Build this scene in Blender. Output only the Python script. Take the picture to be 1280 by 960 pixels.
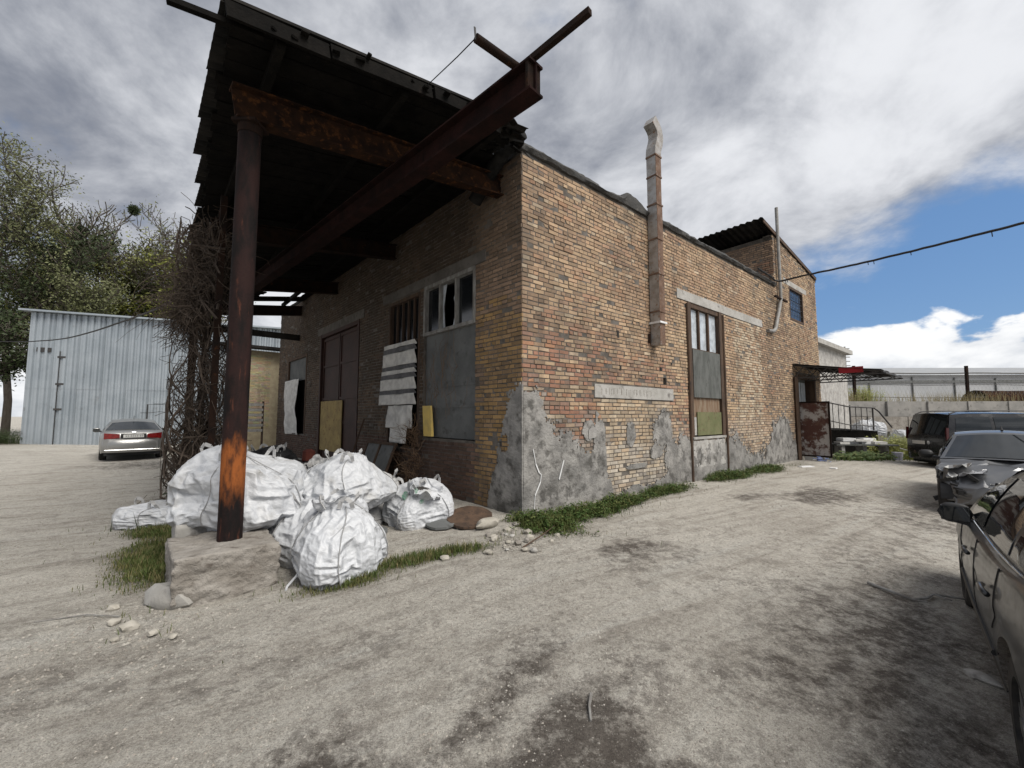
import bpy, bmesh, math, random
import numpy as np
from mathutils import Vector, Matrix, noise as mnoise

for _o in list(bpy.data.objects):
    bpy.data.objects.remove(_o)
scene = bpy.context.scene
COL = scene.collection
R = math.radians

# ------------------------------------------------------------------ camera
cam_data = bpy.data.cameras.new('camera')
cam_data.sensor_width = 36.0
cam_data.lens = 515.0 / 1280.0 * 36.0
cam_data.clip_start = 0.05
cam_data.clip_end = 3000.0
cam = bpy.data.objects.new('camera', cam_data)
COL.objects.link(cam)
cam.location = (0, 0, 1.6)
cam.rotation_euler = (R(90) + math.atan(39 / 515.0), 0, 0)
scene.camera = cam

# ------------------------------------------------------------------ world / sky
SUN_DIR = Vector((0.62, -0.52, 0.98)).normalized()          # towards the sun
SUN_EL = math.asin(SUN_DIR.z)
SUN_AZ = math.atan2(SUN_DIR.x, SUN_DIR.y)
world = bpy.data.worlds.new('World')
scene.world = world
world.use_nodes = True
wt = world.node_tree
wt.nodes.clear()


def wn(kind, **kw):
    n = wt.nodes.new(kind)
    for k, v in kw.items():
        setattr(n, k, v)
    return n


def wl_(a, b):
    wt.links.new(a, b)


def wmath(op, a, b=None, c=None, clamp=False):
    n = wn('ShaderNodeMath', operation=op, use_clamp=clamp)
    for i, x in enumerate((a, b, c)):
        if x is None:
            continue
        if isinstance(x, (int, float)):
            n.inputs[i].default_value = x
        else:
            wl_(x, n.inputs[i])
    return n.outputs[0]


def wramp(fac, a, b, lo=0.0, hi=1.0):
    n = wn('ShaderNodeMapRange', interpolation_type='SMOOTHSTEP')
    wl_(fac, n.inputs[0])
    for i, x in zip((1, 2, 3, 4), (a, b, lo, hi)):
        n.inputs[i].default_value = x
    return n.outputs[0]


def wmix(fac, a, b):
    n = wn('ShaderNodeMix', data_type='RGBA')
    if isinstance(fac, (int, float)):
        n.inputs[0].default_value = fac
    else:
        wl_(fac, n.inputs[0])
    for s, x in ((6, a), (7, b)):
        if isinstance(x, tuple):
            n.inputs[s].default_value = (*x, 1)
        else:
            wl_(x, n.inputs[s])
    return n.outputs[2]


def wnoise(vec, scale, detail, rough, dist=0.0):
    n = wn('ShaderNodeTexNoise')
    n.inputs['Scale'].default_value = scale
    n.inputs['Detail'].default_value = detail
    n.inputs['Roughness'].default_value = rough
    n.inputs['Distortion'].default_value = dist
    wl_(vec, n.inputs['Vector'])
    return n.outputs[0]


sky = wn('ShaderNodeTexSky', sky_type='NISHITA')
sky.sun_disc = False
sky.sun_elevation = SUN_EL
sky.sun_rotation = SUN_AZ
sky.air_density = 1.0
sky.dust_density = 0.4
sky.ozone_density = 2.0
tc = wn('ShaderNodeTexCoord')
sep = wn('ShaderNodeSeparateXYZ')
wl_(tc.outputs['Generated'], sep.inputs[0])
zz = wmath('ADD', wmath('MAXIMUM', sep.outputs[2], 0.0), 0.34)
comb = wn('ShaderNodeCombineXYZ')
wl_(wmath('DIVIDE', sep.outputs[0], zz), comb.inputs[0])
wl_(wmath('DIVIDE', sep.outputs[1], zz), comb.inputs[1])
comb.inputs[2].default_value = 3.7
pl = comb.outputs[0]
n_cov = wnoise(pl, 1.15, 9.0, 0.56, 0.15)
n_big = wnoise(pl, 1.0, 6.0, 0.55, 0.25)
n_fine = wnoise(pl, 2.9, 8.0, 0.6, 0.25)
# the cloud deck breaks open low towards the north-east (the blue gap in the photograph)
side = wmath('ADD', wmath('MULTIPLY', sep.outputs[0], 0.80), wmath('MULTIPLY', sep.outputs[1], 0.60))
gap = wmath('MULTIPLY', wramp(side, 0.78, 0.97), wramp(sep.outputs[2], 0.44, 0.24))
cov = wmath('SUBTRACT', wmath('ADD', n_cov, wmath('MULTIPLY', n_fine, 0.35)), wmath('MULTIPLY', gap, 0.34))
dens = wramp(cov, 0.40, 0.60)
shade = wmath('ADD', wmath('MULTIPLY', n_big, 0.62), wmath('MULTIPLY', n_fine, 0.72))
bright = wramp(wmath('ADD', shade, wmath('MULTIPLY', side, 0.03)), 0.49, 0.86)
cloud_col = wmix(bright, (2.1, 2.3, 2.8), (8.0, 8.15, 8.5))
blue = wmix(0.55, sky.outputs[0], (1.3, 3.0, 6.2))
base = wmix(dens, blue, cloud_col)
# heaped white clouds standing on the horizon
lowv = wn('ShaderNodeMapping')
lowv.inputs['Scale'].default_value = (5.0, 5.0, 11.0)
wl_(tc.outputs['Generated'], lowv.inputs['Vector'])
n_low = wnoise(lowv.outputs[0], 1.0, 9.0, 0.55, 0.2)
lowh = wmath('SUBTRACT', n_low, wmath('MULTIPLY', sep.outputs[2], 2.6))
lowm = wramp(lowh, 0.155, 0.225)
low_col = wmix(wramp(n_low, 0.38, 0.62), (5.0, 5.4, 6.1), (9.6, 9.7, 9.8))
final = wmix(lowm, base, low_col)
bg = wn('ShaderNodeBackground')
wl_(final, bg.inputs['Color'])
bg.inputs['Strength'].default_value = 0.060
wo = wn('ShaderNodeOutputWorld')
wl_(bg.outputs[0], wo.inputs['Surface'])

# ------------------------------------------------------------------ sun (behind thin cloud)
sun_data = bpy.data.lights.new('sun', 'SUN')
sun_data.energy = 2.4
sun_data.angle = R(38)
sun_data.color = (1.0, 0.95, 0.87)
sun = bpy.data.objects.new('sun', sun_data)
COL.objects.link(sun)
sun.rotation_euler = SUN_DIR.to_track_quat('Z', 'Y').to_euler()
sun.location = (6, -6, 20)

scene.view_settings.view_transform = 'Standard'
scene.view_settings.look = 'None'
scene.view_settings.exposure = 0.8
scene.view_settings.gamma = 1.0
scene.view_settings.use_curve_mapping = False
scene.render.engine = 'CYCLES'
scene.cycles.use_denoising = True
scene.cycles.max_bounces = 5
scene.cycles.diffuse_bounces = 3

# ------------------------------------------------------------------ frames of the two walls
K = np.array([0.1656, 6.6984, 0.0])                 # building corner on the ground
dR = np.array([0.77175, 0.63592, 0.0])
nR = np.array([0.63592, -0.77175, 0.0])
dL = np.array([-0.67410, 0.73864, 0.0])
nL = np.array([-0.73864, -0.67410, 0.0])
UZ = np.array([0.0, 0.0, 1.0])


def WR(u, o, z):
    """point of the right-hand wall: u along, o out of the face, z up"""
    return K + dR * u + nR * o + UZ * z


def WL(v, o, z):
    return K + dL * v + nL * o + UZ * z


def sstep(a, b, x):
    t = min(1.0, max(0.0, (x - a) / (b - a)))
    return t * t * (3 - 2 * t)


def gz(x, y):
    """ground height"""
    px, py = x - K[0], y - K[1]
    q = px * nR[0] + py * nR[1]
    o = px * nL[0] + py * nL[1]
    v = px * dL[0] + py * dL[1]
    h = -0.10 * sstep(1.5, 4.0, o) * (1 - sstep(4, 9, v)) * (1 - sstep(5, 9, q))
    h -= 0.20 * sstep(2.0, 6.5, q) * sstep(-1.5, 2.0, x)
    h += 0.10 * sstep(8, 16, o) + 0.25 * sstep(14, 26, v) * sstep(4, 12, o)
    return h


def nz(x, y=0.0, z=0.0):
    return mnoise.noise(Vector((x, y, z)))


def fbm(x, y, z=0.0, oct=4):
    return mnoise.fractal(Vector((x, y, z)), 1.0, 2.0, oct)


# ------------------------------------------------------------------ mesh builder
class MB:
    def __init__(self):
        self.v = []
        self.f = []
        self.c = []          # colour per face (optional)
        self.sm = []

    def add(self, verts, faces, col=None):
        b = len(self.v)
        self.v.extend([tuple(map(float, p)) for p in verts])
        for f in faces:
            self.f.append(tuple(b + i for i in f))
            self.c.append(col)

    def hexa(self, p, col=None):
        """8 points: 0-3 bottom ring, 4-7 top ring"""
        self.add(p, [(3, 2, 1, 0), (4, 5, 6, 7), (0, 1, 5, 4), (1, 2, 6, 5), (2, 3, 7, 6), (3, 0, 4, 7)], col)

    def fbox(self, F, a0, a1, b0, b1, c0, c1, col=None):
        """box in a frame function F(a,b,c)"""
        self.hexa([F(a0, b0, c0), F(a1, b0, c0), F(a1, b1, c0), F(a0, b1, c0),
                   F(a0, b0, c1), F(a1, b0, c1), F(a1, b1, c1), F(a0, b1, c1)], col)

    def bar(self, a, b, w, h=None, up=(0, 0, 1), col=None):
        """rectangular bar from a to b, w wide, h high along up"""
        h = w if h is None else h
        a = np.array(a, float); b = np.array(b, float)
        d = b - a
        d /= np.linalg.norm(d)
        up = np.array(up, float)
        s = np.cross(d, up)
        if np.linalg.norm(s) < 1e-4:
            s = np.cross(d, np.array([1.0, 0, 0]))
        s /= np.linalg.norm(s)
        t = np.cross(s, d)
        s = s * w / 2
        t = t * h / 2
        self.hexa([a - s - t, a + s - t, a + s + t, a - s + t, b - s - t, b + s - t, b + s + t, b - s + t], col)

    def tube(self, pts, r, n=8, col=None, cap=True):
        pts = [np.array(p, float) for p in pts]
        rs = r if isinstance(r, (list, tuple, np.ndarray)) else [r] * len(pts)
        rings = []
        prev = None
        for i, p in enumerate(pts):
            d = pts[min(i + 1, len(pts) - 1)] - pts[max(i - 1, 0)]
            L = np.linalg.norm(d)
            d = d / L if L > 1e-9 else np.array([0, 0, 1.0])
            if prev is None:
                ref = np.array([0, 0, 1.0]) if abs(d[2]) < 0.9 else np.array([1.0, 0, 0])
                s = np.cross(d, ref)
            else:
                s = prev - d * np.dot(prev, d)
            s /= np.linalg.norm(s)
            prev = s
            t = np.cross(d, s)
            rings.append([p + (s * math.cos(2 * math.pi * k / n) + t * math.sin(2 * math.pi * k / n)) * rs[i] for k in range(n)])
        b = [q for r_ in rings for q in r_]
        f = []
        for i in range(len(pts) - 1):
            for k in range(n):
                f.append((i * n + k, i * n + (k + 1) % n, (i + 1) * n + (k + 1) % n, (i + 1) * n + k))
        if cap:
            f.append(tuple(range(n - 1, -1, -1)))
            f.append(tuple((len(pts) - 1) * n + k for k in range(n)))
        self.add(b, f, col)

    def grid(self, P, col=None, closed=False):
        """P: list of rows of points"""
        nr, ncol = len(P), len(P[0])
        f = []
        for i in range(nr - 1):
            for j in range(ncol - 1 if not closed else ncol):
                j2 = (j + 1) % ncol
                f.append((i * ncol + j, i * ncol + j2, (i + 1) * ncol + j2, (i + 1) * ncol + j))
        self.add([p for r_ in P for p in r_], f, col)

    def slab(self, P, off, col=None):
        """a grid of points given thickness by the vector (or function) off"""
        nr, ncol = len(P), len(P[0])
        Q = [[np.array(p) + (off(p) if callable(off) else np.array(off)) for p in r_] for r_ in P]
        b = [p for r_ in P for p in r_] + [p for r_ in Q for p in r_]
        N = nr * ncol
        f = []
        for i in range(nr - 1):
            for j in range(ncol - 1):
                a = (i * ncol + j, i * ncol + j + 1, (i + 1) * ncol + j + 1, (i + 1) * ncol + j)
                f.append(a)
                f.append(tuple(N + k for k in reversed(a)))
        for i in range(nr - 1):
            for j in (0, ncol - 1):
                a, c = i * ncol + j, (i + 1) * ncol + j
                f.append((a, c, N + c, N + a))
        for j in range(ncol - 1):
            for i in (0, nr - 1):
                a, c = i * ncol + j, i * ncol + j + 1
                f.append((a, c, N + c, N + a))
        self.add(b, f, col)

    def xf(self, M):
        self.v = [tuple(M @ Vector(p)) for p in self.v]
        return self

    def build(self, name, mat, parent=None, origin=None, smooth=False, kind=None, recalc=True, sub=0, flat_angle=None):
        v = np.array(self.v, float).reshape(-1, 3)
        if origin is None:
            if parent is not None:
                origin = ORIG[parent.name]
            else:
                origin = np.array([(v[:, 0].min() + v[:, 0].max()) / 2, (v[:, 1].min() + v[:, 1].max()) / 2, v[:, 2].min()])
        origin = np.array(origin, float)
        me = bpy.data.meshes.new(name)
        me.from_pydata([tuple(p) for p in (v - origin)], [], self.f)
        if any(c is not None for c in self.c):
            at = me.color_attributes.new('col', 'FLOAT_COLOR', 'CORNER')
            arr = np.ones((len(me.loops), 4), np.float32)
            k = 0
            for fi, f in enumerate(self.f):
                c = self.c[fi] or (0.5, 0.5, 0.5)
                arr[k:k + len(f), :3] = c
                k += len(f)
            at.data.foreach_set('color', arr.ravel())
        if recalc:
            bm = bmesh.new()
            bm.from_mesh(me)
            bmesh.ops.recalc_face_normals(bm, faces=bm.faces)
            bm.to_mesh(me)
            bm.free()
        me.materials.append(mat)
        if smooth:
            me.polygons.foreach_set('use_smooth', [True] * len(me.polygons))
        o = bpy.data.objects.new(name, me)
        COL.objects.link(o)
        if smooth and flat_angle:
            try:
                me.set_sharp_from_angle(angle=R(flat_angle))
            except Exception:
                pass
        if parent is not None:
            o.parent = parent
            o.location = origin - ORIG[parent.name]
        else:
            o.location = origin
        ORIG[o.name] = origin
        if sub:
            m = o.modifiers.new('sub', 'SUBSURF')
            m.levels = sub
            m.render_levels = sub
        if kind:
            o['kind'] = kind
        return o


ORIG = {}


def empty(name, loc):
    o = bpy.data.objects.new(name, None)
    COL.objects.link(o)
    o.location = tuple(map(float, loc))
    o.empty_display_size = 0.3
    ORIG[o.name] = np.array(loc, float)
    return o


def tag(o, label, cat, group=None):
    o['label'] = label
    o['category'] = cat
    if group:
        o['group'] = group
    return o


# ------------------------------------------------------------------ materials
def new_mat(name):
    m = bpy.data.materials.new(name)
    m.use_nodes = True
    m.node_tree.nodes.clear()
    return m, m.node_tree


def mixc(nt, fac, a, b, mode='MIX'):
    n = nt.nodes.new('ShaderNodeMix')
    n.data_type = 'RGBA'
    n.blend_type = mode
    if isinstance(fac, (int, float)):
        n.inputs[0].default_value = fac
    else:
        nt.links.new(fac, n.inputs[0])
    for s, x in ((6, a), (7, b)):
        if isinstance(x, tuple):
            n.inputs[s].default_value = (*x[:3], 1)
        else:
            nt.links.new(x, n.inputs[s])
    return n.outputs[2]


def noise_fac(nt, scale, lo, hi, detail=6, rough=0.6, stretch=None, dist=0.0, seed=0.0):
    g = nt.nodes.new('ShaderNodeNewGeometry')
    mp = nt.nodes.new('ShaderNodeMapping')
    mp.inputs['Location'].default_value = (seed, seed * 1.7, seed * 0.6)
    if stretch:
        mp.inputs['Scale'].default_value = stretch
    nt.links.new(g.outputs['Position'], mp.inputs['Vector'])
    n = nt.nodes.new('ShaderNodeTexNoise')
    n.inputs['Scale'].default_value = scale
    n.inputs['Detail'].default_value = detail
    n.inputs['Roughness'].default_value = rough
    n.inputs['Distortion'].default_value = dist
    nt.links.new(mp.outputs[0], n.inputs['Vector'])
    r = nt.nodes.new('ShaderNodeMapRange')
    r.interpolation_type = 'SMOOTHSTEP'
    nt.links.new(n.outputs[0], r.inputs[0])
    r.inputs[1].default_value = lo
    r.inputs[2].default_value = hi
    return r.outputs[0], n.outputs[0]


def finish(nt, color, rough=0.8, metal=0.0, bumps=(), spec=0.5, coat=0.0, trans=0.0, alpha=None):
    p = nt.nodes.new('ShaderNodeBsdfPrincipled')
    o = nt.nodes.new('ShaderNodeOutputMaterial')
    nt.links.new(p.outputs[0], o.inputs['Surface'])
    if isinstance(color, tuple):
        p.inputs['Base Color'].default_value = (*color[:3], 1)
    else:
        nt.links.new(color, p.inputs['Base Color'])
    if isinstance(rough, (int, float)):
        p.inputs['Roughness'].default_value = rough
    else:
        nt.links.new(rough, p.inputs['Roughness'])
    if isinstance(metal, (int, float)):
        p.inputs['Metallic'].default_value = metal
    else:
        nt.links.new(metal, p.inputs['Metallic'])
    p.inputs['Specular IOR Level'].default_value = spec
    p.inputs['Coat Weight'].default_value = coat
    p.inputs['Transmission Weight'].default_value = trans
    prev = None
    for h, strength, dist in bumps:
        b = nt.nodes.new('ShaderNodeBump')
        b.inputs['Strength'].default_value = strength
        b.inputs['Distance'].default_value = dist
        nt.links.new(h, b.inputs['Height'])
        if prev is not None:
            nt.links.new(prev, b.inputs['Normal'])
        prev = b.outputs[0]
    if prev is not None:
        nt.links.new(prev, p.inputs['Normal'])
    return p


def simple(name, c1, c2=None, c3=None, scale=3.0, rough=0.85, metal=0.0, bump=0.3, bdist=0.01, bscale=40.0,
           stretch=None, lo=0.35, hi=0.65, spec=0.4, coat=0.0, lo3=0.55, hi3=0.72, scale3=None):
    m, nt = new_mat(name)
    col = c1
    if c2 is not None:
        f, _ = noise_fac(nt, scale, lo, hi, stretch=stretch)
        col = mixc(nt, f, c1, c2)
    if c3 is not None:
        f, _ = noise_fac(nt, scale3 or scale * 2.3, lo3, hi3, stretch=stretch, seed=5.3)
        col = mixc(nt, f, col, c3)
    bl = []
    if bump:
        _, h = noise_fac(nt, bscale, 0, 1, detail=5, seed=2.1, stretch=stretch)
        bl = [(h, bump, bdist)]
    finish(nt, col, rough, metal, bl, spec, coat)
    return m


def attr_mat(name, dirt=(0.06, 0.055, 0.05), dirt_amt=0.55, rough=0.9, bscale=60, bump=0.5, grain=0.35):
    m, nt = new_mat(name)
    a = nt.nodes.new('ShaderNodeAttribute')
    a.attribute_name = 'col'
    f, _ = noise_fac(nt, 38, 0.3, 0.75, detail=4)
    c = mixc(nt, f, a.outputs['Color'], (0.5, 0.5, 0.5), 'MULTIPLY')
    c = mixc(nt, grain, a.outputs['Color'], c)
    f2, _ = noise_fac(nt, 1.1, 0.48, 0.78, detail=8, rough=0.65, seed=3.3)
    mlt = nt.nodes.new('ShaderNodeMath'); mlt.operation = 'MULTIPLY'
    nt.links.new(f2, mlt.inputs[0]); mlt.inputs[1].default_value = dirt_amt
    c = mixc(nt, mlt.outputs[0], c, dirt)
    f3, _ = noise_fac(nt, 2.4, 0.50, 0.74, detail=6, rough=0.6, seed=6.6, stretch=(1, 1, 0.14))
    m3 = nt.nodes.new('ShaderNodeMath'); m3.operation = 'MULTIPLY'
    nt.links.new(f3, m3.inputs[0]); m3.inputs[1].default_value = 0.45
    c = mixc(nt, m3.outputs[0], c, dirt)
    _, h = noise_fac(nt, bscale, 0, 1, detail=5)
    finish(nt, c, rough, 0.0, [(h, bump, 0.006)], 0.25)
    return m


M = {}
M['brick'] = attr_mat('brick_faces')
M['mortar'] = simple('mortar', (0.075, 0.066, 0.057), (0.14, 0.125, 0.11), scale=4, bump=0.7, bscale=70)
M['plaster'] = simple('cement_render', (0.17, 0.165, 0.158), (0.30, 0.29, 0.275), (0.09, 0.086, 0.08), scale=2.8, bump=1.0, bdist=0.02, bscale=22, scale3=4.4, lo3=0.47, hi3=0.66)
M['white_plaster'] = simple('pale_render', (0.42, 0.41, 0.39), (0.27, 0.26, 0.25), (0.18, 0.15, 0.12), scale=3.5, bump=0.8, bscale=30)
M['concrete'] = simple('concrete', (0.30, 0.29, 0.27), (0.40, 0.39, 0.37), (0.17, 0.16, 0.15), scale=2.5, bump=0.6, bscale=35)
M['old_concrete'] = simple('weathered_concrete', (0.20, 0.182, 0.16), (0.29, 0.27, 0.245), (0.10, 0.083, 0.07), scale=4, bump=1.0, bdist=0.03, bscale=18)
M['shade_dark_concrete'] = simple('shade_dark_concrete', (0.085, 0.078, 0.07), (0.13, 0.12, 0.11), (0.05, 0.045, 0.04), scale=3, bump=0.6)  # darker copy of the concrete, with the canopy's shade in its colour
M['bitumen'] = simple('bitumen_felt', (0.03, 0.03, 0.03), (0.05, 0.048, 0.045), (0.08, 0.076, 0.07), scale=5, bump=0.9, bdist=0.02, bscale=22, rough=0.8)
M['shade_dark_wood'] = simple('shade_dark_boards', (0.005, 0.0047, 0.0045), (0.010, 0.009, 0.008), (0.02, 0.016, 0.014), scale=4, bump=0.8, bscale=30, stretch=(1, 1, 1), lo3=.6, hi3=.8, spec=0.06)  # near-black base: deep shade under the canopy is put into the colour
M['roof_sheet'] = simple('old_roof_sheet', (0.014, 0.014, 0.014), (0.028, 0.026, 0.024), scale=3, bump=0.4, spec=0.06)
M['rust_dark'] = simple('dark_rusty_steel', (0.014, 0.011, 0.010), (0.026, 0.015, 0.011), (0.07, 0.03, 0.014), scale=4, bump=0.5, bscale=60, lo3=.6, hi3=.75, spec=0.06)
M['rust_beam'] = simple('rusty_beam_steel', (0.016, 0.010, 0.008), (0.034, 0.017, 0.010), (0.09, 0.038, 0.015), scale=5, bump=0.5, bscale=60, lo3=.52, hi3=.7, spec=0.06)
M['rust_red'] = simple('red_lead_steel', (0.012, 0.007, 0.0065), (0.022, 0.010, 0.009), (0.007, 0.006, 0.006), scale=4, bump=0.4, spec=0.06)
M['steel_dark'] = simple('dark_steel', (0.03, 0.03, 0.032), (0.05, 0.045, 0.042), scale=8, bump=0.2, rough=0.6)
M['galv'] = simple('galvanised_duct', (0.36, 0.35, 0.34), (0.25, 0.23, 0.21), (0.22, 0.13, 0.08), scale=6, bump=0.25, rough=0.5, metal=0.35, lo3=.56, hi3=.7)
M['duct_side'] = simple('rusty_duct_flank', (0.10, 0.055, 0.035), (0.16, 0.10, 0.07), (0.20, 0.18, 0.17), scale=6, bump=0.3)
M['grey_pipe'] = simple('grey_pipe', (0.28, 0.28, 0.27), (0.20, 0.19, 0.18), scale=7, bump=0.2, rough=0.6)
M['black_pipe'] = simple('tarred_pipe', (0.012, 0.012, 0.012), (0.025, 0.024, 0.023), scale=6, bump=0.3, spec=0.06)
M['dark_wood'] = simple('rotten_frame_wood', (0.05, 0.032, 0.022), (0.09, 0.055, 0.035), (0.03, 0.022, 0.018), scale=8, bump=0.6, stretch=(1, 1, 0.2))
M['grey_wood'] = simple('grey_painted_wood', (0.26, 0.26, 0.25), (0.15, 0.14, 0.13), scale=9, bump=0.5, stretch=(1, 1, 0.3))
M['ply_grey'] = simple('grey_board', (0.10, 0.105, 0.105), (0.14, 0.145, 0.145), (0.07, 0.07, 0.068), scale=2.2, bump=0.35)
M['ply_dark'] = simple('weathered_plywood', (0.075, 0.08, 0.075), (0.115, 0.12, 0.115), (0.05, 0.05, 0.048), scale=5, bump=0.4, stretch=(1, 1, .4))
M['green_sheet'] = simple('faded_green_sheet', (0.115, 0.125, 0.055), (0.15, 0.15, 0.075), (0.10, 0.06, 0.035), scale=4, bump=0.3)
M['rust_sheet'] = simple('rust_streaked_sheet', (0.15, 0.085, 0.05), (0.22, 0.17, 0.12), (0.09, 0.045, 0.025), scale=5, bump=0.4, stretch=(2, 2, 0.4))
M['door_brown'] = simple('red_brown_door_paint', (0.030, 0.012, 0.009), (0.045, 0.018, 0.013), (0.018, 0.009, 0.008), scale=2, bump=0.3, rough=0.6)
M['door_yellow'] = simple('ochre_primer', (0.36, 0.27, 0.11), (0.27, 0.20, 0.09), (0.16, 0.08, 0.04), scale=4, bump=0.3)
M['yellow_foam'] = simple('yellow_board', (0.60, 0.44, 0.13), (0.48, 0.36, 0.13), scale=6, bump=0.3)
M['dirt_ground'] = None
M['inside_shade'] = simple('painted_inside_shade', (0.02, 0.018, 0.016), (0.03, 0.027, 0.024), bump=0)  # near-black colour standing in for shade inside holes and sack mouths
M['white_paint'] = simple('white_paint', (0.72, 0.73, 0.74), (0.6, 0.6, 0.6), scale=5, bump=0.1)
M['cloth_white'] = simple('white_curtain', (0.66, 0.65, 0.62), (0.50, 0.49, 0.47), scale=6, bump=0.4, bscale=90)
M['cloth_stripe'] = simple('dark_cloth_stripe', (0.09, 0.09, 0.095), (0.14, 0.14, 0.145), scale=6, bump=0.3)
M['wire'] = simple('black_cable', (0.012, 0.012, 0.013), None, bump=0, rough=0.6)


def glass_mat(name, tint=(0.6, 0.65, 0.68), rough=0.08, mixf=0.75):
    """dusty window glass: mostly a dark reflecting sheet"""
    m, nt = new_mat(name)
    f, _ = noise_fac(nt, 6, 0.35, 0.75)
    c = mixc(nt, f, tint, tuple(0.6 * x for x in tint))
    finish(nt, c, rough, 0.0, [], 0.8)
    return m


M['glass_dark'] = glass_mat('dark_pane', (0.012, 0.014, 0.016), 0.12)
M['glass_blue'] = glass_mat('blue_pane', (0.07, 0.11, 0.19), 0.12)
M['glass_milk'] = glass_mat('milky_pane', (0.52, 0.57, 0.62), 0.3)
M['car_glass'] = glass_mat('car_glass', (0.015, 0.018, 0.02), 0.03)
M['plastic_black'] = simple('black_plastic', (0.015, 0.015, 0.016), None, bump=0.1, rough=0.55)
M['tyre'] = simple('tyre_rubber', (0.018, 0.018, 0.018), (0.05, 0.045, 0.04), scale=9, bump=0.3, rough=0.9)
# ------------------------------------------------------------------ ground
def ground_mat():
    m, nt = new_mat('packed_sand_and_gravel')
    a = nt.nodes.new('ShaderNodeAttribute'); a.attribute_name = 'wet'
    sepc = nt.nodes.new('ShaderNodeSeparateColor'); nt.links.new(a.outputs['Color'], sepc.inputs[0])
    f1, _ = noise_fac(nt, 0.55, 0.3, 0.7, detail=8, rough=0.65)
    c = mixc(nt, f1, (0.55, 0.518, 0.462), (0.66, 0.63, 0.57))
    f2, _ = noise_fac(nt, 2.2, 0.48, 0.72, detail=8, rough=0.7, seed=4.2)
    c = mixc(nt, f2, c, (0.42, 0.39, 0.345))
    # wheel-worn streaks along the lane
    g = nt.nodes.new('ShaderNodeNewGeometry')
    mp = nt.nodes.new('ShaderNodeMapping')
    mp.inputs['Rotation'].default_value = (0, 0, -math.atan2(dR[1], dR[0]) + 0.12)
    nt.links.new(g.outputs['Position'], mp.inputs['Vector'])
    mp2 = nt.nodes.new('ShaderNodeMapping')
    mp2.inputs['Scale'].default_value = (0.22, 3.2, 1)
    nt.links.new(mp.outputs[0], mp2.inputs['Vector'])
    n = nt.nodes.new('ShaderNodeTexNoise')
    n.inputs['Scale'].default_value = 1.6; n.inputs['Detail'].default_value = 9; n.inputs['Roughness'].default_value = 0.62
    n.inputs['Distortion'].default_value = 0.5
    nt.links.new(mp2.outputs[0], n.inputs['Vector'])
    r = nt.nodes.new('ShaderNodeMapRange'); r.inputs[1].default_value = 0.50; r.inputs[2].default_value = 0.78
    nt.links.new(n.outputs[0], r.inputs[0])
    c = mixc(nt, r.outputs[0], c, (0.34, 0.31, 0.27))
    r2 = nt.nodes.new('ShaderNodeMapRange'); r2.inputs[1].default_value = 0.46; r2.inputs[2].default_value = 0.30
    nt.links.new(n.outputs[0], r2.inputs[0])
    c = mixc(nt, r2.outputs[0], c, (0.62, 0.60, 0.55))
    # damp, oily and brown soil patches
    fw, _ = noise_fac(nt, 7, 0.36, 0.62, detail=9, rough=0.78, seed=7.7)
    ml = nt.nodes.new('ShaderNodeMath'); ml.operation = 'MULTIPLY_ADD'; ml.use_clamp = True
    nt.links.new(sepc.outputs[0], ml.inputs[0]); ml.inputs[1].default_value = 1.3
    ms = nt.nodes.new('ShaderNodeMath'); ms.operation = 'MULTIPLY_ADD'
    nt.links.new(fw, ms.inputs[0]); ms.inputs[1].default_value = 0.95; ms.inputs[2].default_value = -0.66
    nt.links.new(ms.outputs[0], ml.inputs[2])
    m3 = nt.nodes.new('ShaderNodeMath'); m3.operation = 'MULTIPLY'
    nt.links.new(ml.outputs[0], m3.inputs[0])
    mg = nt.nodes.new('ShaderNodeMath'); mg.operation = 'MINIMUM'; nt.links.new(sepc.outputs[0], mg.inputs[0]); mg.inputs[1].default_value = 1
    m3.inputs[1].default_value = 0.92
    c = mixc(nt, m3.outputs[0], c, (0.12, 0.103, 0.09))
    # soil under the grass
    c = mixc(nt, sepc.outputs[1], c, (0.105, 0.092, 0.062))
    # grit
    v = nt.nodes.new('ShaderNodeTexVoronoi'); v.inputs['Scale'].default_value = 75
    nt.links.new(g.outputs['Position'], v.inputs['Vector'])
    rr = nt.nodes.new('ShaderNodeMapRange'); rr.inputs[1].default_value = 0.35; rr.inputs[2].default_value = 0.05
    nt.links.new(v.outputs['Distance'], rr.inputs[0])
    sc = nt.nodes.new('ShaderNodeSeparateColor'); nt.links.new(v.outputs['Color'], sc.inputs[0])
    rs = nt.nodes.new('ShaderNodeMapRange'); rs.inputs[1].default_value = 0.72; rs.inputs[2].default_value = 0.95
    nt.links.new(sc.outputs[0], rs.inputs[0])
    mm = nt.nodes.new('ShaderNodeMath'); mm.operation = 'MULTIPLY'
    nt.links.new(rr.outputs[0], mm.inputs[0]); nt.links.new(rs.outputs[0], mm.inputs[1])
    m5 = nt.nodes.new('ShaderNodeMath'); m5.operation = 'MULTIPLY'; nt.links.new(mm.outputs[0], m5.inputs[0]); m5.inputs[1].default_value = 0.9
    c = mixc(nt, m5.outputs[0], c, (0.66, 0.64, 0.60))
    rs2 = nt.nodes.new('ShaderNodeMapRange'); rs2.inputs[1].default_value = 0.30; rs2.inputs[2].default_value = 0.05
    nt.links.new(sc.outputs[0], rs2.inputs[0])
    mm2 = nt.nodes.new('ShaderNodeMath'); mm2.operation = 'MULTIPLY'
    nt.links.new(rr.outputs[0], mm2.inputs[0]); nt.links.new(rs2.outputs[0], mm2.inputs[1])
    c = mixc(nt, mm2.outputs[0], c, (0.13, 0.12, 0.105))
    f5, h5 = noise_fac(nt, 130, 0.4, 0.62, detail=4, rough=0.7, seed=1.1)
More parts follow.
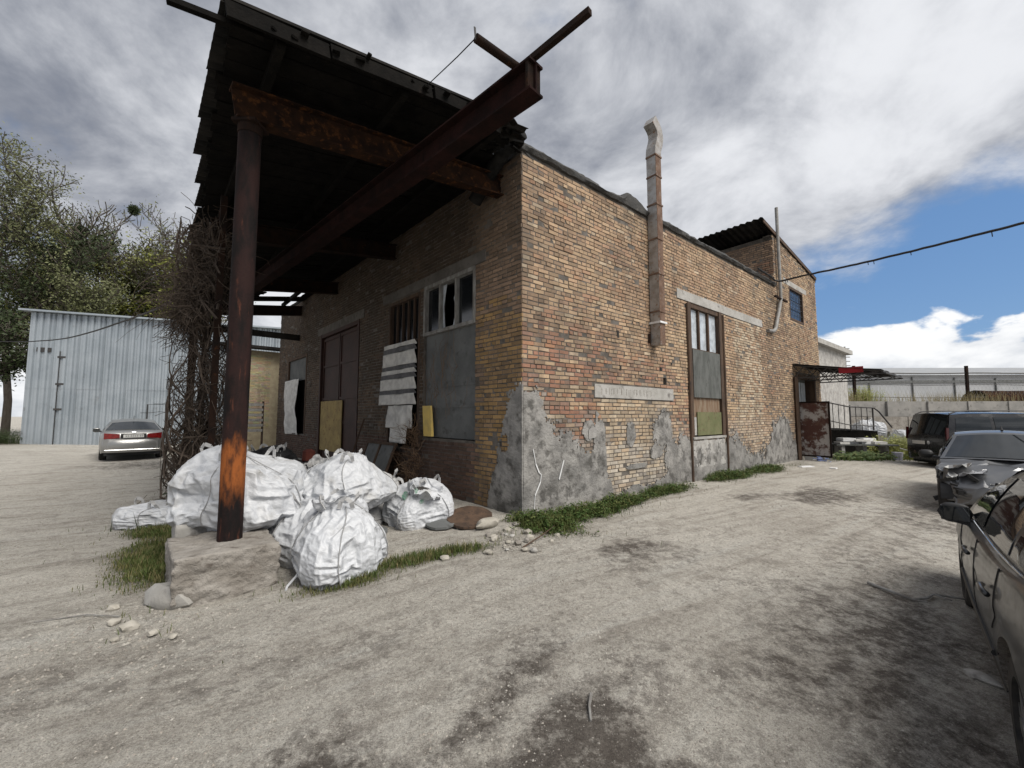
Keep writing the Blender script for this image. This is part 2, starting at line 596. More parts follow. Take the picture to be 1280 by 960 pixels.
    c = mixc(nt, 0.55, c, mixc(nt, f5, c, (0.36, 0.36, 0.36), 'MULTIPLY'))
    f6, h6 = noise_fac(nt, 34, 0.42, 0.60, detail=6, rough=0.75, seed=6.1)
    c = mixc(nt, 0.45, c, mixc(nt, f6, c, (0.45, 0.44, 0.43), 'MULTIPLY'))
    f7, h7 = noise_fac(nt, 11, 0.55, 0.66, detail=7, rough=0.75, seed=9.1)
    c = mixc(nt, 0.4, c, mixc(nt, f7, c, (0.45, 0.42, 0.40), 'MULTIPLY'))
    _, h1 = noise_fac(nt, 9, 0, 1, detail=9, rough=0.72)
    finish(nt, c, 0.95, 0.0, [(h1, 0.9, 0.06), (h6, 0.8, 0.02), (h5, 0.7, 0.012), (mm.outputs[0], 0.6, 0.012)], 0.15)
    return m


M['ground'] = ground_mat()

WET = [  # x, y, rx, ry, angle, strength
    (2.75, 3.15, 0.62, 1.15, 48, 0.62), (2.2, 2.3, 0.42, 0.9, 48, 0.6), (1.45, 5.15, 0.28, 0.5, 60, 0.8),
    (1.75, 4.75, 0.18, 0.6, 60, 0.4), (0.30, 2.25, 0.22, 0.8, 40, 0.9), (-0.25, 2.35, 0.12, 0.9, 35, 0.7), (-0.55, 1.95, 0.5, 0.25, 10, 0.9),
    (4.3, 4.9, 0.5, 1.4, 48, 0.3), (6.2, 8.4, 0.5, 0.9, 50, 0.8), (-1.6, 2.9, 0.25, 0.6, 70, 0.25), (4.6, 8.2, .25, .5, 60, .6),
    (7.0, 7.0, 0.8, 1.6, 48, 0.5), (-2.9, 2.7, 0.3, 0.7, 60, 0.25), (0.55, 1.75, 0.5, 0.4, 0, 0.8), (-11.9, 13.6, 1.2, 1.2, 0, 0.6), (0.0, 3.0, 0.1, 0.6, 40, 0.35)]
GRASS = [  # x, y, rx, ry, angle
    (-4.15, 4.95, 0.42, 1.15, -44, 1.0), (-5.45, 6.7, 0.48, 1.3, -42, 1.0), (-0.95, 4.85, 0.20, 0.85, 62, 0.9), (-1.65, 4.2, 0.16, 0.45, 62, 0.8),
    (0.45, 6.15, 0.38, 0.7, -40, 1.0), (1.15, 6.75, 0.33, 0.9, -50.5 + 101, 1.0), (2.0, 7.6, 0.28, 0.8, 50.5, 0.9), (3.2, 8.75, 0.26, 0.9, 50.5, 0.8),
    (5.6, 10.75, 0.35, 1.0, 50.5, 0.9), (7.4, 12.2, 0.40, 1.1, 50.5, 0.6), (-0.15, 5.65, 0.2, 0.35, 60, 0.35), (9.3, 13.6, 0.4, 0.8, 50, 0.5), (-25.3, 20.0, 1.5, 2.5, 0, 1.0)]


def blob(x, y, e):
    a = R(e[4])
    dx, dy = x - e[0], y - e[1]
    s = dx * math.sin(a) + dy * math.cos(a)
    t = dx * math.cos(a) - dy * math.sin(a)
    return (t / e[2]) ** 2 + (s / e[3]) ** 2


def wetness(x, y):
    w = 0.0
    j = 0.8 * fbm(x * 1.6, y * 1.6, 2.0, 5)
    for e in WET:
        d = blob(x, y, e)
        if d < 6:
            w = max(w, e[5] * (1 - sstep(0.25, 1.9, math.sqrt(d) + j)))
    return w


def grassness(x, y):
    w = 0.0
    j = 0.45 * fbm(x * 1.9, y * 1.9, 7.0, 3)
    for e in GRASS:
        d = blob(x, y, e)
        if d < 5:
            w = max(w, e[5] * (1 - sstep(0.45, 1.35, math.sqrt(d) + j)))
    return w


def relief(x, y):
    d = math.hypot(x, y - 4)
    h = 0.0
    if d < 40:
        h += 0.016 * fbm(x * 0.9, y * 0.9, 0, 3)
    if d < 16:
        s = x * 0.72 + y * 0.69
        t = -x * 0.69 + y * 0.72
        h += 0.010 * fbm(s * 0.7, t * 4.5, 3.0, 4)
        h += 0.007 * fbm(x * 7, y * 7, 9.0, 3)
    return h


def ground_z(x, y):
    return gz(x, y) + relief(x, y)


def make_ground():
    N = 430
    ts = np.linspace(-1, 1, N)
    b = 6.0
    xs = 2.0 * np.sinh(b * ts)
    cx, cy = 0.0, 4.0
    verts = []
    cols = np.zeros((N * N, 4), np.float32)
    cols[:, 3] = 1
    for j in range(N):
        y = cy + xs[j]
        for i in range(N):
            x = cx + xs[i]
            d = abs(xs[i]) + abs(xs[j])
            if d < 60:
                verts.append((x, y, ground_z(x, y)))
                if d < 45:
                    cols[j * N + i, 0] = wetness(x, y)
                    cols[j * N + i, 1] = 0.85 * grassness(x, y)
            else:
                verts.append((x, y, gz(x, y)))
    idx = np.arange(N * N).reshape(N, N)
    f = np.stack([idx[:-1, :-1], idx[:-1, 1:], idx[1:, 1:], idx[1:, :-1]], -1).reshape(-1, 4)
    me = bpy.data.meshes.new('ground')
    me.from_pydata(verts, [], f.tolist())
    at = me.color_attributes.new('wet', 'FLOAT_COLOR', 'POINT')
    at.data.foreach_set('color', cols.ravel())
    me.materials.append(M['ground'])
    me.polygons.foreach_set('use_smooth', [True] * len(me.polygons))
    o = bpy.data.objects.new('ground', me)
    COL.objects.link(o)
    o['kind'] = 'structure'
    return o


make_ground()
# ------------------------------------------------------------------ brick building
building = empty('brick_building', WR(4, -4, 0))
tag(building, 'old brick workshop with patched render, boarded windows and a raised far end', 'building')
C_BUFF = (0.49, 0.36, 0.235); C_TAN = (0.37, 0.25, 0.165); C_RED = (0.31, 0.135, 0.095); C_ORANGE = (0.40, 0.19, 0.11)
C_PALE = (0.56, 0.48, 0.36); C_DARK = (0.155, 0.115, 0.085); C_OCHRE = (0.36, 0.23, 0.10); C_BROWN = (0.22, 0.155, 0.115); C_PURP = (0.22, 0.125, 0.105)


def lerp3(a, b, t):
    return tuple(x + (y - x) * t for x, y in zip(a, b))


def col_R(u, z, rnd):
    n1 = fbm(u * 0.55, z * 0.55, 1.5, 4)
    n2 = fbm(u * 0.9, z * 1.3, 8.5, 4)
    c = lerp3(C_TAN, C_BUFF, min(1, max(0, 0.50 + 1.1 * n1 + rnd.uniform(-.5, .5))))
    red = 1.35 * sstep(3.7, 2.6, z) * sstep(2.7, 1.2, u) + 0.55 * sstep(0.6, 0.1, abs(z - 2.55)) * sstep(5.8, 3.5, u)
    red += 0.5 * sstep(0.25, 0.6, n2)
    red += 0.6 * sstep(0.7, 0.2, abs(u - 5.0)) * sstep(2.8, 2.0, z)
    if rnd.random() < 0.22 + 0.70 * min(1, red):
        c = lerp3(c, rnd.choice([C_RED, C_ORANGE, C_RED, C_BROWN, C_PURP, C_BUFF]), min(0.85, 0.25 + red * 0.6))
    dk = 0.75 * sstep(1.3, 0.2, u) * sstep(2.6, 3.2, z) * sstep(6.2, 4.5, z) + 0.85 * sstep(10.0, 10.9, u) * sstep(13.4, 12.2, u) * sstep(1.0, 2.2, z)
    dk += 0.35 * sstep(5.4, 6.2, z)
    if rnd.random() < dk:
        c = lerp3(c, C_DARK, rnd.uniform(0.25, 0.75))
    if 8.2 < u < 10.2 and z < 4.45 and rnd.random() < 0.7:
        c = lerp3(c, C_PALE, rnd.uniform(0.4, 1.0))
    if 2.0 < u < 4.55 and z < 1.92:
        c = lerp3(lerp3(C_BUFF, C_PALE, rnd.random()), C_DARK, rnd.choice([0, 0, .15, .3]))
        if z < 1.0:
            c = lerp3(c, (0.55, 0.53, 0.48), rnd.uniform(0.1, 0.8))
    if 4.55 < u < 13.2 and z < 1.5:
        c = lerp3(c, (0.44, 0.36, 0.30), rnd.uniform(0.0, 0.6))
    if u < 13.3 and z < 2.3 and not in_render_R(u, z):
        nb_ = sum(in_render_R(u + a_, z + b_) for a_, b_ in ((0, -.12), (0, -.25), (.15, 0), (-.15, 0), (0, .1)))
        if nb_ and rnd.random() < .25 + .18 * nb_:
            c = lerp3(c, (0.27, 0.26, 0.245), rnd.uniform(.4, .95))
    if rnd.random() < 0.05:
        c = lerp3(c, C_PALE, 0.6)
    if rnd.random() < 0.06:
        c = lerp3(c, C_DARK, 0.6)
    c = lerp3(c, (0.37, 0.265, 0.18), 0.22)
    k = rnd.uniform(0.78, 1.14)
    return tuple(min(1, x * k) for x in c)


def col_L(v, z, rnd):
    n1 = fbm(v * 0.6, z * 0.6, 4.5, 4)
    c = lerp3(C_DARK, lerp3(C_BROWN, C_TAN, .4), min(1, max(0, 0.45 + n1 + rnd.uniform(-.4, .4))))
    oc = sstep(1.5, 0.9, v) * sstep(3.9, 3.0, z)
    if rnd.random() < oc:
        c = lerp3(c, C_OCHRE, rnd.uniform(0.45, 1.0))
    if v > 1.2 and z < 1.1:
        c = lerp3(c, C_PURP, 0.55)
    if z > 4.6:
        c = lerp3(c, C_DARK, 0.55)  # bricks above the windows darkened as shade below the roof
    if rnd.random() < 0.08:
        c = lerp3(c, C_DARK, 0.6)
    k = rnd.uniform(0.78, 1.15) * (1.0 - 0.52 * sstep(0.9, 1.7, v))  # past the corner the brick colour is darkened to paint canopy shade
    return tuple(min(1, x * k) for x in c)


def col_U(u, z, rnd):
    c = lerp3(C_TAN, C_BROWN, rnd.random())
    if z < 7.2 and rnd.random() < .3:
        c = lerp3(c, C_ORANGE, .4)
    k = rnd.uniform(0.8, 1.15)
    return tuple(min(1, x * k) for x in c)


# --- cement render: uneven proud sheet with a broken outline
def in_render_R(u, z):
    e = 0.30 * fbm(u * 2.2, z * 2.2, 5.0, 6) + 0.15 * nz(u * 9, z * 9) + 0.13 * nz(u * 22, z * 22, 4)
    pts = [(0, 2.02), (0.32, 2.0), (0.45, 1.72), (0.62, 1.60), (0.9, 1.32), (1.3, 1.10), (1.75, 1.08), (1.84, 1.66), (2.08, 1.60), (2.14, 0.55),
           (2.35, 0.10), (3.6, 0.12), (4.3, 0.30), (4.6, 0.95), (5.0, 1.18), (5.45, 0.85), (7.4, 0.9), (8.1, 1.05), (8.5, 0.6), (9.9, 0.35), (10.5, 0.6),
           (10.9, 1.35), (12.3, 1.55), (12.6, 0.9), (13.4, 0.2), (20, 0)]
    h = 0
    for (a, b), (c, d) in zip(pts, pts[1:]):
        if a <= u <= c:
            h = b + (d - b) * (u - a) / (c - a)
            break
    if z < h + e * (0.9 if h > 0.3 else 0.3):
        return True
    for (cu, cz, ru, rz) in ((2.95, 1.22, 0.14, 0.24), (4.2, 1.25, 0.36, 0.42), (3.9, 0.80, 0.25, 0.16), (1.62, 1.33, 0.16, 0.16), (3.1, 0.55, 0.4, 0.05), (4.45, .75, .25, .35)):
        if ((u - cu) / ru) ** 2 + ((z - cz) / rz) ** 2 + e * 3 < 1:
            return True
    return False


COURSE = 0.0765


def make_bricks(F, u0, u1, z0, ztop, openings, colfn, seed, skip=None):
    """list of bricks (verts, faces, colour, centre) laid on the face of frame F"""
    rnd = random.Random(seed)
    out = []
    row = 0
    z = z0
    while z < (ztop(0) if callable(ztop) else ztop) + 2.5:
        header = row % 3 == 2
        L = 0.125 if header else 0.252
        u = u0 + (0.0 if row % 2 == 0 else (0.0 - 0.13)) + rnd.uniform(-.012, .012)
        u = max(u, u0 - 0.008)
        first = True
        while u < u1:
            l = L
            if first and row % 2 == 1:
                l = 0.125 if not header else 0.19
            first = False
            a, b = u, min(u + l - 0.011, u1)
            u += l + 0.0
            if b - a < 0.05:
                continue
            zt = ztop((a + b) / 2) if callable(ztop) else ztop
            lo, hi = z + 0.005, z + COURSE - 0.006
            if hi > zt:
                continue
            segs = [(a, b)]
            for (oa, ob, oz0, oz1) in openings:
                ns = []
                for (s, e) in segs:
                    if hi <= oz0 or lo >= oz1 or e <= oa or s >= ob:
                        ns.append((s, e))
                        continue
                    if s < oa:
                        ns.append((s, min(e, oa)))
                    if e > ob:
                        ns.append((max(s, ob), e))
                segs = ns
            for (s, e) in segs:
                if e - s < 0.04:
                    continue
                cu, cz = (s + e) / 2, (lo + hi) / 2
                if skip and skip(cu, cz, rnd):
                    continue
                d = rnd.uniform(0.003, 0.014) + (rnd.random() < 0.09) * rnd.uniform(-0.018, 0.008)
                t = rnd.uniform(-0.0025, 0.0025)
                t2 = rnd.uniform(-0.003, 0.003)
                bv = 0.004
                j = [rnd.uniform(-.004, .004) for _ in range(8)]
                if rnd.random() < 0.12:
                    q_ = rnd.randrange(4) * 2      # a knocked-off corner
                    j[q_] += (1 if q_ in (0, 6) else -1) * rnd.uniform(.01, .03)
                    j[q_ + 1] += (1 if q_ in (0, 2) else -1) * rnd.uniform(.005, .02)
                wob = 0.012 * nz(cu * .8, cz * .25, seed) + 0.005 * nz(cu * 2.5, cz, seed + 3)
                lo_, hi_ = lo, hi
                lo, hi = lo + wob, hi + wob
                p = [F(s, -0.02, lo + t), F(e, -0.02, lo - t), F(e, -0.02, hi - t), F(s, -0.02, hi + t),
                     F(s + bv + j[0], d + t2, lo + t + bv + j[1]), F(e - bv + j[2], d - t2, lo - t + bv + j[3]),
                     F(e - bv + j[4], d - t2 + t, hi - t - bv + j[5]), F(s + bv + j[6], d + t2 + t, hi + t - bv + j[7])]
                lo, hi = lo_, hi_
                out.append((p, [(4, 5, 6, 7), (0, 1, 5, 4), (1, 2, 6, 5), (2, 3, 7, 6), (3, 0, 4, 7)], colfn(cu, cz, rnd), F(cu, d, cz)))
        z += COURSE
        row += 1
    return out


def wall_core(F, u0, u1, zb, zt, openings, depth):
    us = sorted({u0, u1, *[o[0] for o in openings], *[o[1] for o in openings]})
    zs = sorted({zb, zt, *[o[2] for o in openings], *[o[3] for o in openings]})
    us = [x for x in us if u0 <= x <= u1]; zs = [x for x in zs if zb <= x <= zt]
    mb = MB()

    def solid(i, j):
        if i < 0 or j < 0 or i >= len(us) - 1 or j >= len(zs) - 1:
            return False
        cu, cz = (us[i] + us[i + 1]) / 2, (zs[j] + zs[j + 1]) / 2
        return not any(o[0] < cu < o[1] and o[2] < cz < o[3] for o in openings)
    for i in range(len(us) - 1):
        for j in range(len(zs) - 1):
            if not solid(i, j):
                continue
            a, b, c, d = us[i], us[i + 1], zs[j], zs[j + 1]
            mb.add([F(a, 0, c), F(b, 0, c), F(b, 0, d), F(a, 0, d)], [(0, 1, 2, 3)])
            mb.add([F(a, -depth, c), F(b, -depth, c), F(b, -depth, d), F(a, -depth, d)], [(3, 2, 1, 0)])
            for (di, dj, p, q) in ((-1, 0, (a, c), (a, d)), (1, 0, (b, c), (b, d)), (0, -1, (a, c), (b, c)), (0, 1, (a, d), (b, d))):
                if not solid(i + di, j + dj):
                    mb.add([F(p[0], 0, p[1]), F(q[0], 0, q[1]), F(q[0], -depth, q[1]), F(p[0], -depth, p[1])], [(0, 1, 2, 3)])
    return mb


# openings: (from, to, low, high)
OPEN_R = [(5.50, 7.36, 1.06, 4.46), (13.42, 15.75, -0.3, 3.15), (13.15, 14.75, 5.15, 6.42), (4.28, 4.42, 2.30, 2.46)]
LINT_R = (4.98, 10.37, 4.462, 4.70)
OPEN_L = [(1.26, 3.14, 1.12, 4.44), (3.30, 4.86, 0.85, 4.40), (6.70, 10.05, -0.3, 4.35), (11.55, 14.1, 0.9, 3.9)]
LINT_L = (0.95, 5.2, 4.445, 4.66)
ZTOP = 6.12


def skip_R(u, z, rnd):
    if LINT_R[0] - .0 < u < LINT_R[1] and LINT_R[2] < z < LINT_R[3]:
        return True
    if 1.80 < u < 4.68 and 1.935 < z < 2.205:
        return True
    return rnd.random() < 0.004


def skip_L(v, z, rnd):
    if LINT_L[0] < v < LINT_L[1] and LINT_L[2] < z < LINT_L[3]:
        return True
    return rnd.random() < 0.01


wR = wall_core(WR, 0.0, 16.5, -0.4, ZTOP, OPEN_R, 0.38).build('wall', M['mortar'], building)
wR['label'] = 'buff and red brick wall along the lane'
wL = wall_core(WL, 0.0, 15.6, -0.4, ZTOP - .05, OPEN_L, 0.38).build('wall', M['mortar'], building)
wL['label'] = 'dim brick wall under the canopy'
# rear walls and roof slab close the dark interior
mb = MB()
mb.fbox(WR, 16.2, 16.48, -14, -0.385, -0.4, ZTOP)
a, b = WR(16.4, -14, 0), WL(15.4, -0.4, 0)
mb.bar((a[0], a[1], 2.9), (b[0], b[1], 2.9), 0.3, 6.4)
mb.build('rear_wall', M['mortar'], building)
mb = MB()
pts = [WL(15.4, -.3, 0), WL(.3, -.3, 0), WR(16.3, -.3, 0), WR(16.4, -14, 0)]
mb.hexa([(*p[:2], 5.85) for p in pts] + [(*p[:2], 6.0) for p in pts])
mb.build('roof', M['bitumen'], building)


def upper_top(u):
    return 8.02 - (u - 11.72) * (0.68 / 4.78)


# raised far end: front face continues the lane wall; its end face looks towards the corner
def WU(a, o, z):      # a inwards from the lane face, o towards the corner
    return WR(11.72 - o, -a, z)


bR = make_bricks(WR, 0.0, 16.5, -0.30, lambda u: ZTOP if u < 11.72 else upper_top(u), OPEN_R, col_R, 11, skip_R)
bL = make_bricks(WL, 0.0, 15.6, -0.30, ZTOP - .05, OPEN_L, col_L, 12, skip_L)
bU = make_bricks(WU, 0.0, 4.0, ZTOP - 0.3, 7.85, [], col_U, 13)
camp = np.array([0, 0, 1.6])


def lay(bricks, wall, n_single):
    """the largest-looking bricks are parts of their own, the rest one joined part"""
    def size(b):
        d = b[3] - camp
        w = np.linalg.norm(np.cross(b[0][5] - b[0][4], d)) / np.dot(d, d)
        return -w if b[3][2] < 6 else 0
    # prefer bricks not hidden by the canopy and bags
    order = sorted(range(len(bricks)), key=lambda i: size(bricks[i]))
    single = set(order[:n_single])
    mb = MB()
    for i, (p, f, c, ctr) in enumerate(bricks):
        if i in single:
            m1 = MB(); m1.add(p, f, c)
            m1.build('brick', M['brick'], wall, origin=ctr, recalc=False)
        else:
            mb.add(p, f, c)
    o = mb.build('brickwork', M['brick'], wall, recalc=False)
    o['kind'] = 'stuff'


lay(bR, wR, 300)
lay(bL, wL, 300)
mb = wall_core(WR, 11.72, 16.5, ZTOP, 7.3, OPEN_R, 0.3)
mb.add([WR(11.72, 0, 7.3), WR(16.5, 0, 7.3), WR(16.5, 0, upper_top(16.5)), WR(11.72, 0, 8.0), WR(11.72, -.3, 7.3), WR(16.5, -.3, 7.3), WR(16.5, -.3, upper_top(16.5)), WR(11.72, -.3, 8.0)],
       [(0, 1, 2, 3), (7, 6, 5, 4), (1, 5, 6, 2), (0, 3, 7, 4), (3, 2, 6, 7)])
mb.fbox(WU, 0.003, 4.0, -0.3, 0.0, ZTOP - .3, 7.95)
mb.fbox(WR, 16.2, 16.498, -4.0, -0.3, ZTOP - .3, 7.3)
wU = mb.build('upper_wall', M['mortar'], building)
lay(bU, wU, 0)
# window opening in the upper wall is laid on top of the core: reveal box, see window below

# --- concrete lintels
mb = MB(); mb.fbox(WR, LINT_R[0], 7.55, -0.1, 0.022, LINT_R[2], LINT_R[3]); mb.build('lintel', M['concrete'], building)
mb = MB(); mb.fbox(WR, 7.56, LINT_R[1], -0.1, 0.016, LINT_R[2], LINT_R[3] - .01); mb.build('lintel', M['concrete'], building)
mb = MB(); mb.fbox(WR, 1.81, 4.67, -0.1, 0.026, 1.94, 2.20)
lo = mb.build('lintel', M['concrete'], building)
mb = MB(); mb.fbox(WL, LINT_L[0], LINT_L[1], -0.1, 0.02, LINT_L[2], LINT_L[3]); mb.build('lintel', M['shade_dark_concrete'], building)
mb = MB(); mb.fbox(WL, 6.4, 10.4, -0.1, 0.02, 4.352, 4.6); mb.build('lintel', M['shade_dark_concrete'], building)


# --- cement render sheets
def in_render_L(v, z):
    e = 0.28 * fbm(v * 2.2, z * 2.2, 9.0, 6) + 0.15 * nz(v * 9, z * 9) + 0.13 * nz(v * 22, z * 22, 4)
    h = 2.02 - 0.15 * sstep(0, .25, v) - 1.2 * sstep(0.25, 0.75, v) - 0.9 * sstep(0.6, 1.0, v)
    if ((v - 0.42) / .1) ** 2 + ((z - 1.12) / .14) ** 2 < 1 + 2 * e:
        return False
    return z < h + e


def render_sheet(F, test, u0, u1, z0, z1, cell, amp, extra=None):
    nu, nzc = int((u1 - u0) / cell), int((z1 - z0) / cell)
    keep = [[test(u0 + (i + .5) * cell, z0 + (j + .5) * cell) for j in range(nzc)] for i in range(nu)]
    mb = MB()
    vid = {}

    def vert(i, j, back):
        k = (i, j, back)
        if k not in vid:
            u, z = u0 + i * cell, z0 + j * cell
            ju, jz = 0.4 * cell * nz(i * 3.1, j * 2.7, 1), 0.4 * cell * nz(i * 2.3, j * 3.7, 5)
            if i == 0:
                ju = 0
            o = -0.01 if back else 0.027 + amp * fbm(u * 3.0, z * 3.0, 2, 4) + 0.003 * nz(u * 25, z * 25)
            # feather the sheet towards its broken edge
            vid[k] = len(mb.v)
            mb.v.append(tuple(F(u + ju, max(o, 0.019) if not back else o, z + jz)))
        return vid[k]
    for i in range(nu):
        for j in range(nzc):
            if not keep[i][j]:
                continue
            mb.f.append((vert(i, j, 0), vert(i + 1, j, 0), vert(i + 1, j + 1, 0), vert(i, j + 1, 0))); mb.c.append(None)
            for di, dj, p, q in ((-1, 0, (i, j), (i, j + 1)), (1, 0, (i + 1, j), (i + 1, j + 1)), (0, -1, (i, j), (i + 1, j)), (0, 1, (i, j + 1), (i + 1, j + 1))):
                a, b = i + di, j + dj
                if not (0 <= a < nu and 0 <= b < nzc and keep[a][b]):
                    mb.f.append((vert(*p, 0), vert(*q, 0), vert(*q, 1), vert(*p, 1))); mb.c.append(None)
    return mb


render_sheet(WR, lambda u, z: in_render_R(u, z) and not any(o[0] - .02 < u < o[1] + .02 and o[2] < z < o[3] for o in OPEN_R), -0.02, 13.4, -0.35, 2.4, 0.025, 0.010).build('cement_render', M['plaster'], building)
render_sheet(WL, lambda v, z: in_render_L(v, z), -0.02, 1.2, -0.35, 2.3, 0.035, 0.010).build('cement_render', M['plaster'], building)
# paler render under the tall window
render_sheet(WR, lambda u, z: z < 0.98 + .03 * nz(u * 3, z), 5.55, 7.32, 0.3, 1.05, 0.06, 0.004).build('pale_render', M['white_plaster'], building)
mb = MB(); mb.fbox(WR, 5.52, 7.34, -0.2, 0.05, 1.0, 1.058); mb.build('sill', M['concrete'], building)

# --- bitumen capping of the parapet
def capping(F, u0, u1, zfun, w=0.5, over=0.05):
    n = int((u1 - u0) / 0.06)
    P = []
    for i in range(n + 1):
        u = u0 + (u1 - u0) * i / n
        z = zfun(u)
        e = lambda k: 0.028 * fbm(u * 2.2, k * 3.1, 3, 4) + 0.012 * nz(u * 12, k)
        P.append([F(u, -0.02, ZTOP - .03), F(u, over + e(1), ZTOP - .02 + e(2)), F(u, over + .03 + e(3), z - .07 + e(4)), F(u, over - .02 + e(5), z + e(6)),
                  F(u, -w * .5, z + .03 + e(7)), F(u, -w, z - .01 + e(8)), F(u, -w - .02, z - .25)])
    mb = MB()
    mb.grid(P)
    nP = len(P[0])
    mb.f.append(tuple(range(nP))); mb.c.append(None)
    k = (len(P) - 1) * nP
    mb.f.append(tuple(k + i for i in range(nP))); mb.c.append(None)
    return mb


capping(WR, -0.06, 11.7, lambda u: 6.235 + 0.16 * (sstep(2.75, 3.0, u) - sstep(3.25, 3.75, u)) + .03 * nz(u * .7)).build('parapet_capping', M['bitumen'], building, smooth=True, flat_angle=40)
capping(WL, -0.02, 15.5, lambda u: 6.2 + .03 * nz(u * .7)).build('parapet_capping', M['bitumen'], building, smooth=True, flat_angle=40)
mb = MB()
for (u, z, w_, h_) in ((2.55, 3.18, .07, .15), (2.62, 2.52, .06, .10), (4.25, 2.82, .05, .06), (4.62, 2.78, .05, .05), (4.15, 2.62, .08, .07), (3.35, 2.42, .05, .05)):
    mb.fbox(WR, u, u + w_, -0.03, 0.016, z, z + h_)
mb.build('putlog_shade', M['inside_shade'], building)  # solid dark blocks on the face, painted as shade within small holes

# --- tall window on the lane wall
wn_ = MB()
for (a, b) in ((5.50, 5.62), (7.20, 7.36)):
    wn_.fbox(WR, a, b, -0.16, 0.03, 1.06, 4.46)
wn_.fbox(WR, 5.62, 7.20, -0.16, 0.0, 4.34, 4.46)
wn_.fbox(WR, 5.62, 7.20, -0.16, -0.02, 3.24, 3.30)
for x in (6.14, 6.66):
    wn_.fbox(WR, x - .03, x + .03, -0.14, -0.02, 3.30, 4.34)
win = wn_.build('window', M['dark_wood'], building)
for a, b in ((5.63, 6.11), (6.17, 6.63), (6.69, 7.19)):
    m1 = MB(); m1.fbox(WR, a, b, -0.10, -0.085, 3.31, 4.33); m1.build('pane', M['glass_milk'], win)
for a, b, c, d in ((5.70, 7.24, 2.05, 3.27),):
    m1 = MB(); m1.fbox(WR, a, b, -0.01, 0.012, c, d); m1.build('plywood_board', M['ply_dark'], win)
m1 = MB(); m1.fbox(WR, 5.62, 7.20, -0.06, -0.04, 1.55, 3.24); m1.build('rusty_sheet', M['rust_sheet'], win)
m1 = MB(); m1.fbox(WR, 5.86, 7.22, -0.03, -0.005, 1.09, 1.68); m1.build('green_sheet', M['green_sheet'], win)
m1 = MB(); m1.fbox(WR, 5.63, 5.85, -0.05, -0.03, 1.10, 1.55); m1.build('white_board', M['white_plaster'], win)
# wooden posts running down to the ground beside the window
for x in (5.43, 7.40):
    m1 = MB()
    P = [WR(x + .02 * nz(z, x), 0.035, z) for z in np.linspace(-0.2, 4.4, 12)]
    m1.tube(P, [0.035 + .008 * nz(i * 2.1, x) for i in range(12)], 6)
    m1.build('post', M['dark_wood'], building)

# --- upper window with a grille of blue panes
m1 = MB()
m1.fbox(WR, 13.15, 14.75, -0.02, -0.005, 5.15, 6.42)
mb = MB()
for a, b, c, d in ((13.15, 13.23, 5.15, 6.42), (14.67, 14.75, 5.15, 6.42), (13.23, 14.67, 6.34, 6.42), (13.23, 14.67, 5.15, 5.23)):
    mb.fbox(WR, a, b, -0.12, 0.01, c, d)
uw = mb.build('window', M['dark_wood'], building)
for i in range(3):
    for j in range(3):
        m1 = MB()
        a, c = 13.24 + i * .48, 5.24 + j * .37
        m1.fbox(WR, a, a + .45, -0.08, -0.06, c, c + .345)
        m1.build('pane', M['glass_blue'], uw)
mb = MB()
for i in range(1, 8):
    mb.fbox(WR, 13.23 + i * .18 - .006, 13.23 + i * .18 + .006, -.03, -.018, 5.23, 6.34)
for j in range(1, 5):
    mb.fbox(WR, 13.23, 14.67, -.017, -.008, 5.23 + j * .22 - .006, 5.23 + j * .22 + .006)
mb.build('grille', M['steel_dark'], uw)
mb = MB(); mb.fbox(WR, 12.6, 15.2, -.05, .015, 6.43, 6.62); mb.build('lintel', M['concrete'], building)

# --- roof of the raised end: corrugated sheet with an overhang
mb = MB()
P = []
n = 60
for i in range(n + 1):
    t = i / n
    a = -0.06 + t * 4.2              # inwards
    w = 0.03 * math.sin(i * math.pi / 1.5)
    P.append([WR(u, -a, upper_top(u) + 0.10 + w) for u in np.linspace(10.7, 16.56, 8)])
mb.slab(P, (0, 0, 0.012))
ur = mb.build('roof', M['roof_sheet'], building, smooth=False)
mb = MB()
for a in (0.0, 1.3, 2.6, 3.9):
    mb.bar(WR(10.9, -a - .05, upper_top(10.9) + .01), WR(16.7, -a - .05, upper_top(16.7) + .01), 0.08, 0.1)
mb.build('rafter', M['shade_dark_wood'], ur)
mb = MB(); mb.bar(WR(10.8, 0.05, upper_top(10.8) + .03), WR(16.52, 0.05, upper_top(16.52) + .03), 0.03, 0.10); mb.build('fascia', M['dark_wood'], ur)

# --- left wall windows and door under the canopy
mb = MB()
for a, b in ((1.26, 1.33), (3.07, 3.14)):
    mb.fbox(WL, a, b, -0.14, 0.02, 3.40, 4.44)
mb.fbox(WL, 1.33, 3.07, -0.14, 0.02, 4.36, 4.44)
mb.fbox(WL, 1.26, 3.14, -0.14, 0.025, 3.33, 3.40)
for x in (1.93, 2.52):
    mb.fbox(WL, x - .03, x + .03, -.12, 0.0, 3.40, 4.36)
w1 = mb.build('window', M['grey_wood'], building)
m1 = MB(); m1.fbox(WL, 1.34, 1.89, -.08, -.07, 3.42, 4.35); m1.build('pane', M['glass_dark'], w1)
m1 = MB(); m1.fbox(WL, 2.56, 3.06, -.08, -.07, 3.42, 4.35); m1.build('pane', M['glass_dark'], w1)
m1 = MB()   # broken pane: jagged shards left in the sash
m1.add([WL(1.97, -.075, 3.42), WL(2.12, -.075, 3.42), WL(2.02, -.075, 3.75), WL(2.10, -.075, 4.0), WL(1.97, -.075, 4.2)], [(0, 1, 2, 3, 4)])
m1.add([WL(2.49, -.075, 3.42), WL(2.40, -.075, 3.42), WL(2.46, -.075, 3.9), WL(2.35, -.075, 4.35), WL(2.49, -.075, 4.35)], [(0, 1, 2, 3, 4)])
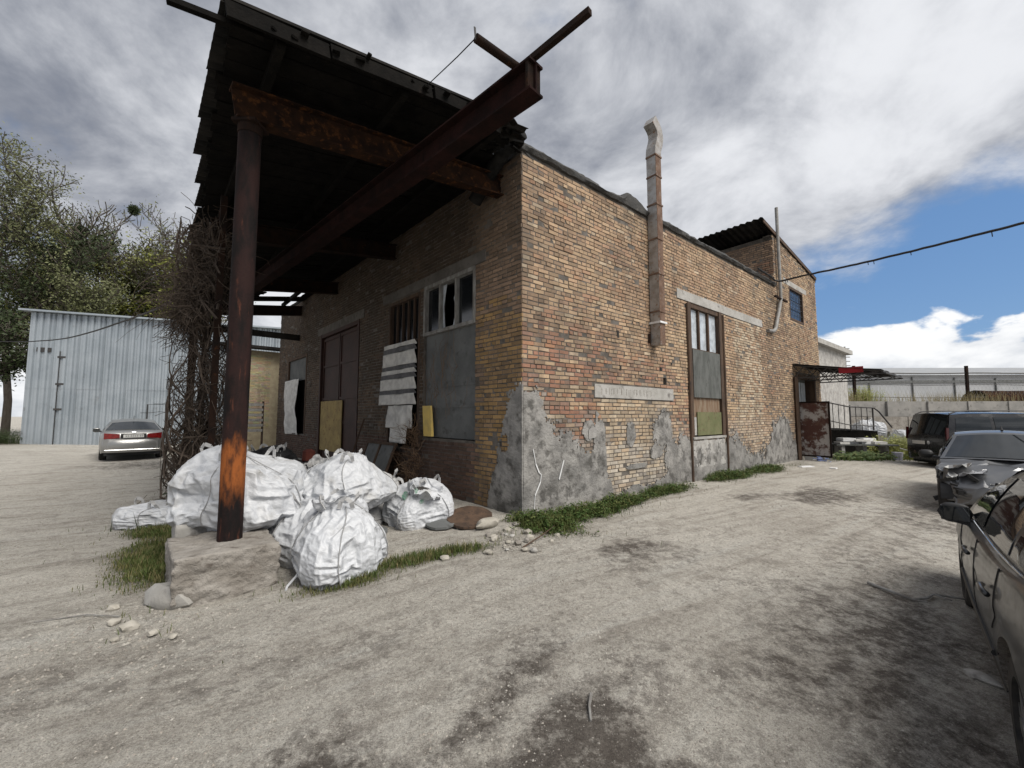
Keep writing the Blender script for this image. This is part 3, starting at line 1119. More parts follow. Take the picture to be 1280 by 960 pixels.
m1.build('broken_pane', M['glass_milk'], w1)
m1 = MB(); m1.fbox(WL, 1.28, 3.12, -.10, -.06, 1.14, 3.33); m1.build('board_panel', M['ply_grey'], w1)
for z in (1.75, 2.18):
    m1 = MB(); m1.fbox(WL, 1.29, 3.11, -.058, -.045, z, z + .05); m1.build('batten', M['ply_grey'], w1)
mb = MB()
for a, b in ((3.30, 3.38), (4.78, 4.86)):
    mb.fbox(WL, a, b, -0.14, 0.01, 0.9, 4.40)
mb.fbox(WL, 3.38, 4.78, -0.14, 0.01, 4.32, 4.40)
mb.fbox(WL, 3.38, 4.78, -0.12, 0.0, 3.28, 3.34)
for x in (3.66, 3.94, 4.22, 4.50):
    mb.fbox(WL, x - .02, x + .02, -.12, -0.03, 3.34, 4.32)
w2 = mb.build('window', M['dark_wood'], building)
for a in (3.40, 3.68, 3.96, 4.24, 4.52):
    m1 = MB(); m1.fbox(WL, a, a + .24, -.09, -.08, 3.35, 4.31); m1.build('pane', M['glass_dark'], w2)
m1 = MB(); m1.fbox(WL, 3.38, 4.78, -.16, -.12, 0.9, 3.28); m1.build('board_panel', M['shade_dark_wood'], w2)
# striped curtain hung over the lower window
def cloth_strip(F, v0, v1, z0, z1, o, seed, amp=0.03, nv=24, nzc=40, flare=0.0):
    P = []
    for j in range(nzc + 1):
        t = j / nzc
        z = z1 + (z0 - z1) * t
        row = []
        for i in range(nv + 1):
            s = i / nv
            vv = v0 + (v1 - v0) * s + flare * t * (s - .5)
            oo = o + amp * (0.4 + t) * (fbm(s * 3 + seed, t * 1.2, seed, 3) + 0.4 * math.sin(s * 9 + seed + t))
            row.append(F(vv, oo, z + 0.012 * nz(s * 4, seed)))
        P.append(row)
    mb = MB(); mb.slab(P, lambda p: F(0, .004, 0) - F(0, 0, 0))
    return mb


cur = empty('striped_curtain', WL(4.1, .08, 0.9))
tag(cur, 'tattered pale curtain with dark stripes hung over the window beside the red-brown door', 'curtain')
zz_ = [3.32, 3.22, 3.10, 2.78, 2.68, 2.58, 2.47, 2.20, 2.10, 1.85]
for k in range(len(zz_) - 1):
    stripe = k in (1, 3, 5, 7)
    fl = 0.0
    cloth_strip(WL, 3.42, 4.95 + .03 * k, zz_[k + 1], zz_[k], 0.07, 3.3, amp=0.035, nzc=8).build('stripe' if stripe else 'panel', M['cloth_stripe'] if stripe else M['cloth_white'], cur, smooth=True)
cloth_strip(WL, 3.52, 4.75, 1.30, 1.83, 0.05, 8.8, amp=0.10, nzc=16).build('panel', M['cloth_white'], cur, smooth=True)
cloth_strip(WL, 3.80, 4.60, 0.95, 1.32, 0.04, 5.1, amp=0.05, nzc=10).build('panel', M['cloth_white'], cur, smooth=True)
yb = MB()
yb.add([WL(3.05, .06, 1.80), WL(2.72, .06, 1.80), WL(2.62, .10, 1.16), WL(2.92, .10, 1.16), WL(3.05, .02, 1.80), WL(2.72, .02, 1.80), WL(2.62, .03, 1.16), WL(2.92, .03, 1.16)],
       [(0, 1, 2, 3), (7, 6, 5, 4), (0, 4, 5, 1), (1, 5, 6, 2), (2, 6, 7, 3), (3, 7, 4, 0)])
tag(yb.build('yellow_board', M['yellow_foam']), 'narrow yellow board leaning on the grey boarded window', 'board')
# red-brown steel doors
dr = MB()
dr.fbox(WL, 6.70, 6.82, -.2, .03, -.2, 4.35); dr.fbox(WL, 9.93, 10.05, -.2, .03, -.2, 4.35); dr.fbox(WL, 6.82, 9.93, -.2, .02, 4.23, 4.35)
door = dr.build('door', M['door_brown'], building)
for a, b in ((6.83, 8.36), (8.38, 9.92)):
    m1 = MB(); m1.fbox(WL, a, b, -.12, -.08, -.1, 4.22)
    for z in (0.05, 1.35, 2.1, 3.2, 4.1):
        m1.fbox(WL, a + .02, b - .02, -.082, -.05, z, z + .07)
    for x in (a + .02, b - .08):
        m1.fbox(WL, x, x + .06, -.083, -.048, -.08, 4.2)
    m1.build('door_leaf', M['door_brown'], door)
m1 = MB(); m1.fbox(WL, 8.0, 9.95, -.045, -.02, 0.45, 2.06); m1.build('primer_panel', M['door_yellow'], door)
# third window, curtained
mb = MB()
for a, b in ((11.55, 11.65), (14.0, 14.1)):
    mb.fbox(WL, a, b, -.14, .02, .9, 3.9)
mb.fbox(WL, 11.65, 14.0, -.14, .02, 3.8, 3.9)
w3 = mb.build('window', M['dark_wood'], building)
m1 = MB(); m1.fbox(WL, 11.65, 14.0, -.2, -.1, .9, 3.0); m1.build('board_panel', M['shade_dark_wood'], w3)
m1 = MB(); m1.fbox(WL, 11.65, 14.0, -.1, -.05, 2.95, 3.8); m1.build('board_panel', M['ply_grey'], w3)
cu2 = cloth_strip(WL, 12.2, 14.3, 0.85, 3.0, 0.06, 2.2, amp=0.12)
tag(cu2.build('white_curtain', M['cloth_white'], smooth=True), 'plain white sheet hanging over the far window under the canopy', 'curtain')
# ------------------------------------------------------------------ loading canopy
canopy = empty('loading_canopy', WL(6, 2, 0))
tag(canopy, 'plank canopy, shade put into its dark colour, on rusty steel beams jutting from the brick building', 'canopy')


def croof(o):
    return 6.05 - 0.18 * o


def oedge(v):
    return 4.27 - 0.055 * (v + 0.5)


rnd = random.Random(5)
v = -0.5
k = 0
SLIT = {}
while v < 13.2:
    w = rnd.uniform(0.13, 0.17)
    gap = 0.006
    o1 = oedge(v) - 0.06 + rnd.uniform(-.05, .02)
    o0 = -0.05 if v > 0.02 else 0.02
    if v < 0.25:
        o0 = rnd.uniform(0.75, 1.35)
    segs = [(o0, o1)]
    if 0.9 < v < 1.05:
        segs = [(o0, 0.55), (0.95, o1)]
    if 2.1 < v < 2.25:
        segs = [(o0, 0.75), (1.1, o1)]
    if 7.2 < v < 7.4:
        segs = [(o0, 0.9), (1.3, o1)]
    if 10.6 < v < 11.6:
        segs = [(o0, 0.3), (1.5 + rnd.uniform(-.2, .3), o1)]
    if v > 12.3:
        segs = [(1.9 + rnd.uniform(-.3, .3), o1)] if rnd.random() < .6 else []
    for a, b in segs:
        mb = MB()
        dz = rnd.uniform(-.008, .008)
        sag = rnd.uniform(-.02, .01)
        P = []
        for i in range(5):
            o = a + (b - a) * i / 4
            zz0 = croof(o) + dz + sag * math.sin(math.pi * i / 4)
            P.append((o, zz0))
        for i in range(4):
            (oa, za), (ob, zb) = P[i], P[i + 1]
            mb.hexa([WL(v, oa, za), WL(v + w - gap, oa, za), WL(v + w - gap, ob, zb), WL(v, ob, zb),
                     WL(v, oa, za + .028), WL(v + w - gap, oa, za + .028), WL(v + w - gap, ob, zb + .028), WL(v, ob, zb + .028)])
        mb.build('plank', M['shade_dark_wood'], canopy)
    v += w
    k += 1
# corrugated sheets on the planks, stepped along the outer edge
v = -0.52
i = 0
while v < 12.2:
    w = 0.98
    oe = oedge(v) + rnd.uniform(-.02, .06)
    P = []
    nn = 22
    lift = 0.045 + rnd.uniform(0, .02)
    for a in range(nn + 1):
        vv = v + (w + .06) * a / nn
        wave = 0.018 * math.sin(a * math.pi * 2 / 3.0)
        P.append([WL(vv, o, croof(o) + lift + wave + 0.012 * (a / nn)) for o in (0.35 if v < 10 else 1.6, 1.5 if v < 10 else 2.2, 2.8, oe)])
    mb = MB(); mb.slab(P, (0, 0, 0.008))
    mb.build('roof_sheet', M['roof_sheet'], canopy)
    v += w
    i += 1
# front fascia plank and edge strip
for a, b, dz, dv in ((1.25, 2.05, -.03, .02), (2.08, 3.3, .0, 0.0), (3.32, 4.22, -.015, .012)):
    mb = MB(); mb.bar(WL(-0.53, a, croof(a) - .02 + dz), WL(-0.53 - dv, b, croof(b) - .02), 0.035, 0.15); mb.build('fascia', M['shade_dark_wood'], canopy)
for k in range(16):
    a = rnd.uniform(.5, 4.1)
    mb = MB(); p = WL(-0.5, a, croof(a) + rnd.uniform(-.03, .05))
    mb.bar(p, p - dL * rnd.uniform(.04, .16) + nL * rnd.uniform(-.04, .04) + UZ * rnd.uniform(-.05, .03), rnd.uniform(.04, .12), .02); mb.build('splinter', M['shade_dark_wood'], canopy)
mb = MB(); mb.bar(WL(-0.50, 1.2, croof(1.2) + .10), WL(-0.50, 4.25, croof(4.25) + .10), 0.08, 0.03); mb.build('edge_strip', M['roof_sheet'], canopy)
mb = MB(); mb.bar(WL(-0.42, 3.9, croof(3.9) - .06), WL(-0.42, 4.62, croof(4.62) - .06), 0.06, 0.05); mb.build('joist_end', M['shade_dark_wood'], canopy)
# joists along the canopy
for o in (0.9, 2.4, 3.75):
    mb = MB(); mb.bar(WL(-0.45, o, croof(o) - .075), WL(12.9, o - .3, croof(o - .3) - .075), 0.08, 0.13); mb.build('joist', M['shade_dark_wood'], canopy)


def ibeam(mb, a, b, h, w, t=0.022, up=(0, 0, 1)):
    a = np.array(a, float); b = np.array(b, float)
    d = (b - a) / np.linalg.norm(b - a)
    s = np.cross(d, np.array(up)); s /= np.linalg.norm(s)
    u = np.cross(s, d)
    for k_, hh in ((-1, 0), (1, 0)):
        mb.bar(a + u * k_ * (h / 2 - t / 2), b + u * k_ * (h / 2 - t / 2), w, t, up=u)
    mb.bar(a, b, t * 0.8, h - 2 * t, up=u)


for n_, vb in enumerate((0.36, 4.4, 8.4, 12.3)):
    mb = MB()
    oo = 4.02 if n_ == 0 else oedge(vb) - .25
    off = 0.35
    ibeam(mb, WL(vb, oo, croof(oo) - .14 - off / 2), WL(vb + .2, -0.2, croof(-.2) - .14 - off / 2 - .06), 0.36, 0.18)
    mb.build('cross_beam', M['rust_beam'] if n_ == 0 else M['rust_dark'], canopy)
# round post on its block
POLE = np.array([-2.92, 4.37])


def post_mat():
    m, nt = new_mat('post_rust_and_soot')
    g = nt.nodes.new('ShaderNodeNewGeometry')
    s = nt.nodes.new('ShaderNodeSeparateXYZ'); nt.links.new(g.outputs['Position'], s.inputs[0])
    f, nf = noise_fac(nt, 5, 0.35, 0.65, stretch=(1.5, 1.5, 0.5))
    c = mixc(nt, f, (0.010, 0.0085, 0.0085), (0.026, 0.014, 0.013))
    # a band of bare orange rust near the foot
    ad = nt.nodes.new('ShaderNodeMath'); ad.operation = 'MULTIPLY_ADD'
    nt.links.new(nf, ad.inputs[0]); ad.inputs[1].default_value = 0.9; nt.links.new(s.outputs[2], ad.inputs[2])
    r1 = nt.nodes.new('ShaderNodeMapRange'); r1.inputs[1].default_value = 1.90; r1.inputs[2].default_value = 1.66
    nt.links.new(ad.outputs[0], r1.inputs[0])
    r2 = nt.nodes.new('ShaderNodeMapRange'); r2.inputs[1].default_value = 1.05; r2.inputs[2].default_value = 1.35
    nt.links.new(ad.outputs[0], r2.inputs[0])
    mm = nt.nodes.new('ShaderNodeMath'); mm.operation = 'MULTIPLY'
    nt.links.new(r1.outputs[0], mm.inputs[0]); nt.links.new(r2.outputs[0], mm.inputs[1])
    f2, _ = noise_fac(nt, 9, 0.3, 0.6, stretch=(1.5, 1.5, 0.5), seed=3)
    rust = mixc(nt, f2, (0.05, 0.022, 0.014), (0.27, 0.085, 0.024))
    c = mixc(nt, mm.outputs[0], c, rust)
    f3, _ = noise_fac(nt, 7, 0.6, 0.7, stretch=(2, 2, 0.35), seed=9)
    c = mixc(nt, f3, c, (0.075, 0.03, 0.02))
    _, h = noise_fac(nt, 45, 0, 1)
    finish(nt, c, 0.85, 0.0, [(h, 0.6, 0.008)], 0.12)
    return m


mb = MB()
mb.tube([(POLE[0], POLE[1], z) for z in (0.30, 1.2, 2.4, 3.6, 4.78)], 0.112, 28)
mb.build('post', post_mat(), canopy, smooth=True, flat_angle=40)
mb = MB()
mb.tube([(POLE[0], POLE[1], z) for z in (4.70, 4.80)], 0.120, 24); mb.build('post_cap', M['rust_dark'], canopy, smooth=True, flat_angle=40)
mb = MB(); mb.bar((POLE[0], POLE[1], 4.80), (POLE[0], POLE[1], 4.835), 0.26, 0.26); mb.build('cap_plate', M['rust_dark'], canopy)

# lattice column further back
def lattice(v0, v1, o, nm):
    mb = MB()
    a, b = WL(v0, o, 0), WL(v1, o, 0)
    zt = croof(o) - .14
    for p in (a, b):
        mb.bar((*p[:2], -.2), (*p[:2], zt), 0.09, 0.09, up=dL)
    n = 6
    for i in range(n):
        z0, z1 = zt * i / n, zt * (i + 1) / n
        p, q = (a, b) if i % 2 == 0 else (b, a)
        mb.bar((*p[:2], z0), (*q[:2], z1), 0.05, 0.03)
    return mb.build(nm, M['rust_dark'], canopy)


lattice(3.3, 4.9, 3.72, 'lattice_column')
lattice(9.6, 10.8, 3.5, 'lattice_column')
mb = MB(); mb.bar(WL(12.6, 3.3, 4.62), WL(12.6, 0.0, 4.62), 0.1, 0.22); mb.build('end_beam', M['shade_dark_wood'], canopy)

# ------------------------------------------------------------------ monorail beam
hoist = empty('hoist_beam', (0.24, 3.81, 4.75))
tag(hoist, 'rusty steel hoist rail poking out from under the plank canopy', 'steel beam')
A = np.array([0.24, 3.81, 4.915]); D = np.array([-0.727, 0.687, 0.0])
mb = MB(); ibeam(mb, A, A + D * 11.5, 0.33, 0.20, 0.025); mb.build('rail_beam', M['rust_red'], hoist)
mb = MB(); mb.bar(A + D * 0.03 + UZ * 0.0, A + D * 0.06, 0.19, 0.28); mb.build('end_plate', M['rust_dark'], hoist)
mb = MB(); mb.bar(A + D * 1.0 + UZ * .195, A - D * 0.62 + UZ * .25, 0.055, 0.06); mb.build('top_bar', M['rust_dark'], hoist)
B0 = np.array([0.10, 3.97, 5.125]); B1 = np.array([-0.34, 3.62, 5.14])
mb = MB(); mb.tube([B0, B1], 0.042, 12); mb.build('cross_tube', M['rust_dark'], hoist, smooth=True, flat_angle=40)
mb = MB(); mb.bar(B1 + np.array([0, 0, -.02]), B1 + np.array([-.01, -.01, .10]), 0.008, 0.02); mb.build('hook', M['steel_dark'], hoist)
E1 = WL(-0.5, 2.15, croof(2.15) + .05)
mb = MB(); mb.tube([B1, B1 + (E1 - B1) * .3 + np.array([0, 0, -.01]), E1], 0.006, 5); mb.build('guy_wire', M['wire'], hoist)

# tarred drain pipe and scrap at the roof corner
mb = MB()
mb.tube([WL(-0.18, 0.16, 6.26), WL(0.05, 0.20, 6.18), WL(0.45, 0.24, 5.92), WL(1.0, 0.24, 5.5)], 0.125, 16, cap=True)
dp = mb.build('drain_pipe', M['black_pipe'], smooth=True, flat_angle=50)
tag(dp, 'thick tarred drain pipe at the top of the brick corner', 'pipe')
mb = MB()
mb.bar(WL(-0.15, 1.25, 5.72), WL(-0.62, 0.62, 6.16), 0.05, 0.07)
sb = mb.build('loose_plank', M['shade_dark_wood']); tag(sb, 'short broken plank sticking up from the canopy edge', 'plank')
mb = MB()
for i in range(26):
    o_ = rnd.uniform(.2, 1.3)
    p = WL(rnd.uniform(-.35, .4), o_, croof(o_) + rnd.uniform(-.04, .10))
    d = np.array([rnd.uniform(-.25, .25), rnd.uniform(-.25, .25), rnd.uniform(-.05, .12)])
    mb.bar(p, p + d, rnd.uniform(.04, .12), rnd.uniform(.02, .06))
jk = mb.build('roof_debris', M['shade_dark_wood'], kind='stuff'); tag(jk, 'heap of broken board ends on the canopy by the brick corner', 'debris')

# ------------------------------------------------------------------ concrete block under the post
def rough_block(c, ex, ey, lx, ly, z0, z1, amp, seed, n=14):
    """block with worn edges; ex, ey unit axes"""
    mb = MB()
    grid_pts = {}
    ex = np.array(ex); ey = np.array(ey)

    def pt(a, b, h):
        # a,b,h in -1..1 ; superellipsoid-ish rounding
        q = np.array([a, b, h], float)
        r = np.linalg.norm(q / max(np.abs(q).max(), 1e-6))
        q = q * (1 - 0.035 * (r - 1) / 0.73)
        d = amp * (fbm(q[0] * 1.6 + seed, q[1] * 1.6, q[2] * 1.6, 4)) + amp * .5 * fbm(q[0] * 6 + seed, q[1] * 6, q[2] * 6, 3)
        q = q * (1 + d)
        return np.array([*(np.array(c[:2]) + ex[:2] * q[0] * lx / 2 + ey[:2] * q[1] * ly / 2), (z0 + z1) / 2 + q[2] * (z1 - z0) / 2])
    ax = np.linspace(-1, 1, n)
    for f in range(6):
        P = []
        for i in ax:
            row = []
            for j in ax:
                a = [(1, i, j), (-1, i, j), (i, 1, j), (i, -1, j), (i, j, 1), (i, j, -1)][f]
                row.append(pt(*a))
            P.append(row)
        mb.grid(P)
    # weld
    return mb


def weld(o, d=0.0008):
    bm = bmesh.new(); bm.from_mesh(o.data)
    bmesh.ops.remove_doubles(bm, verts=bm.verts, dist=d)
    bmesh.ops.recalc_face_normals(bm, faces=bm.faces)
    bm.to_mesh(o.data); bm.free()


ea, eb = -nL, dL
c0 = np.array([-2.96, 3.74, 0]) + ea * 0.40 + eb * 0.46
o = rough_block((c0[0], c0[1]), ea, eb, 0.86, 0.95, -0.22, 0.325, 0.06, 3.0, 30).build('footing_block', M['old_concrete'], smooth=True, flat_angle=50)
weld(o); tag(o, 'rough worn concrete footing block carrying the round rusty post', 'concrete block')
c1 = c0 + eb * 0.78
o = rough_block((c1[0], c1[1]), ea, eb, 0.72, 0.40, -0.22, 0.42, 0.03, 5.0, 12).build('concrete_block', M['concrete'], smooth=True, flat_angle=50)
weld(o); tag(o, 'pale concrete block wedged beneath the largest white sack', 'concrete block')
# ------------------------------------------------------------------ big white woven sacks (cloth relaxed numerically over their contents)
def quad_split(X, faces):
    ed = {}
    mids = []
    nxt = len(X) + len(faces)
    out = []
    for fi, q in enumerate(faces):
        m_ = []
        for k in range(4):
            a_, b_ = q[k], q[(k + 1) % 4]
            key = (a_, b_) if a_ < b_ else (b_, a_)
            if key not in ed:
                ed[key] = nxt
                mids.append(key)
                nxt += 1
            m_.append(ed[key])
        c_ = len(X) + fi
        for k in range(4):
            out.append((q[k], m_[k], c_, m_[k - 1]))
    mk = np.array(mids)
    F = np.array(faces)
    Y = np.concatenate([X, X[F].mean(1), (X[mk[:, 0]] + X[mk[:, 1]]) / 2])
    return Y, out


def smooth_mesh(X, faces, k=0.5):
    F = np.array(faces)
    a = np.concatenate([F[:, 0], F[:, 1], F[:, 2], F[:, 3]])
    b = np.concatenate([F[:, 1], F[:, 2], F[:, 3], F[:, 0]])
    cnt = np.bincount(a, minlength=len(X)) + np.bincount(b, minlength=len(X))
    A = np.stack([np.bincount(a, X[b, ax], len(X)) + np.bincount(b, X[a, ax], len(X)) for ax in range(3)], 1) / cnt[:, None]
    return X * (1 - k) + A * k


def relax(X, faces, slack, core, cz, rg, lum, fr, steps, pulls, gap):
    N = len(X)
    E = set()
    diag = set()
    for q in faces:
        for k in range(4):
            E.add(tuple(sorted((q[k], q[(k + 1) % 4]))))
        for dg in ((q[0], q[2]), (q[1], q[3])):
            dg = tuple(sorted(dg)); E.add(dg); diag.add(dg)
    E = sorted(E)
    st = np.array([0.3 if e_ in diag else 1.0 for e_ in E])
    E = np.array(E)
    i0, i1 = E[:, 0], E[:, 1]
    L0 = np.linalg.norm(X[i0] - X[i1], axis=1)
    mid = (X[i0] + X[i1]) / 2
    ph = rg.uniform(0, 6, 3)
    var = 0.65 + 0.35 * np.sin(mid[:, 0] * 5 + ph[0]) * np.sin(mid[:, 1] * 5 + ph[1]) + 0.2 * np.sin(mid[:, 2] * 9 + ph[2])
    L = L0 * (1 + (slack - 1) * var)
    cnt = np.bincount(np.concatenate([i0, i1]), minlength=N).astype(float)
    X = X + rg.normal(0, 0.05 * L0.mean(), X.shape)
    c0 = np.array([0, 0, cz])
    V = np.zeros_like(X)
    for s_ in range(steps):
        Y = X + V * 0.75
        for it in range(4):
            d = Y[i1] - Y[i0]
            l = np.linalg.norm(d, axis=1) + 1e-9
            g = (l - L) / l * 0.5 * st
            c = d * g[:, None]
            for ax in range(3):
                Y[:, ax] += 1.6 * (np.bincount(i0, c[:, ax], N) - np.bincount(i1, c[:, ax], N)) / cnt
            Q = (Y - c0) / core
            rr = (np.abs(Q) ** 2.15).sum(1) ** (1 / 2.15) + 1e-9
            dirn = Q / rr[:, None]
            bump = 1 + 0.075 * sum(np.sin(fr[k] * dirn[:, k % 3] * 2 + lum[k]) for k in range(9)) / 1.5
            tgt = np.clip(rr, bump, bump * (1 + gap))
            Y = c0 + dirn * tgt[:, None] * core
            for (pi, tg) in pulls:
                Y[pi] = Y[pi] * 0.9 + tg * 0.1
        V = np.clip(Y - X, -0.01, 0.01)
        X = Y
    return X


def sim_bag(seed, a, b, h, n=15, slack=1.22, peaks=2):
    rg = np.random.default_rng(seed)
    ids = {}
    pts = []

    def vid(i, j, k):
        key = (i, j, k)
        if key not in ids:
            ids[key] = len(pts)
            p = np.array([i, j, k], float) * 2 / n - 1
            pts.append(np.tan(p * math.pi / 4 * 0.98) / math.tan(math.pi / 4 * 0.98))
        return ids[key]
    faces = []
    for f in range(6):
        for i in range(n):
            for j in range(n):
                q = [vid(*[(0, s_, t), (n, s_, t), (s_, 0, t), (s_, n, t), (s_, t, 0), (s_, t, n)][f]) for (s_, t) in ((i, j), (i + 1, j), (i + 1, j + 1), (i, j + 1))]
                if f in (0, 3, 4):
                    q.reverse()
                faces.append(tuple(q))
    P = np.array(pts)
    P = P / ((np.abs(P) ** 2.15).sum(1) ** (1 / 2.15))[:, None]
    core = np.array([a, b, h / 2])
    X = P * core * 1.03 + np.array([0, 0, h / 2])
    lum = rg.uniform(0, 6, 9)
    fr = rg.uniform(1.5, 3.6, 9)
    X = relax(X, faces, slack, core, h / 2, rg, lum, fr, 45, [], 0.22)
    X, faces = quad_split(X, faces)
    X = smooth_mesh(X, faces, 0.35)
    X = relax(X, faces, 1.075, core, h / 2, rg, lum, fr, 22, [], 0.24)
    X, faces = quad_split(X, faces)
    X = smooth_mesh(X, faces, 0.3)
    X = relax(X, faces, 1.025, core, h / 2, rg, lum, fr, 9, [], 0.25)
    # gathered neck: cloth drawn to a few tie points near the top
    for k in range(peaks):
        t = rg.uniform(0, 2 * math.pi)
        c = np.array([a * 0.62 * math.cos(t), b * 0.62 * math.sin(t), h * 0.93])
        dv = X - c
        r_ = np.linalg.norm(dv, axis=1)
        w_ = np.exp(-(r_ / 0.16) ** 2)
        an = np.arctan2(dv[:, 1], dv[:, 0])
        X = X - dv * (0.45 * w_)[:, None] + np.array([0.05 * math.cos(t), 0.05 * math.sin(t), 0.07]) * w_[:, None]
        w2 = np.exp(-(r_ / 0.26) ** 2)
        X[:, 2] += 0.018 * w2 * np.sin(an * 9 + k)
    z0 = 0.10 * h
    X[:, 2] = np.where(X[:, 2] < z0, z0 + (X[:, 2] - z0) * 0.2, X[:, 2])
    X[:, 2] -= X[:, 2].min()
    return X, faces


def bag_mat(name, tint, dirt=(0.30, 0.28, 0.25)):
    m, nt = new_mat(name)
    f, _ = noise_fac(nt, 3.0, 0.50, 0.80, detail=6)
    c = mixc(nt, f, tint, dirt)
    f2, _ = noise_fac(nt, 14, 0.40, 0.70, seed=4)
    c = mixc(nt, 0.25, c, mixc(nt, f2, c, (0.62, 0.62, 0.62), 'MULTIPLY'))
    hs = []
    g = nt.nodes.new('ShaderNodeNewGeometry')
    for (rx, ry, rz, scl, dist, st, dd) in ((1.3, .3, 1.1, 2.6, 9.0, .22, .03), (.2, 1.8, 2.0, 6.5, 9.0, .25, .014)):
        mp = nt.nodes.new('ShaderNodeMapping'); mp.inputs['Rotation'].default_value = (rx, ry, rz)
        nt.links.new(g.outputs['Position'], mp.inputs['Vector'])
        w = nt.nodes.new('ShaderNodeTexWave'); w.wave_type = 'BANDS'; w.wave_profile = 'TRI'
        w.inputs['Scale'].default_value = scl; w.inputs['Distortion'].default_value = dist
        w.inputs['Detail'].default_value = 3.0; w.inputs['Detail Scale'].default_value = 1.2; w.inputs['Detail Roughness'].default_value = 0.55
        nt.links.new(mp.outputs[0], w.inputs['Vector'])
        hs.append((w.outputs['Fac'], st, dd))
    finish(nt, c, 0.5, 0.0, hs, 0.5)
    return m


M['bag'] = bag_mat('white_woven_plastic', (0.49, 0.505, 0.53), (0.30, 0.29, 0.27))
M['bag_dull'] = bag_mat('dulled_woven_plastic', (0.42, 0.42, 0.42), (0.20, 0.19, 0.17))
M['bag_seam'] = simple('sack_seam', (0.24, 0.24, 0.24), None, bump=0)
M['print_green'] = simple('green_print', (0.10, 0.22, 0.16), (0.3, 0.36, 0.33), scale=30, bump=0)
M['bag_black'] = simple('black_bin_liner', (0.012, 0.012, 0.014), (0.02, 0.02, 0.022), bump=0.5, bscale=20, rough=0.45)

PROTO = {}


def proto(key, *args, **kw):
    if key not in PROTO:
        PROTO[key] = sim_bag(*args, **kw)
    return PROTO[key]


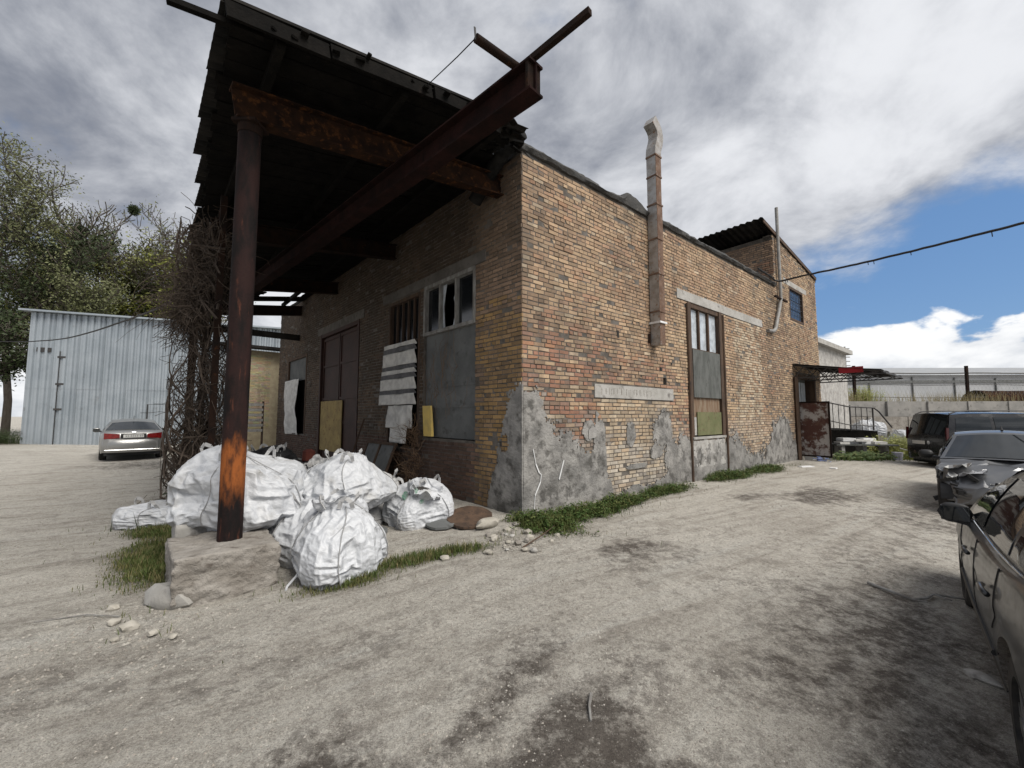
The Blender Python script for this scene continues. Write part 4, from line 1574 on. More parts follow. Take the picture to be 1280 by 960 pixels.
def put_bag(key, x, y, z, rot, sc, label, name='bulk_sack', mat='bag', tilt=(0, 0), flip=False, group=None, mouth=None):
    X, faces = PROTO[key]
    Y = X * np.array(sc)
    if flip:
        Y = Y * np.array([-1, 1, 1])
    q = x * 7.3 + y * 3.1
    hgt = Y[:, 2].max()
    t_ = Y[:, 2] / hgt
    Y = Y + np.stack([0.10 * (t_ ** 1.5) * math.sin(q) + 0.05 * np.sin(Y[:, 1] * 5 + q), 0.10 * (t_ ** 1.5) * math.cos(q * 1.7) + 0.05 * np.sin(Y[:, 0] * 5 + q * 2),
                      t_ * (0.07 * np.sin(Y[:, 0] * 4.2 + q * 3) + 0.06 * np.sin(Y[:, 1] * 4.7 + q))], 1)
    Y[:, 2] = np.where(Y[:, 2] < 0.05, 0.05 + (Y[:, 2] - 0.05) * 0.4, Y[:, 2])
    c, s = math.cos(tilt[0]), math.sin(tilt[0])
    Y = Y @ np.array([[c, 0, s], [0, 1, 0], [-s, 0, c]]).T
    c, s = math.cos(tilt[1]), math.sin(tilt[1])
    Y = Y @ np.array([[1, 0, 0], [0, c, -s], [0, s, c]]).T
    c, s = math.cos(R(rot)), math.sin(R(rot))
    Y = Y @ np.array([[c, -s, 0], [s, c, 0], [0, 0, 1]]).T
    Y[:, 2] -= Y[:, 2].min()
    Y = Y + np.array([x, y, z - .05])
    mb = MB(); mb.v = [tuple(p) for p in Y]; mb.f = list(faces); mb.c = [None] * len(faces)
    o = mb.build(name, M[mat], smooth=True, recalc=True)
    tag(o, label, 'sack', group)
    # sewn seams and lifting loops
    cen_ = Y.mean(0)
    hgt = Y[:, 2].max() - Y[:, 2].min()
    for k in range(4):
        a_ = R(rot) + math.pi / 4 + k * math.pi / 2
        dv = np.array([math.cos(a_), math.sin(a_)])
        rel = Y[:, :2] - cen_[:2]
        lat = np.abs(rel @ np.array([-dv[1], dv[0]]))
        out_ = rel @ dv
        P = []
        for zi in np.linspace(0.10, 0.93, 16):
            m_ = (np.abs(Y[:, 2] - Y[:, 2].min() - zi * hgt) < 0.035) & (lat < 0.05)
            if m_.any():
                c_ = np.where(m_)[0]
                i_ = c_[np.argmax(out_[c_])]
                P.append(Y[i_])
        if len(P) > 4:
            for _ in range(3):
                P = [P[0]] + [(P[i - 1] + 2 * P[i] + P[i + 1]) / 4 for i in range(1, len(P) - 1)] + [P[-1]]
            P = [p_ + np.array([dv[0], dv[1], 0.2]) * .012 for p_ in P]
            mb = MB(); mb.tube(P, .005, 5); mb.build('seam', M['bag_seam'], o)
            t0 = P[-1]
            sd_ = np.array([-dv[1], dv[0], 0])
            ex = np.array([dv[0], dv[1], 0])
            lp = [t0 - sd_ * .07 - UZ * .02, t0 - sd_ * .05 + UZ * .07 + ex * .02, t0 + UZ * .10 + ex * .06, t0 + sd_ * .05 + UZ * .05 + ex * .05, t0 + sd_ * .07 - UZ * .03]
            mb = MB()
            for p_, q_ in zip(lp, lp[1:]):
                mb.bar(p_, q_, .045, .006, up=ex + UZ * .3)
            mb.build('lifting_loop', M['bag_dull'], o)
    if mouth:
        # open mouth: a crumpled collar of cloth standing round the top
        top = Y[np.argmax(Y @ np.array([mouth[0] * .6, mouth[1] * .6, 1.0]))]
        r0 = mouth[2]
        ax = np.array([mouth[0], mouth[1], 1.4]); ax /= np.linalg.norm(ax)
        e1 = np.cross(ax, [0.3, 1, 0]); e1 /= np.linalg.norm(e1)
        e2 = np.cross(ax, e1)
        P = []
        for i in range(9):
            t = i / 8
            row = []
            for k in range(65):
                a_ = 2 * math.pi * k / 64
                cx_, sx_ = math.cos(a_), math.sin(a_)
                n_ = fbm(cx_ * 1.6 + x, sx_ * 1.6 + y, t * 1.2, 4)
                n2 = nz(cx_ * 5 + x, sx_ * 5, t * 2)
                rr = r0 * (0.85 + 0.45 * t + 0.35 * n_ + 0.12 * n2)
                hh = -0.10 + t * mouth[3] * (1 + 0.9 * nz(cx_ * 1.3 + y, sx_ * 1.3, 5)) - 0.30 * mouth[3] * t * t * (1 + n_)
                row.append(top - ax * 0.03 + e1 * rr * cx_ + e2 * rr * sx_ + ax * hh)
            P.append(row)
        mb = MB(); mb.slab(P, lambda p: np.array([0, 0, .004]))
        mb.build('open_mouth', M[mat], o, smooth=True)
        mb = MB(); mb.tube([top - ax * .06, top - ax * .055], r0 * .8, 20); mb.build('mouth_shade_disc', M['inside_shade'], o)  # dark disc painted as the shade down the sack's mouth
    return o


proto('A', 1, 0.56, 0.52, 0.82, peaks=2)
proto('B', 2, 0.50, 0.46, 0.72, peaks=1)
proto('C', 3, 0.72, 0.60, 0.95, peaks=3)
proto('D', 4, 0.45, 0.40, 0.85, peaks=2)

G = -0.10
front = put_bag('B', -1.86, 4.60, G, 70, (0.98, 1.0, 0.92), 'slumped white sack with a trailing tie beside the footing block', mouth=(-.5, -.1, .16, .13))
put_bag('B', -2.42, 5.25, G, 100, (1.05, 1.1, 0.92), 'half hidden white sack squeezed behind the slumped one')
put_bag('C', -3.18, 5.10, 0.32, 35, (0.88, 0.92, 0.92), 'largest white sack resting on the pale block behind the post')
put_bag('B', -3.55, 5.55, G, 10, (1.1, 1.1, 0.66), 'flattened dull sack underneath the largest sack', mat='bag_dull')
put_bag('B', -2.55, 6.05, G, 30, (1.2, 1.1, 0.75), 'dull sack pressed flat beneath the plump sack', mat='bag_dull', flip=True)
put_bag('A', -2.35, 5.85, 0.36, 160, (1.0, 1.05, 0.80), 'plump white sack lying on top of the others in the middle of the heap', flip=True)
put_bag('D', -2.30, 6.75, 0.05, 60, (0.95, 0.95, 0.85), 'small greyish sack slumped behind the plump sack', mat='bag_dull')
lone = put_bag('D', -1.40, 6.30, G + .06, 200, (0.98, 0.95, 0.80), 'gaping white sack with green print standing alone by the wall', mouth=(.6, -.5, .19, .22))
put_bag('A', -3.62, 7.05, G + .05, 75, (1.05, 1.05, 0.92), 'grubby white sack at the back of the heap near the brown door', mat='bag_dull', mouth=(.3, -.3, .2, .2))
put_bag('D', -3.05, 7.5, G + .05, 15, (1.0, 1.0, 1.05), 'upright white sack peeking between the back sacks')
put_bag('B', -5.55, 6.75, gz(-5.55, 6.75) - .02, 50, (1.0, 0.8, 0.62), 'small limp white sack lying at the foot of the vines')
put_bag('D', -4.75, 7.9, G + .3, 15, (1.25, 1.2, 0.95), 'black plastic sack sitting at the back of the white sacks', name='bin_bag', mat='bag_black')

# faded green print on the lone sack
me = lone.data
vs = np.array([v_.co for v_ in me.vertices])
for (dx, dz, rr) in ((-.16, .52, .05), (-.02, .58, .035), (.10, .46, .03)):
    tgt = np.array([dx, -1.2, dz])
    cand = np.array([p.center for p in me.polygons])
    sc = np.hypot(cand[:, 0] - dx, cand[:, 2] - dz) + (cand[:, 1] > 0) * 9
    mb = MB()
    vm = {}
    for fi in np.where((sc < rr))[0]:
        p = me.polygons[fi]
        mb.add([vs[i] + np.array(p.normal) * .005 + ORIG[lone.name] for i in p.vertices], [(0, 1, 2, 3)])
    if mb.v:
        mb.build('green_print', M['print_green'], lone, recalc=False)
# ------------------------------------------------------------------ cars
def paint(name, c, rough=0.32, metal=0.4, dust=(0.22, 0.20, 0.17), amt=0.25):
    m, nt = new_mat(name)
    f, _ = noise_fac(nt, 3, 0.45, 0.8, detail=7)
    ml = nt.nodes.new('ShaderNodeMath'); ml.operation = 'MULTIPLY'; nt.links.new(f, ml.inputs[0]); ml.inputs[1].default_value = amt
    col = mixc(nt, ml.outputs[0], c, dust)
    g = nt.nodes.new('ShaderNodeNewGeometry'); sp = nt.nodes.new('ShaderNodeSeparateXYZ'); nt.links.new(g.outputs['Position'], sp.inputs[0])
    r = nt.nodes.new('ShaderNodeMapRange'); r.inputs[1].default_value = 0.45; r.inputs[2].default_value = -0.1; nt.links.new(sp.outputs[2], r.inputs[0])
    ml2 = nt.nodes.new('ShaderNodeMath'); ml2.operation = 'MULTIPLY'; nt.links.new(r.outputs[0], ml2.inputs[0]); ml2.inputs[1].default_value = amt * 1.6
    col = mixc(nt, ml2.outputs[0], col, dust)
    ra = nt.nodes.new('ShaderNodeMath'); ra.operation = 'MULTIPLY_ADD'
    nt.links.new(f, ra.inputs[0]); ra.inputs[1].default_value = 0.25; ra.inputs[2].default_value = rough
    finish(nt, col, ra.outputs[0], metal, [], 0.5, coat=0.4)
    return m


M['p_silver'] = paint('silver_paint', (0.30, 0.30, 0.295), 0.30, 0.6)
M['p_black'] = paint('black_paint', (0.010, 0.010, 0.012), 0.22, 0.0, amt=0.06)
M['p_grey'] = paint('graphite_paint', (0.022, 0.024, 0.027), 0.30, 0.15, amt=0.05)
M['p_wreck'] = paint('wreck_paint', (0.12, 0.125, 0.135), 0.3, 0.5, amt=0.25)
M['lamp_red'] = simple('red_lamp_lens', (0.22, 0.012, 0.012), (0.14, 0.008, 0.008), scale=12, bump=0, rough=0.15, spec=0.6)
M['lamp_dark'] = simple('smoked_lamp_lens', (0.05, 0.006, 0.006), None, bump=0, rough=0.15, spec=0.6)
M['lamp_clear'] = simple('clear_lamp_lens', (0.35, 0.36, 0.38), (0.2, 0.2, 0.21), scale=12, bump=0, rough=0.12, spec=0.7)
M['plate'] = simple('plate_white', (0.62, 0.62, 0.60), None, bump=0, rough=0.5)
M['ink'] = simple('plate_ink', (0.02, 0.02, 0.025), None, bump=0, rough=0.6)
M['chrome'] = simple('chrome', (0.6, 0.6, 0.6), None, bump=0, rough=0.15, metal=1.0)
M['rim'] = simple('alloy_rim', (0.30, 0.30, 0.31), (0.2, 0.19, 0.18), scale=10, bump=0, rough=0.35, metal=0.7)


def interp(tab, x):
    if x <= tab[0][0]:
        return tab[0][1]
    for (a, b), (c, d) in zip(tab, tab[1:]):
        if x <= c:
            t = (x - a) / (c - a)
            t = t * t * (3 - 2 * t) * 0.5 + t * 0.5
            return b + (d - b) * t
    return tab[-1][1]


class Car:
    def __init__(self, name, loc, head, spec, label, cat, paintm):
        self.s = spec
        h = np.array([head[0], head[1], 0.0]); h /= np.linalg.norm(h)
        lft = np.array([-h[1], h[0], 0])
        self.loc = np.array(loc, float)
        self.h, self.l = h, lft
        self.root = empty(name, loc)
        tag(self.root, label, cat)
        self.paint = M[paintm]

    def W(self, x, y, z):
        return self.loc + self.h * x + self.l * y + UZ * z

    def put(self, mb, name, mat, parent=None, **kw):
        mb.v = [tuple(self.W(*p)) for p in mb.v]
        return mb.build(name, M[mat] if isinstance(mat, str) else mat, parent or self.root, **kw)

    def zbot(self, x):
        s = self.s
        z = interp(s['sill'], x)
        for xc in (s['xf'], s['xr']):
            d = abs(x - xc)
            ra = s['arch']
            if d < ra:
                z = max(z, s['r'] + math.sqrt(ra * ra - d * d))
        return z

    def side(self, x, z):
        """half width of the flank at (x, z)"""
        s = self.s
        w = interp(s['w'], x)
        zt = interp(s['top'], x)
        t = (z - 0.2) / max(0.2, zt - 0.2)
        t = min(1, max(0, t))
        return w * (0.945 + 0.22 * t - 0.20 * t ** 2.2 - 0.012 * math.exp(-((t - .62) / .05) ** 2))

    def build_body(self, crumple=None, nose=0.0):
        s = self.s
        xs = set(np.linspace(s['x0'], s['x1'], 46).tolist())
        for xc in (s['xf'], s['xr']):
            for a in np.linspace(-1, 1, 15):
                xs.add(xc + s['arch'] * math.sin(a * math.pi / 2) * 0.9999)
        xs = sorted(xs)
        P = []
        for x in xs:
            zt = interp(s['top'], x)
            zb = self.zbot(x)
            zs = zt - 0.05
            half = []
            for t in np.linspace(0, 1, 10):
                z = zb + (zs - zb) * t
                half.append((x, self.side(x, z), z))
            w = self.side(x, zs)
            half += [(x, w * 0.965, zt - 0.012), (x, w * 0.90, zt + 0.004), (x, w * 0.6, zt + s.get('crown', 0.025)), (x, w * 0.3, zt + s.get('crown', .025) * 1.25)]
            full = half + [(x, 0, zt + s.get('crown', .025) * 1.35)] + [(x, -y, z) for (x, y, z) in reversed(half)]
            if crumple:
                full = [crumple(*p) for p in full]
            P.append(full)
        mb = MB(); mb.grid(P)
        n = len(P[0])
        mb.f.append(tuple(range(n))); mb.c.append(None)
        k = (len(P) - 1) * n
        mb.f.append(tuple(k + i for i in range(n))); mb.c.append(None)
        self.body = self.put(mb, 'body', self.paint, smooth=True, flat_angle=38)
        mb = MB()
        ww = interp(s['w'], 0) - .16
        mb.hexa([(s['x0'] + .1, -ww, .2), (s['x1'] - .12 - nose, -ww, .2), (s['x1'] - .12 - nose, ww, .2), (s['x0'] + .1, ww, .2),
                 (s['x0'] + .1, -ww, .62), (s['x1'] - .2 - nose, -ww, .62), (s['x1'] - .2 - nose, ww, .62), (s['x0'] + .1, ww, .62)])
        self.put(mb, 'underbody', 'plastic_black')

    def S(self, xb, xt, t, sgn):
        s = self.s
        yb = self.side(xb, interp(s['top'], xb) - .05) * 0.955
        zb = interp(s['top'], xb) - 0.01
        yr = s['yr'](xt) if callable(s['yr']) else s['yr']
        zr = interp(s['roof'], xt) - 0.035
        bow = 0.035 * math.sin(math.pi * min(1, t))
        return (xb + (xt - xb) * t, sgn * (yb + (yr - yb) * t + bow), zb + (zr - zb) * t)

    def build_top(self, windows, windscreen='car_glass'):
        s = self.s
        A, B, Cc, D = s['A'], s['B'], s['C'], s['D']
        n = 26
        for sgn in (1, -1):
            P = []
            for i in range(n + 1):
                q = i / n
                xb = D + (A - D) * q
                xt = Cc + (B - Cc) * q
                P.append([self.S(xb, xt, t, sgn) for t in np.linspace(0, 1, 7)])
            mb = MB(); mb.grid(P)
            self.put(mb, 'side_panel', self.paint, smooth=True)
            for (b0, b1, t0, t1, lo, hi) in windows:
                P = []
                for i in range(7):
                    q = i / 6
                    P.append([self.S(b0 + (b1 - b0) * q, t0 + (t1 - t0) * q, t, sgn) for t in np.linspace(lo, hi, 6)])
                mb = MB(); mb.slab([[(x, y + sgn * .005, z) for (x, y, z) in r_] for r_ in P], (0, sgn * 0.003, 0))
                self.put(mb, 'side_window', 'car_glass', smooth=True, flat_angle=40)
        def cross(xe, ze, ye, bow, up, m=12):
            return [(xe + bow * (1 - (2 * j / m - 1) ** 2), ye * (1 - 2 * j / m), ze + up * (1 - (2 * j / m - 1) ** 2)) for j in range(m + 1)]
        yr = s['yr']
        # roof
        P = []
        for i in range(13):
            x = Cc + (B - Cc) * i / 12
            P.append(cross(x, interp(s['roof'], x) - .033, yr + .012, 0.06 * i / 12 - 0.04 * (1 - i / 12), 0.055))
        mb = MB(); mb.grid(P)
        self.roof = self.put(mb, 'roof', self.paint, smooth=True)
        for (xb, xt, nm, bow_b, bow_t, matn) in ((A, B, 'windscreen', 0.12, 0.06, windscreen), (D, Cc, 'rear_window', -0.08, -0.04, 'car_glass')):
            yb = self.side(xb, interp(s['top'], xb) - .05) * 0.955
            P = []
            for i in range(9):
                t = i / 8
                x = xb + (xt - xb) * t
                zb = interp(s['top'], xb) - .0
                zt = interp(s['roof'], xt) - 0.033
                P.append(cross(x, zb + (zt - zb) * t, yb + (yr + .012 - yb) * t, bow_b + (bow_t - bow_b) * t, 0.03 + 0.025 * t))
            mb = MB(); mb.grid(P)
            # glass set in: frame in body colour = outermost column strips
            fr = self.put(mb, nm + '_frame', self.paint, smooth=True)
            Q = []
            sx = 1 if nm == 'windscreen' else -1
            for i in range(9):
                t = 0.05 + 0.87 * i / 8
                row = P[0]
                x = xb + (xt - xb) * t
                zb = interp(s['top'], xb); zt = interp(s['roof'], xt) - 0.033
                yy = (yb + (yr + .012 - yb) * t) * 0.93
                Q.append([(px + sx * 0.006, py, pz + 0.006) for (px, py, pz) in cross(x, zb + (zt - zb) * t, yy, (bow_b + (bow_t - bow_b) * t), 0.03 + 0.025 * t)])
            mb = MB(); mb.slab(Q, (0.003 * sx, 0, 0.003))
            self.put(mb, nm, matn, smooth=True, flat_angle=40)

    def wheels(self, which=(0, 1, 2, 3), flat=()):
        s = self.s
        r, wd = s['r'], 0.20
        i = -1
        for xc in (s['xf'], s['xr']):
            for sgn in (1, -1):
                i += 1
                if i not in which:
                    continue
                y1 = sgn * (self.side(xc, 0.5) - 0.02)
                y0 = y1 - sgn * wd
                mb = MB()
                prof = [(y0, r * .62), (y0, r * .93), (y0 + sgn * .025, r), (y1 - sgn * .025, r), (y1, r * .93), (y1, r * .66), (y1 - sgn * .03, r * .64)]
                N = 32
                P = [[(xc + rr * math.cos(2 * math.pi * k / N), yy, r + rr * math.sin(2 * math.pi * k / N)) for (yy, rr) in prof] for k in range(N)]
                P.append(P[0])
                mb.grid(P)
                w = self.put(mb, 'wheel', 'tyre', smooth=True, flat_angle=40)
                mb = MB()
                mb.tube([(xc, y1 - sgn * .05, r), (xc, y1 - sgn * .07, r)], r * .63, 24)
                mb.tube([(xc, y1 - sgn * .004, r), (xc, y1 - sgn * .06, r)], r * .14, 12)
                for k in range(7):
                    a = 2 * math.pi * k / 7
                    mb.bar((xc + r * .1 * math.cos(a), y1 - sgn * .02, r + r * .1 * math.sin(a)), (xc + r * .63 * math.cos(a), y1 - sgn * .03, r + r * .63 * math.sin(a)), 0.05, 0.02, up=(0, 1, 0))
                self.put(mb, 'rim', 'rim', w)
        for xc in (s['xf'], s['xr']):
            for sgn in (1, -1):
                y1 = sgn * (self.side(xc, 0.5) - 0.06)
                mb = MB()
                ra = s['arch'] + .015
                N = 14
                P = [[(xc + ra * math.cos(math.pi * k / N), y1, s['r'] + ra * math.sin(math.pi * k / N)), (xc + ra * math.cos(math.pi * k / N), y1 - sgn * .3, s['r'] + ra * math.sin(math.pi * k / N))] for k in range(N + 1)]
                mb.grid(P)
                self.put(mb, 'wheel_well', 'plastic_black')

    def seam(self, pts, r=0.005, sgn=1, mat='plastic_black', name='door_gap'):
        mb = MB()
        P = []
        for (x0, z0), (x1, z1) in zip(pts, pts[1:]):
            for t in np.linspace(0, 1, 7):
                x, z = x0 + (x1 - x0) * t, z0 + (z1 - z0) * t
                P.append((x, sgn * (self.side(x, z) + .001), z))
        mb.tube(P, r, 5)
        return self.put(mb, name, mat)

    def box(self, name, mat, a, b, parent=None, bev=0.0):
        mb = MB()
        (x0, y0, z0), (x1, y1, z1) = a, b
        mb.hexa([(x0, y0, z0), (x1, y0, z0), (x1, y1, z0), (x0, y1, z0), (x0, y0, z1), (x1, y0, z1), (x1, y1, z1), (x0, y1, z1)])
        return self.put(mb, name, mat, parent)

    def mirror(self, x, z, sgn, mat=None, size=(0.12, 0.23, 0.17), off=0.06):
        y = self.side(x, z) - 0.02
        mb = MB()
        P = []
        for i in range(9):
            a = -1 + 2 * i / 8
            rr = math.sqrt(max(0.0, 1 - abs(a) ** 3)) * 0.98 + .02
            P.append([(x + size[0] * 0.5 * rr * math.cos(t) * (1.2 if math.cos(t) > 0 else .5), sgn * (y + off + size[1] / 2 + a * size[1] / 2), z + .10 + size[2] / 2 * rr * math.sin(t)) for t in np.linspace(0, 2 * math.pi, 15)])
        mb.grid(P)
        m = self.put(mb, 'wing_mirror', mat or self.paint, smooth=True)
        mb = MB(); mb.bar((x, sgn * (y - .02), z + .03), (x, sgn * (y + .12), z + .06), 0.07, 0.05)
        self.put(mb, 'mirror_stalk', 'plastic_black', m)
        mb = MB(); mb.bar((x - size[0] * .30, sgn * (y + off + .025), z + .10), (x - size[0] * .32, sgn * (y + off - .02 + size[1]), z + .10), 0.006, size[2] * .72)
        self.put(mb, 'mirror_glass', 'car_glass', m)
        return m


SEDAN = dict(x0=-2.30, x1=2.28, xf=1.38, xr=-1.30, r=0.315, arch=0.375, crown=0.03,
             sill=[(-2.30, .42), (-2.1, .28), (-1.6, .22), (1.6, .20), (2.1, .24), (2.28, .36)],
             w=[(-2.30, .66), (-2.22, .78), (-2.0, .86), (-1.2, .89), (0, .895), (1.4, .885), (1.9, .84), (2.15, .72), (2.28, .50)],
             top=[(-2.30, .86), (-2.24, .98), (-2.1, 1.02), (-1.55, 1.04), (-.5, 0.97), (.75, 0.94), (1.0, .955), (1.6, .86), (2.1, .74), (2.22, .66), (2.28, .56)],
             roof=[(-1.1, 1.35), (-.5, 1.44), (0.0, 1.45), (.35, 1.41)], A=0.98, B=0.28, C=-1.00, D=-1.72, yr=0.60)
WIN_SEDAN = [(-0.02, 0.80, 0.03, 0.32, 0.10, 0.88), (-0.95, -0.10, -0.78, -0.05, 0.10, 0.88), (-1.40, -1.02, -0.98, -0.86, 0.12, 0.82)]

# --- silver saloon seen from behind
hd = np.array([-0.690, 0.724])
c_rear = np.array([-13.45, 14.75])
sc_ = c_rear + hd * 2.3
car = Car('parked_car', (sc_[0], sc_[1], gz(*sc_) + 0.0), hd, SEDAN, 'silver saloon car parked tail out before the corrugated metal shed', 'car', 'p_silver')
car.build_body(); car.build_top(WIN_SEDAN); car.wheels()
s = SEDAN
for sg in (1, -1):
    # tail lamps wrap round the corners
    P = []
    for i in range(7):
        t = i / 6
        y = 0.36 + 0.40 * t
        x = -2.335 + 0.02 * t + (0.16 * max(0, t - .55) ** 1.2)
        P.append([(x, sg * y, .80 - .03 * t), (x, sg * y, .94 + .035 * t)])
    mb = MB(); mb.slab(P, (0.06, 0, 0)); car.put(mb, 'tail_lamp', 'lamp_red', smooth=False)
    car.mirror(0.55, 0.92, sg)
car.box('plate_recess', 'plastic_black', (-2.325, -.34, .79), (-2.25, .34, .95))
pl_ = car.box('number_plate', 'plate', (-2.335, -.27, .81), (-2.32, .27, .92))
rr_ = random.Random(2)
y = .21
for ch in range(8):
    mb = MB()
    for bx in ((0, .0, .008, .07), (.022, 0, .030, .07), (0, .062, .03, .07) if rr_.random() < .6 else (0, .03, .03, .038)):
        mb.hexa([(-2.338, y - bx[0], .83 + bx[1]), (-2.3355, y - bx[0], .83 + bx[1]), (-2.3355, y - bx[2], .83 + bx[1]), (-2.338, y - bx[2], .83 + bx[1]),
                 (-2.338, y - bx[0], .83 + bx[3]), (-2.3355, y - bx[0], .83 + bx[3]), (-2.3355, y - bx[2], .83 + bx[3]), (-2.338, y - bx[2], .83 + bx[3])])
    car.put(mb, 'plate_character', 'ink', pl_)
    y -= .055 if ch not in (1, 5) else .075
mb = MB()
P = []
for i in range(13):
    t = -1 + i / 6
    y = 0.80 * t
    x = -2.39 + 0.20 * abs(t) ** 3
    P.append([(x + .03, y, .30), (x, y, .40), (x - .015, y, .56), (x, y, .68), (x + .06, y, .745)])
mb.slab(P, (0.10, 0, 0)); car.put(mb, 'rear_bumper', car.paint, smooth=True, flat_angle=45)
mb = MB(); mb.tube([(-2.42, -.72, .395), (-2.425, 0, .395), (-2.42, .72, .395)], .012, 6); car.put(mb, 'bumper_strip', 'chrome')
mb = MB(); mb.tube([(-.9, 0, 1.44), (-1.0, 0, 1.58)], .008, 6); car.put(mb, 'antenna', 'plastic_black')
mb = MB(); mb.tube([(-2.31, -.05, 1.0), (-2.31, .05, 1.0)], .02, 8); car.put(mb, 'badge', 'chrome')

# --- graphite saloon parked along the lane, left flank close by
hd = np.array([math.sin(R(43.5)), math.cos(R(43.5))])
rt = np.array([hd[1], -hd[0]])
fa = hd * 5.85 + rt * (0.30 + 0.895)
ctr = fa - hd * 1.38
car = Car('parked_car', (ctr[0], ctr[1], -0.19), hd, SEDAN, 'dark graphite saloon with black wing mirror parked at the lane edge opposite the brick wall', 'car', 'p_grey')
car.build_body(); car.build_top(WIN_SEDAN); car.wheels()
car.seam([(0.86, .90), (0.82, .60), (0.86, .32), (0.80, .27)], sgn=1)
car.seam([(-0.12, .93), (-0.12, .30)], sgn=1)
car.seam([(-1.02, .97), (-0.98, .75), (-0.92, .62)], sgn=1)
car.seam([(0.80, .26), (-0.85, .27)], sgn=1)
for x in (0.1, -0.85):
    yy = car.side(x, .80)
    mb = MB(); mb.tube([(x - .10, yy + .02, .80), (x - .05, yy + .035, .81), (x + .05, yy + .035, .81), (x + .10, yy + .02, .80)], .014, 8); car.put(mb, 'door_handle', car.paint, smooth=True)
mb = MB()
P = []
for t in np.linspace(-1.35, 0.85, 20):
    q = car.S(t, t, 0.05, 1); P.append((q[0], q[1] + .012, q[2]))
mb.tube(P, .006, 6); car.put(mb, 'window_trim', 'chrome')
mb = MB()
mb.tube([(x, car.side(x, .46) + .004, .46) for x in np.linspace(-0.85, 0.9, 16)], .016, 6); car.put(mb, 'rub_strip', 'plastic_black')
for sg in (1, -1):
    car.mirror(0.62, 0.88, sg, M['plastic_black'] if sg == 1 else None, size=(0.12, 0.21, 0.16), off=-0.03)
mb = MB(); mb.fbox(lambda a, b, c: np.array([a, b, c]), 1.90, 1.96, car.side(1.93, .62) - .01, car.side(1.93, .62) + .008, .60, .66); car.put(mb, 'side_repeater', 'plastic_black')
for sg in (1, -1):
    mb = MB(); P = []
    for i in range(6):
        t = i / 5; y = .40 + .38 * t; x = -2.31 + .02 * t + .14 * t * t
        P.append([(x, sg * y, .80), (x, sg * y, .95)])
    mb.slab(P, (.05, 0, 0)); car.put(mb, 'tail_lamp', 'lamp_red')
    mb = MB(); P = []
    for i in range(6):
        t = i / 5; y = .42 + .34 * t; x = 2.27 - .34 * t * t
        P.append([(x, sg * y, .56), (x - .03, sg * y, .70)])
    mb.slab(P, (-.05, 0, 0)); car.put(mb, 'headlamp', 'lamp_clear')

# --- wrecked car facing the camera, bonnet torn open
def crumple(x, y, z):
    if x > 0.85:
        t = min(1, (x - .85) / .9)
        n1 = Vector((x * 3.1, y * 3.1, z * 3.1 + 5))
        d = mnoise.noise_vector(n1) * 0.20 * t + mnoise.noise_vector(n1 * 2.7) * 0.10 * t
        x2 = x - 0.38 * t * t
        return (x2 + d.x, y * (1 - .04 * t) + d.y * .6, max(.12, z + d.z * .9 - .06 * t))
    return (x, y, z)


hd = -np.array([math.sin(R(47)), math.cos(R(47))])
ctr = np.array([math.sin(R(49.8)), math.cos(R(49.8))]) * 12.0 - hd * 0.3
car = Car('wrecked_car', (ctr[0], ctr[1], gz(*ctr) - .02), hd, SEDAN, 'wrecked dark car with a smashed front and torn bonnet facing down the lane', 'car', 'p_wreck')
car.build_body(crumple, 0.75); car.build_top(WIN_SEDAN); car.wheels()
for sg in (1, -1):
    car.mirror(0.62, 0.90, sg, M['plastic_black'])
rr_ = random.Random(9)
mb = MB()
for i in range(26):
    p = np.array([rr_.uniform(1.35, 1.95), rr_.uniform(-.75, .75), rr_.uniform(.30, .78)])
    d = np.array([rr_.uniform(-.15, .15), rr_.uniform(-.2, .2), rr_.uniform(-.10, .10)])
    mb.bar(p, p + d, rr_.uniform(.03, .12), rr_.uniform(.02, .08))
car.put(mb, 'engine_wreckage', 'plastic_black')
for i, (x, y, z) in enumerate(((1.55, .50, .80), (1.6, -.45, .74), (1.62, -.10, .60), (1.72, .62, .52), (1.5, -.62, .82), (1.45, .25, .86))):
    mb = MB()
    P = []
    for a in range(6):
        P.append([(x + .05 * a - .1 + .03 * nz(a, b, i), y + .055 * b - .15 + .03 * nz(a * 2, b, i + 3), z + .07 * nz(a * .9, b * .9, i * 3.3) + .015 * b) for b in range(7)])
    mb.slab(P, (0, 0, .006)); car.put(mb, 'torn_panel', 'p_silver' if i % 2 == 0 else 'lamp_clear')
mb = MB(); mb.tube([(1.0, -.55, .985), (1.02, 0, 1.005), (1.0, .5, .985)], .012, 6); car.put(mb, 'wiper', 'plastic_black')
mb = MB(); mb.bar((0.98, .1, 1.0), (0.62, .03, 1.22), .018, .012); car.put(mb, 'wiper', 'plastic_black')
mb = MB(); mb.tube([(.2, 0, 1.47), (.12, 0, 1.56)], [.02, .004], 6); car.put(mb, 'antenna', 'plastic_black')

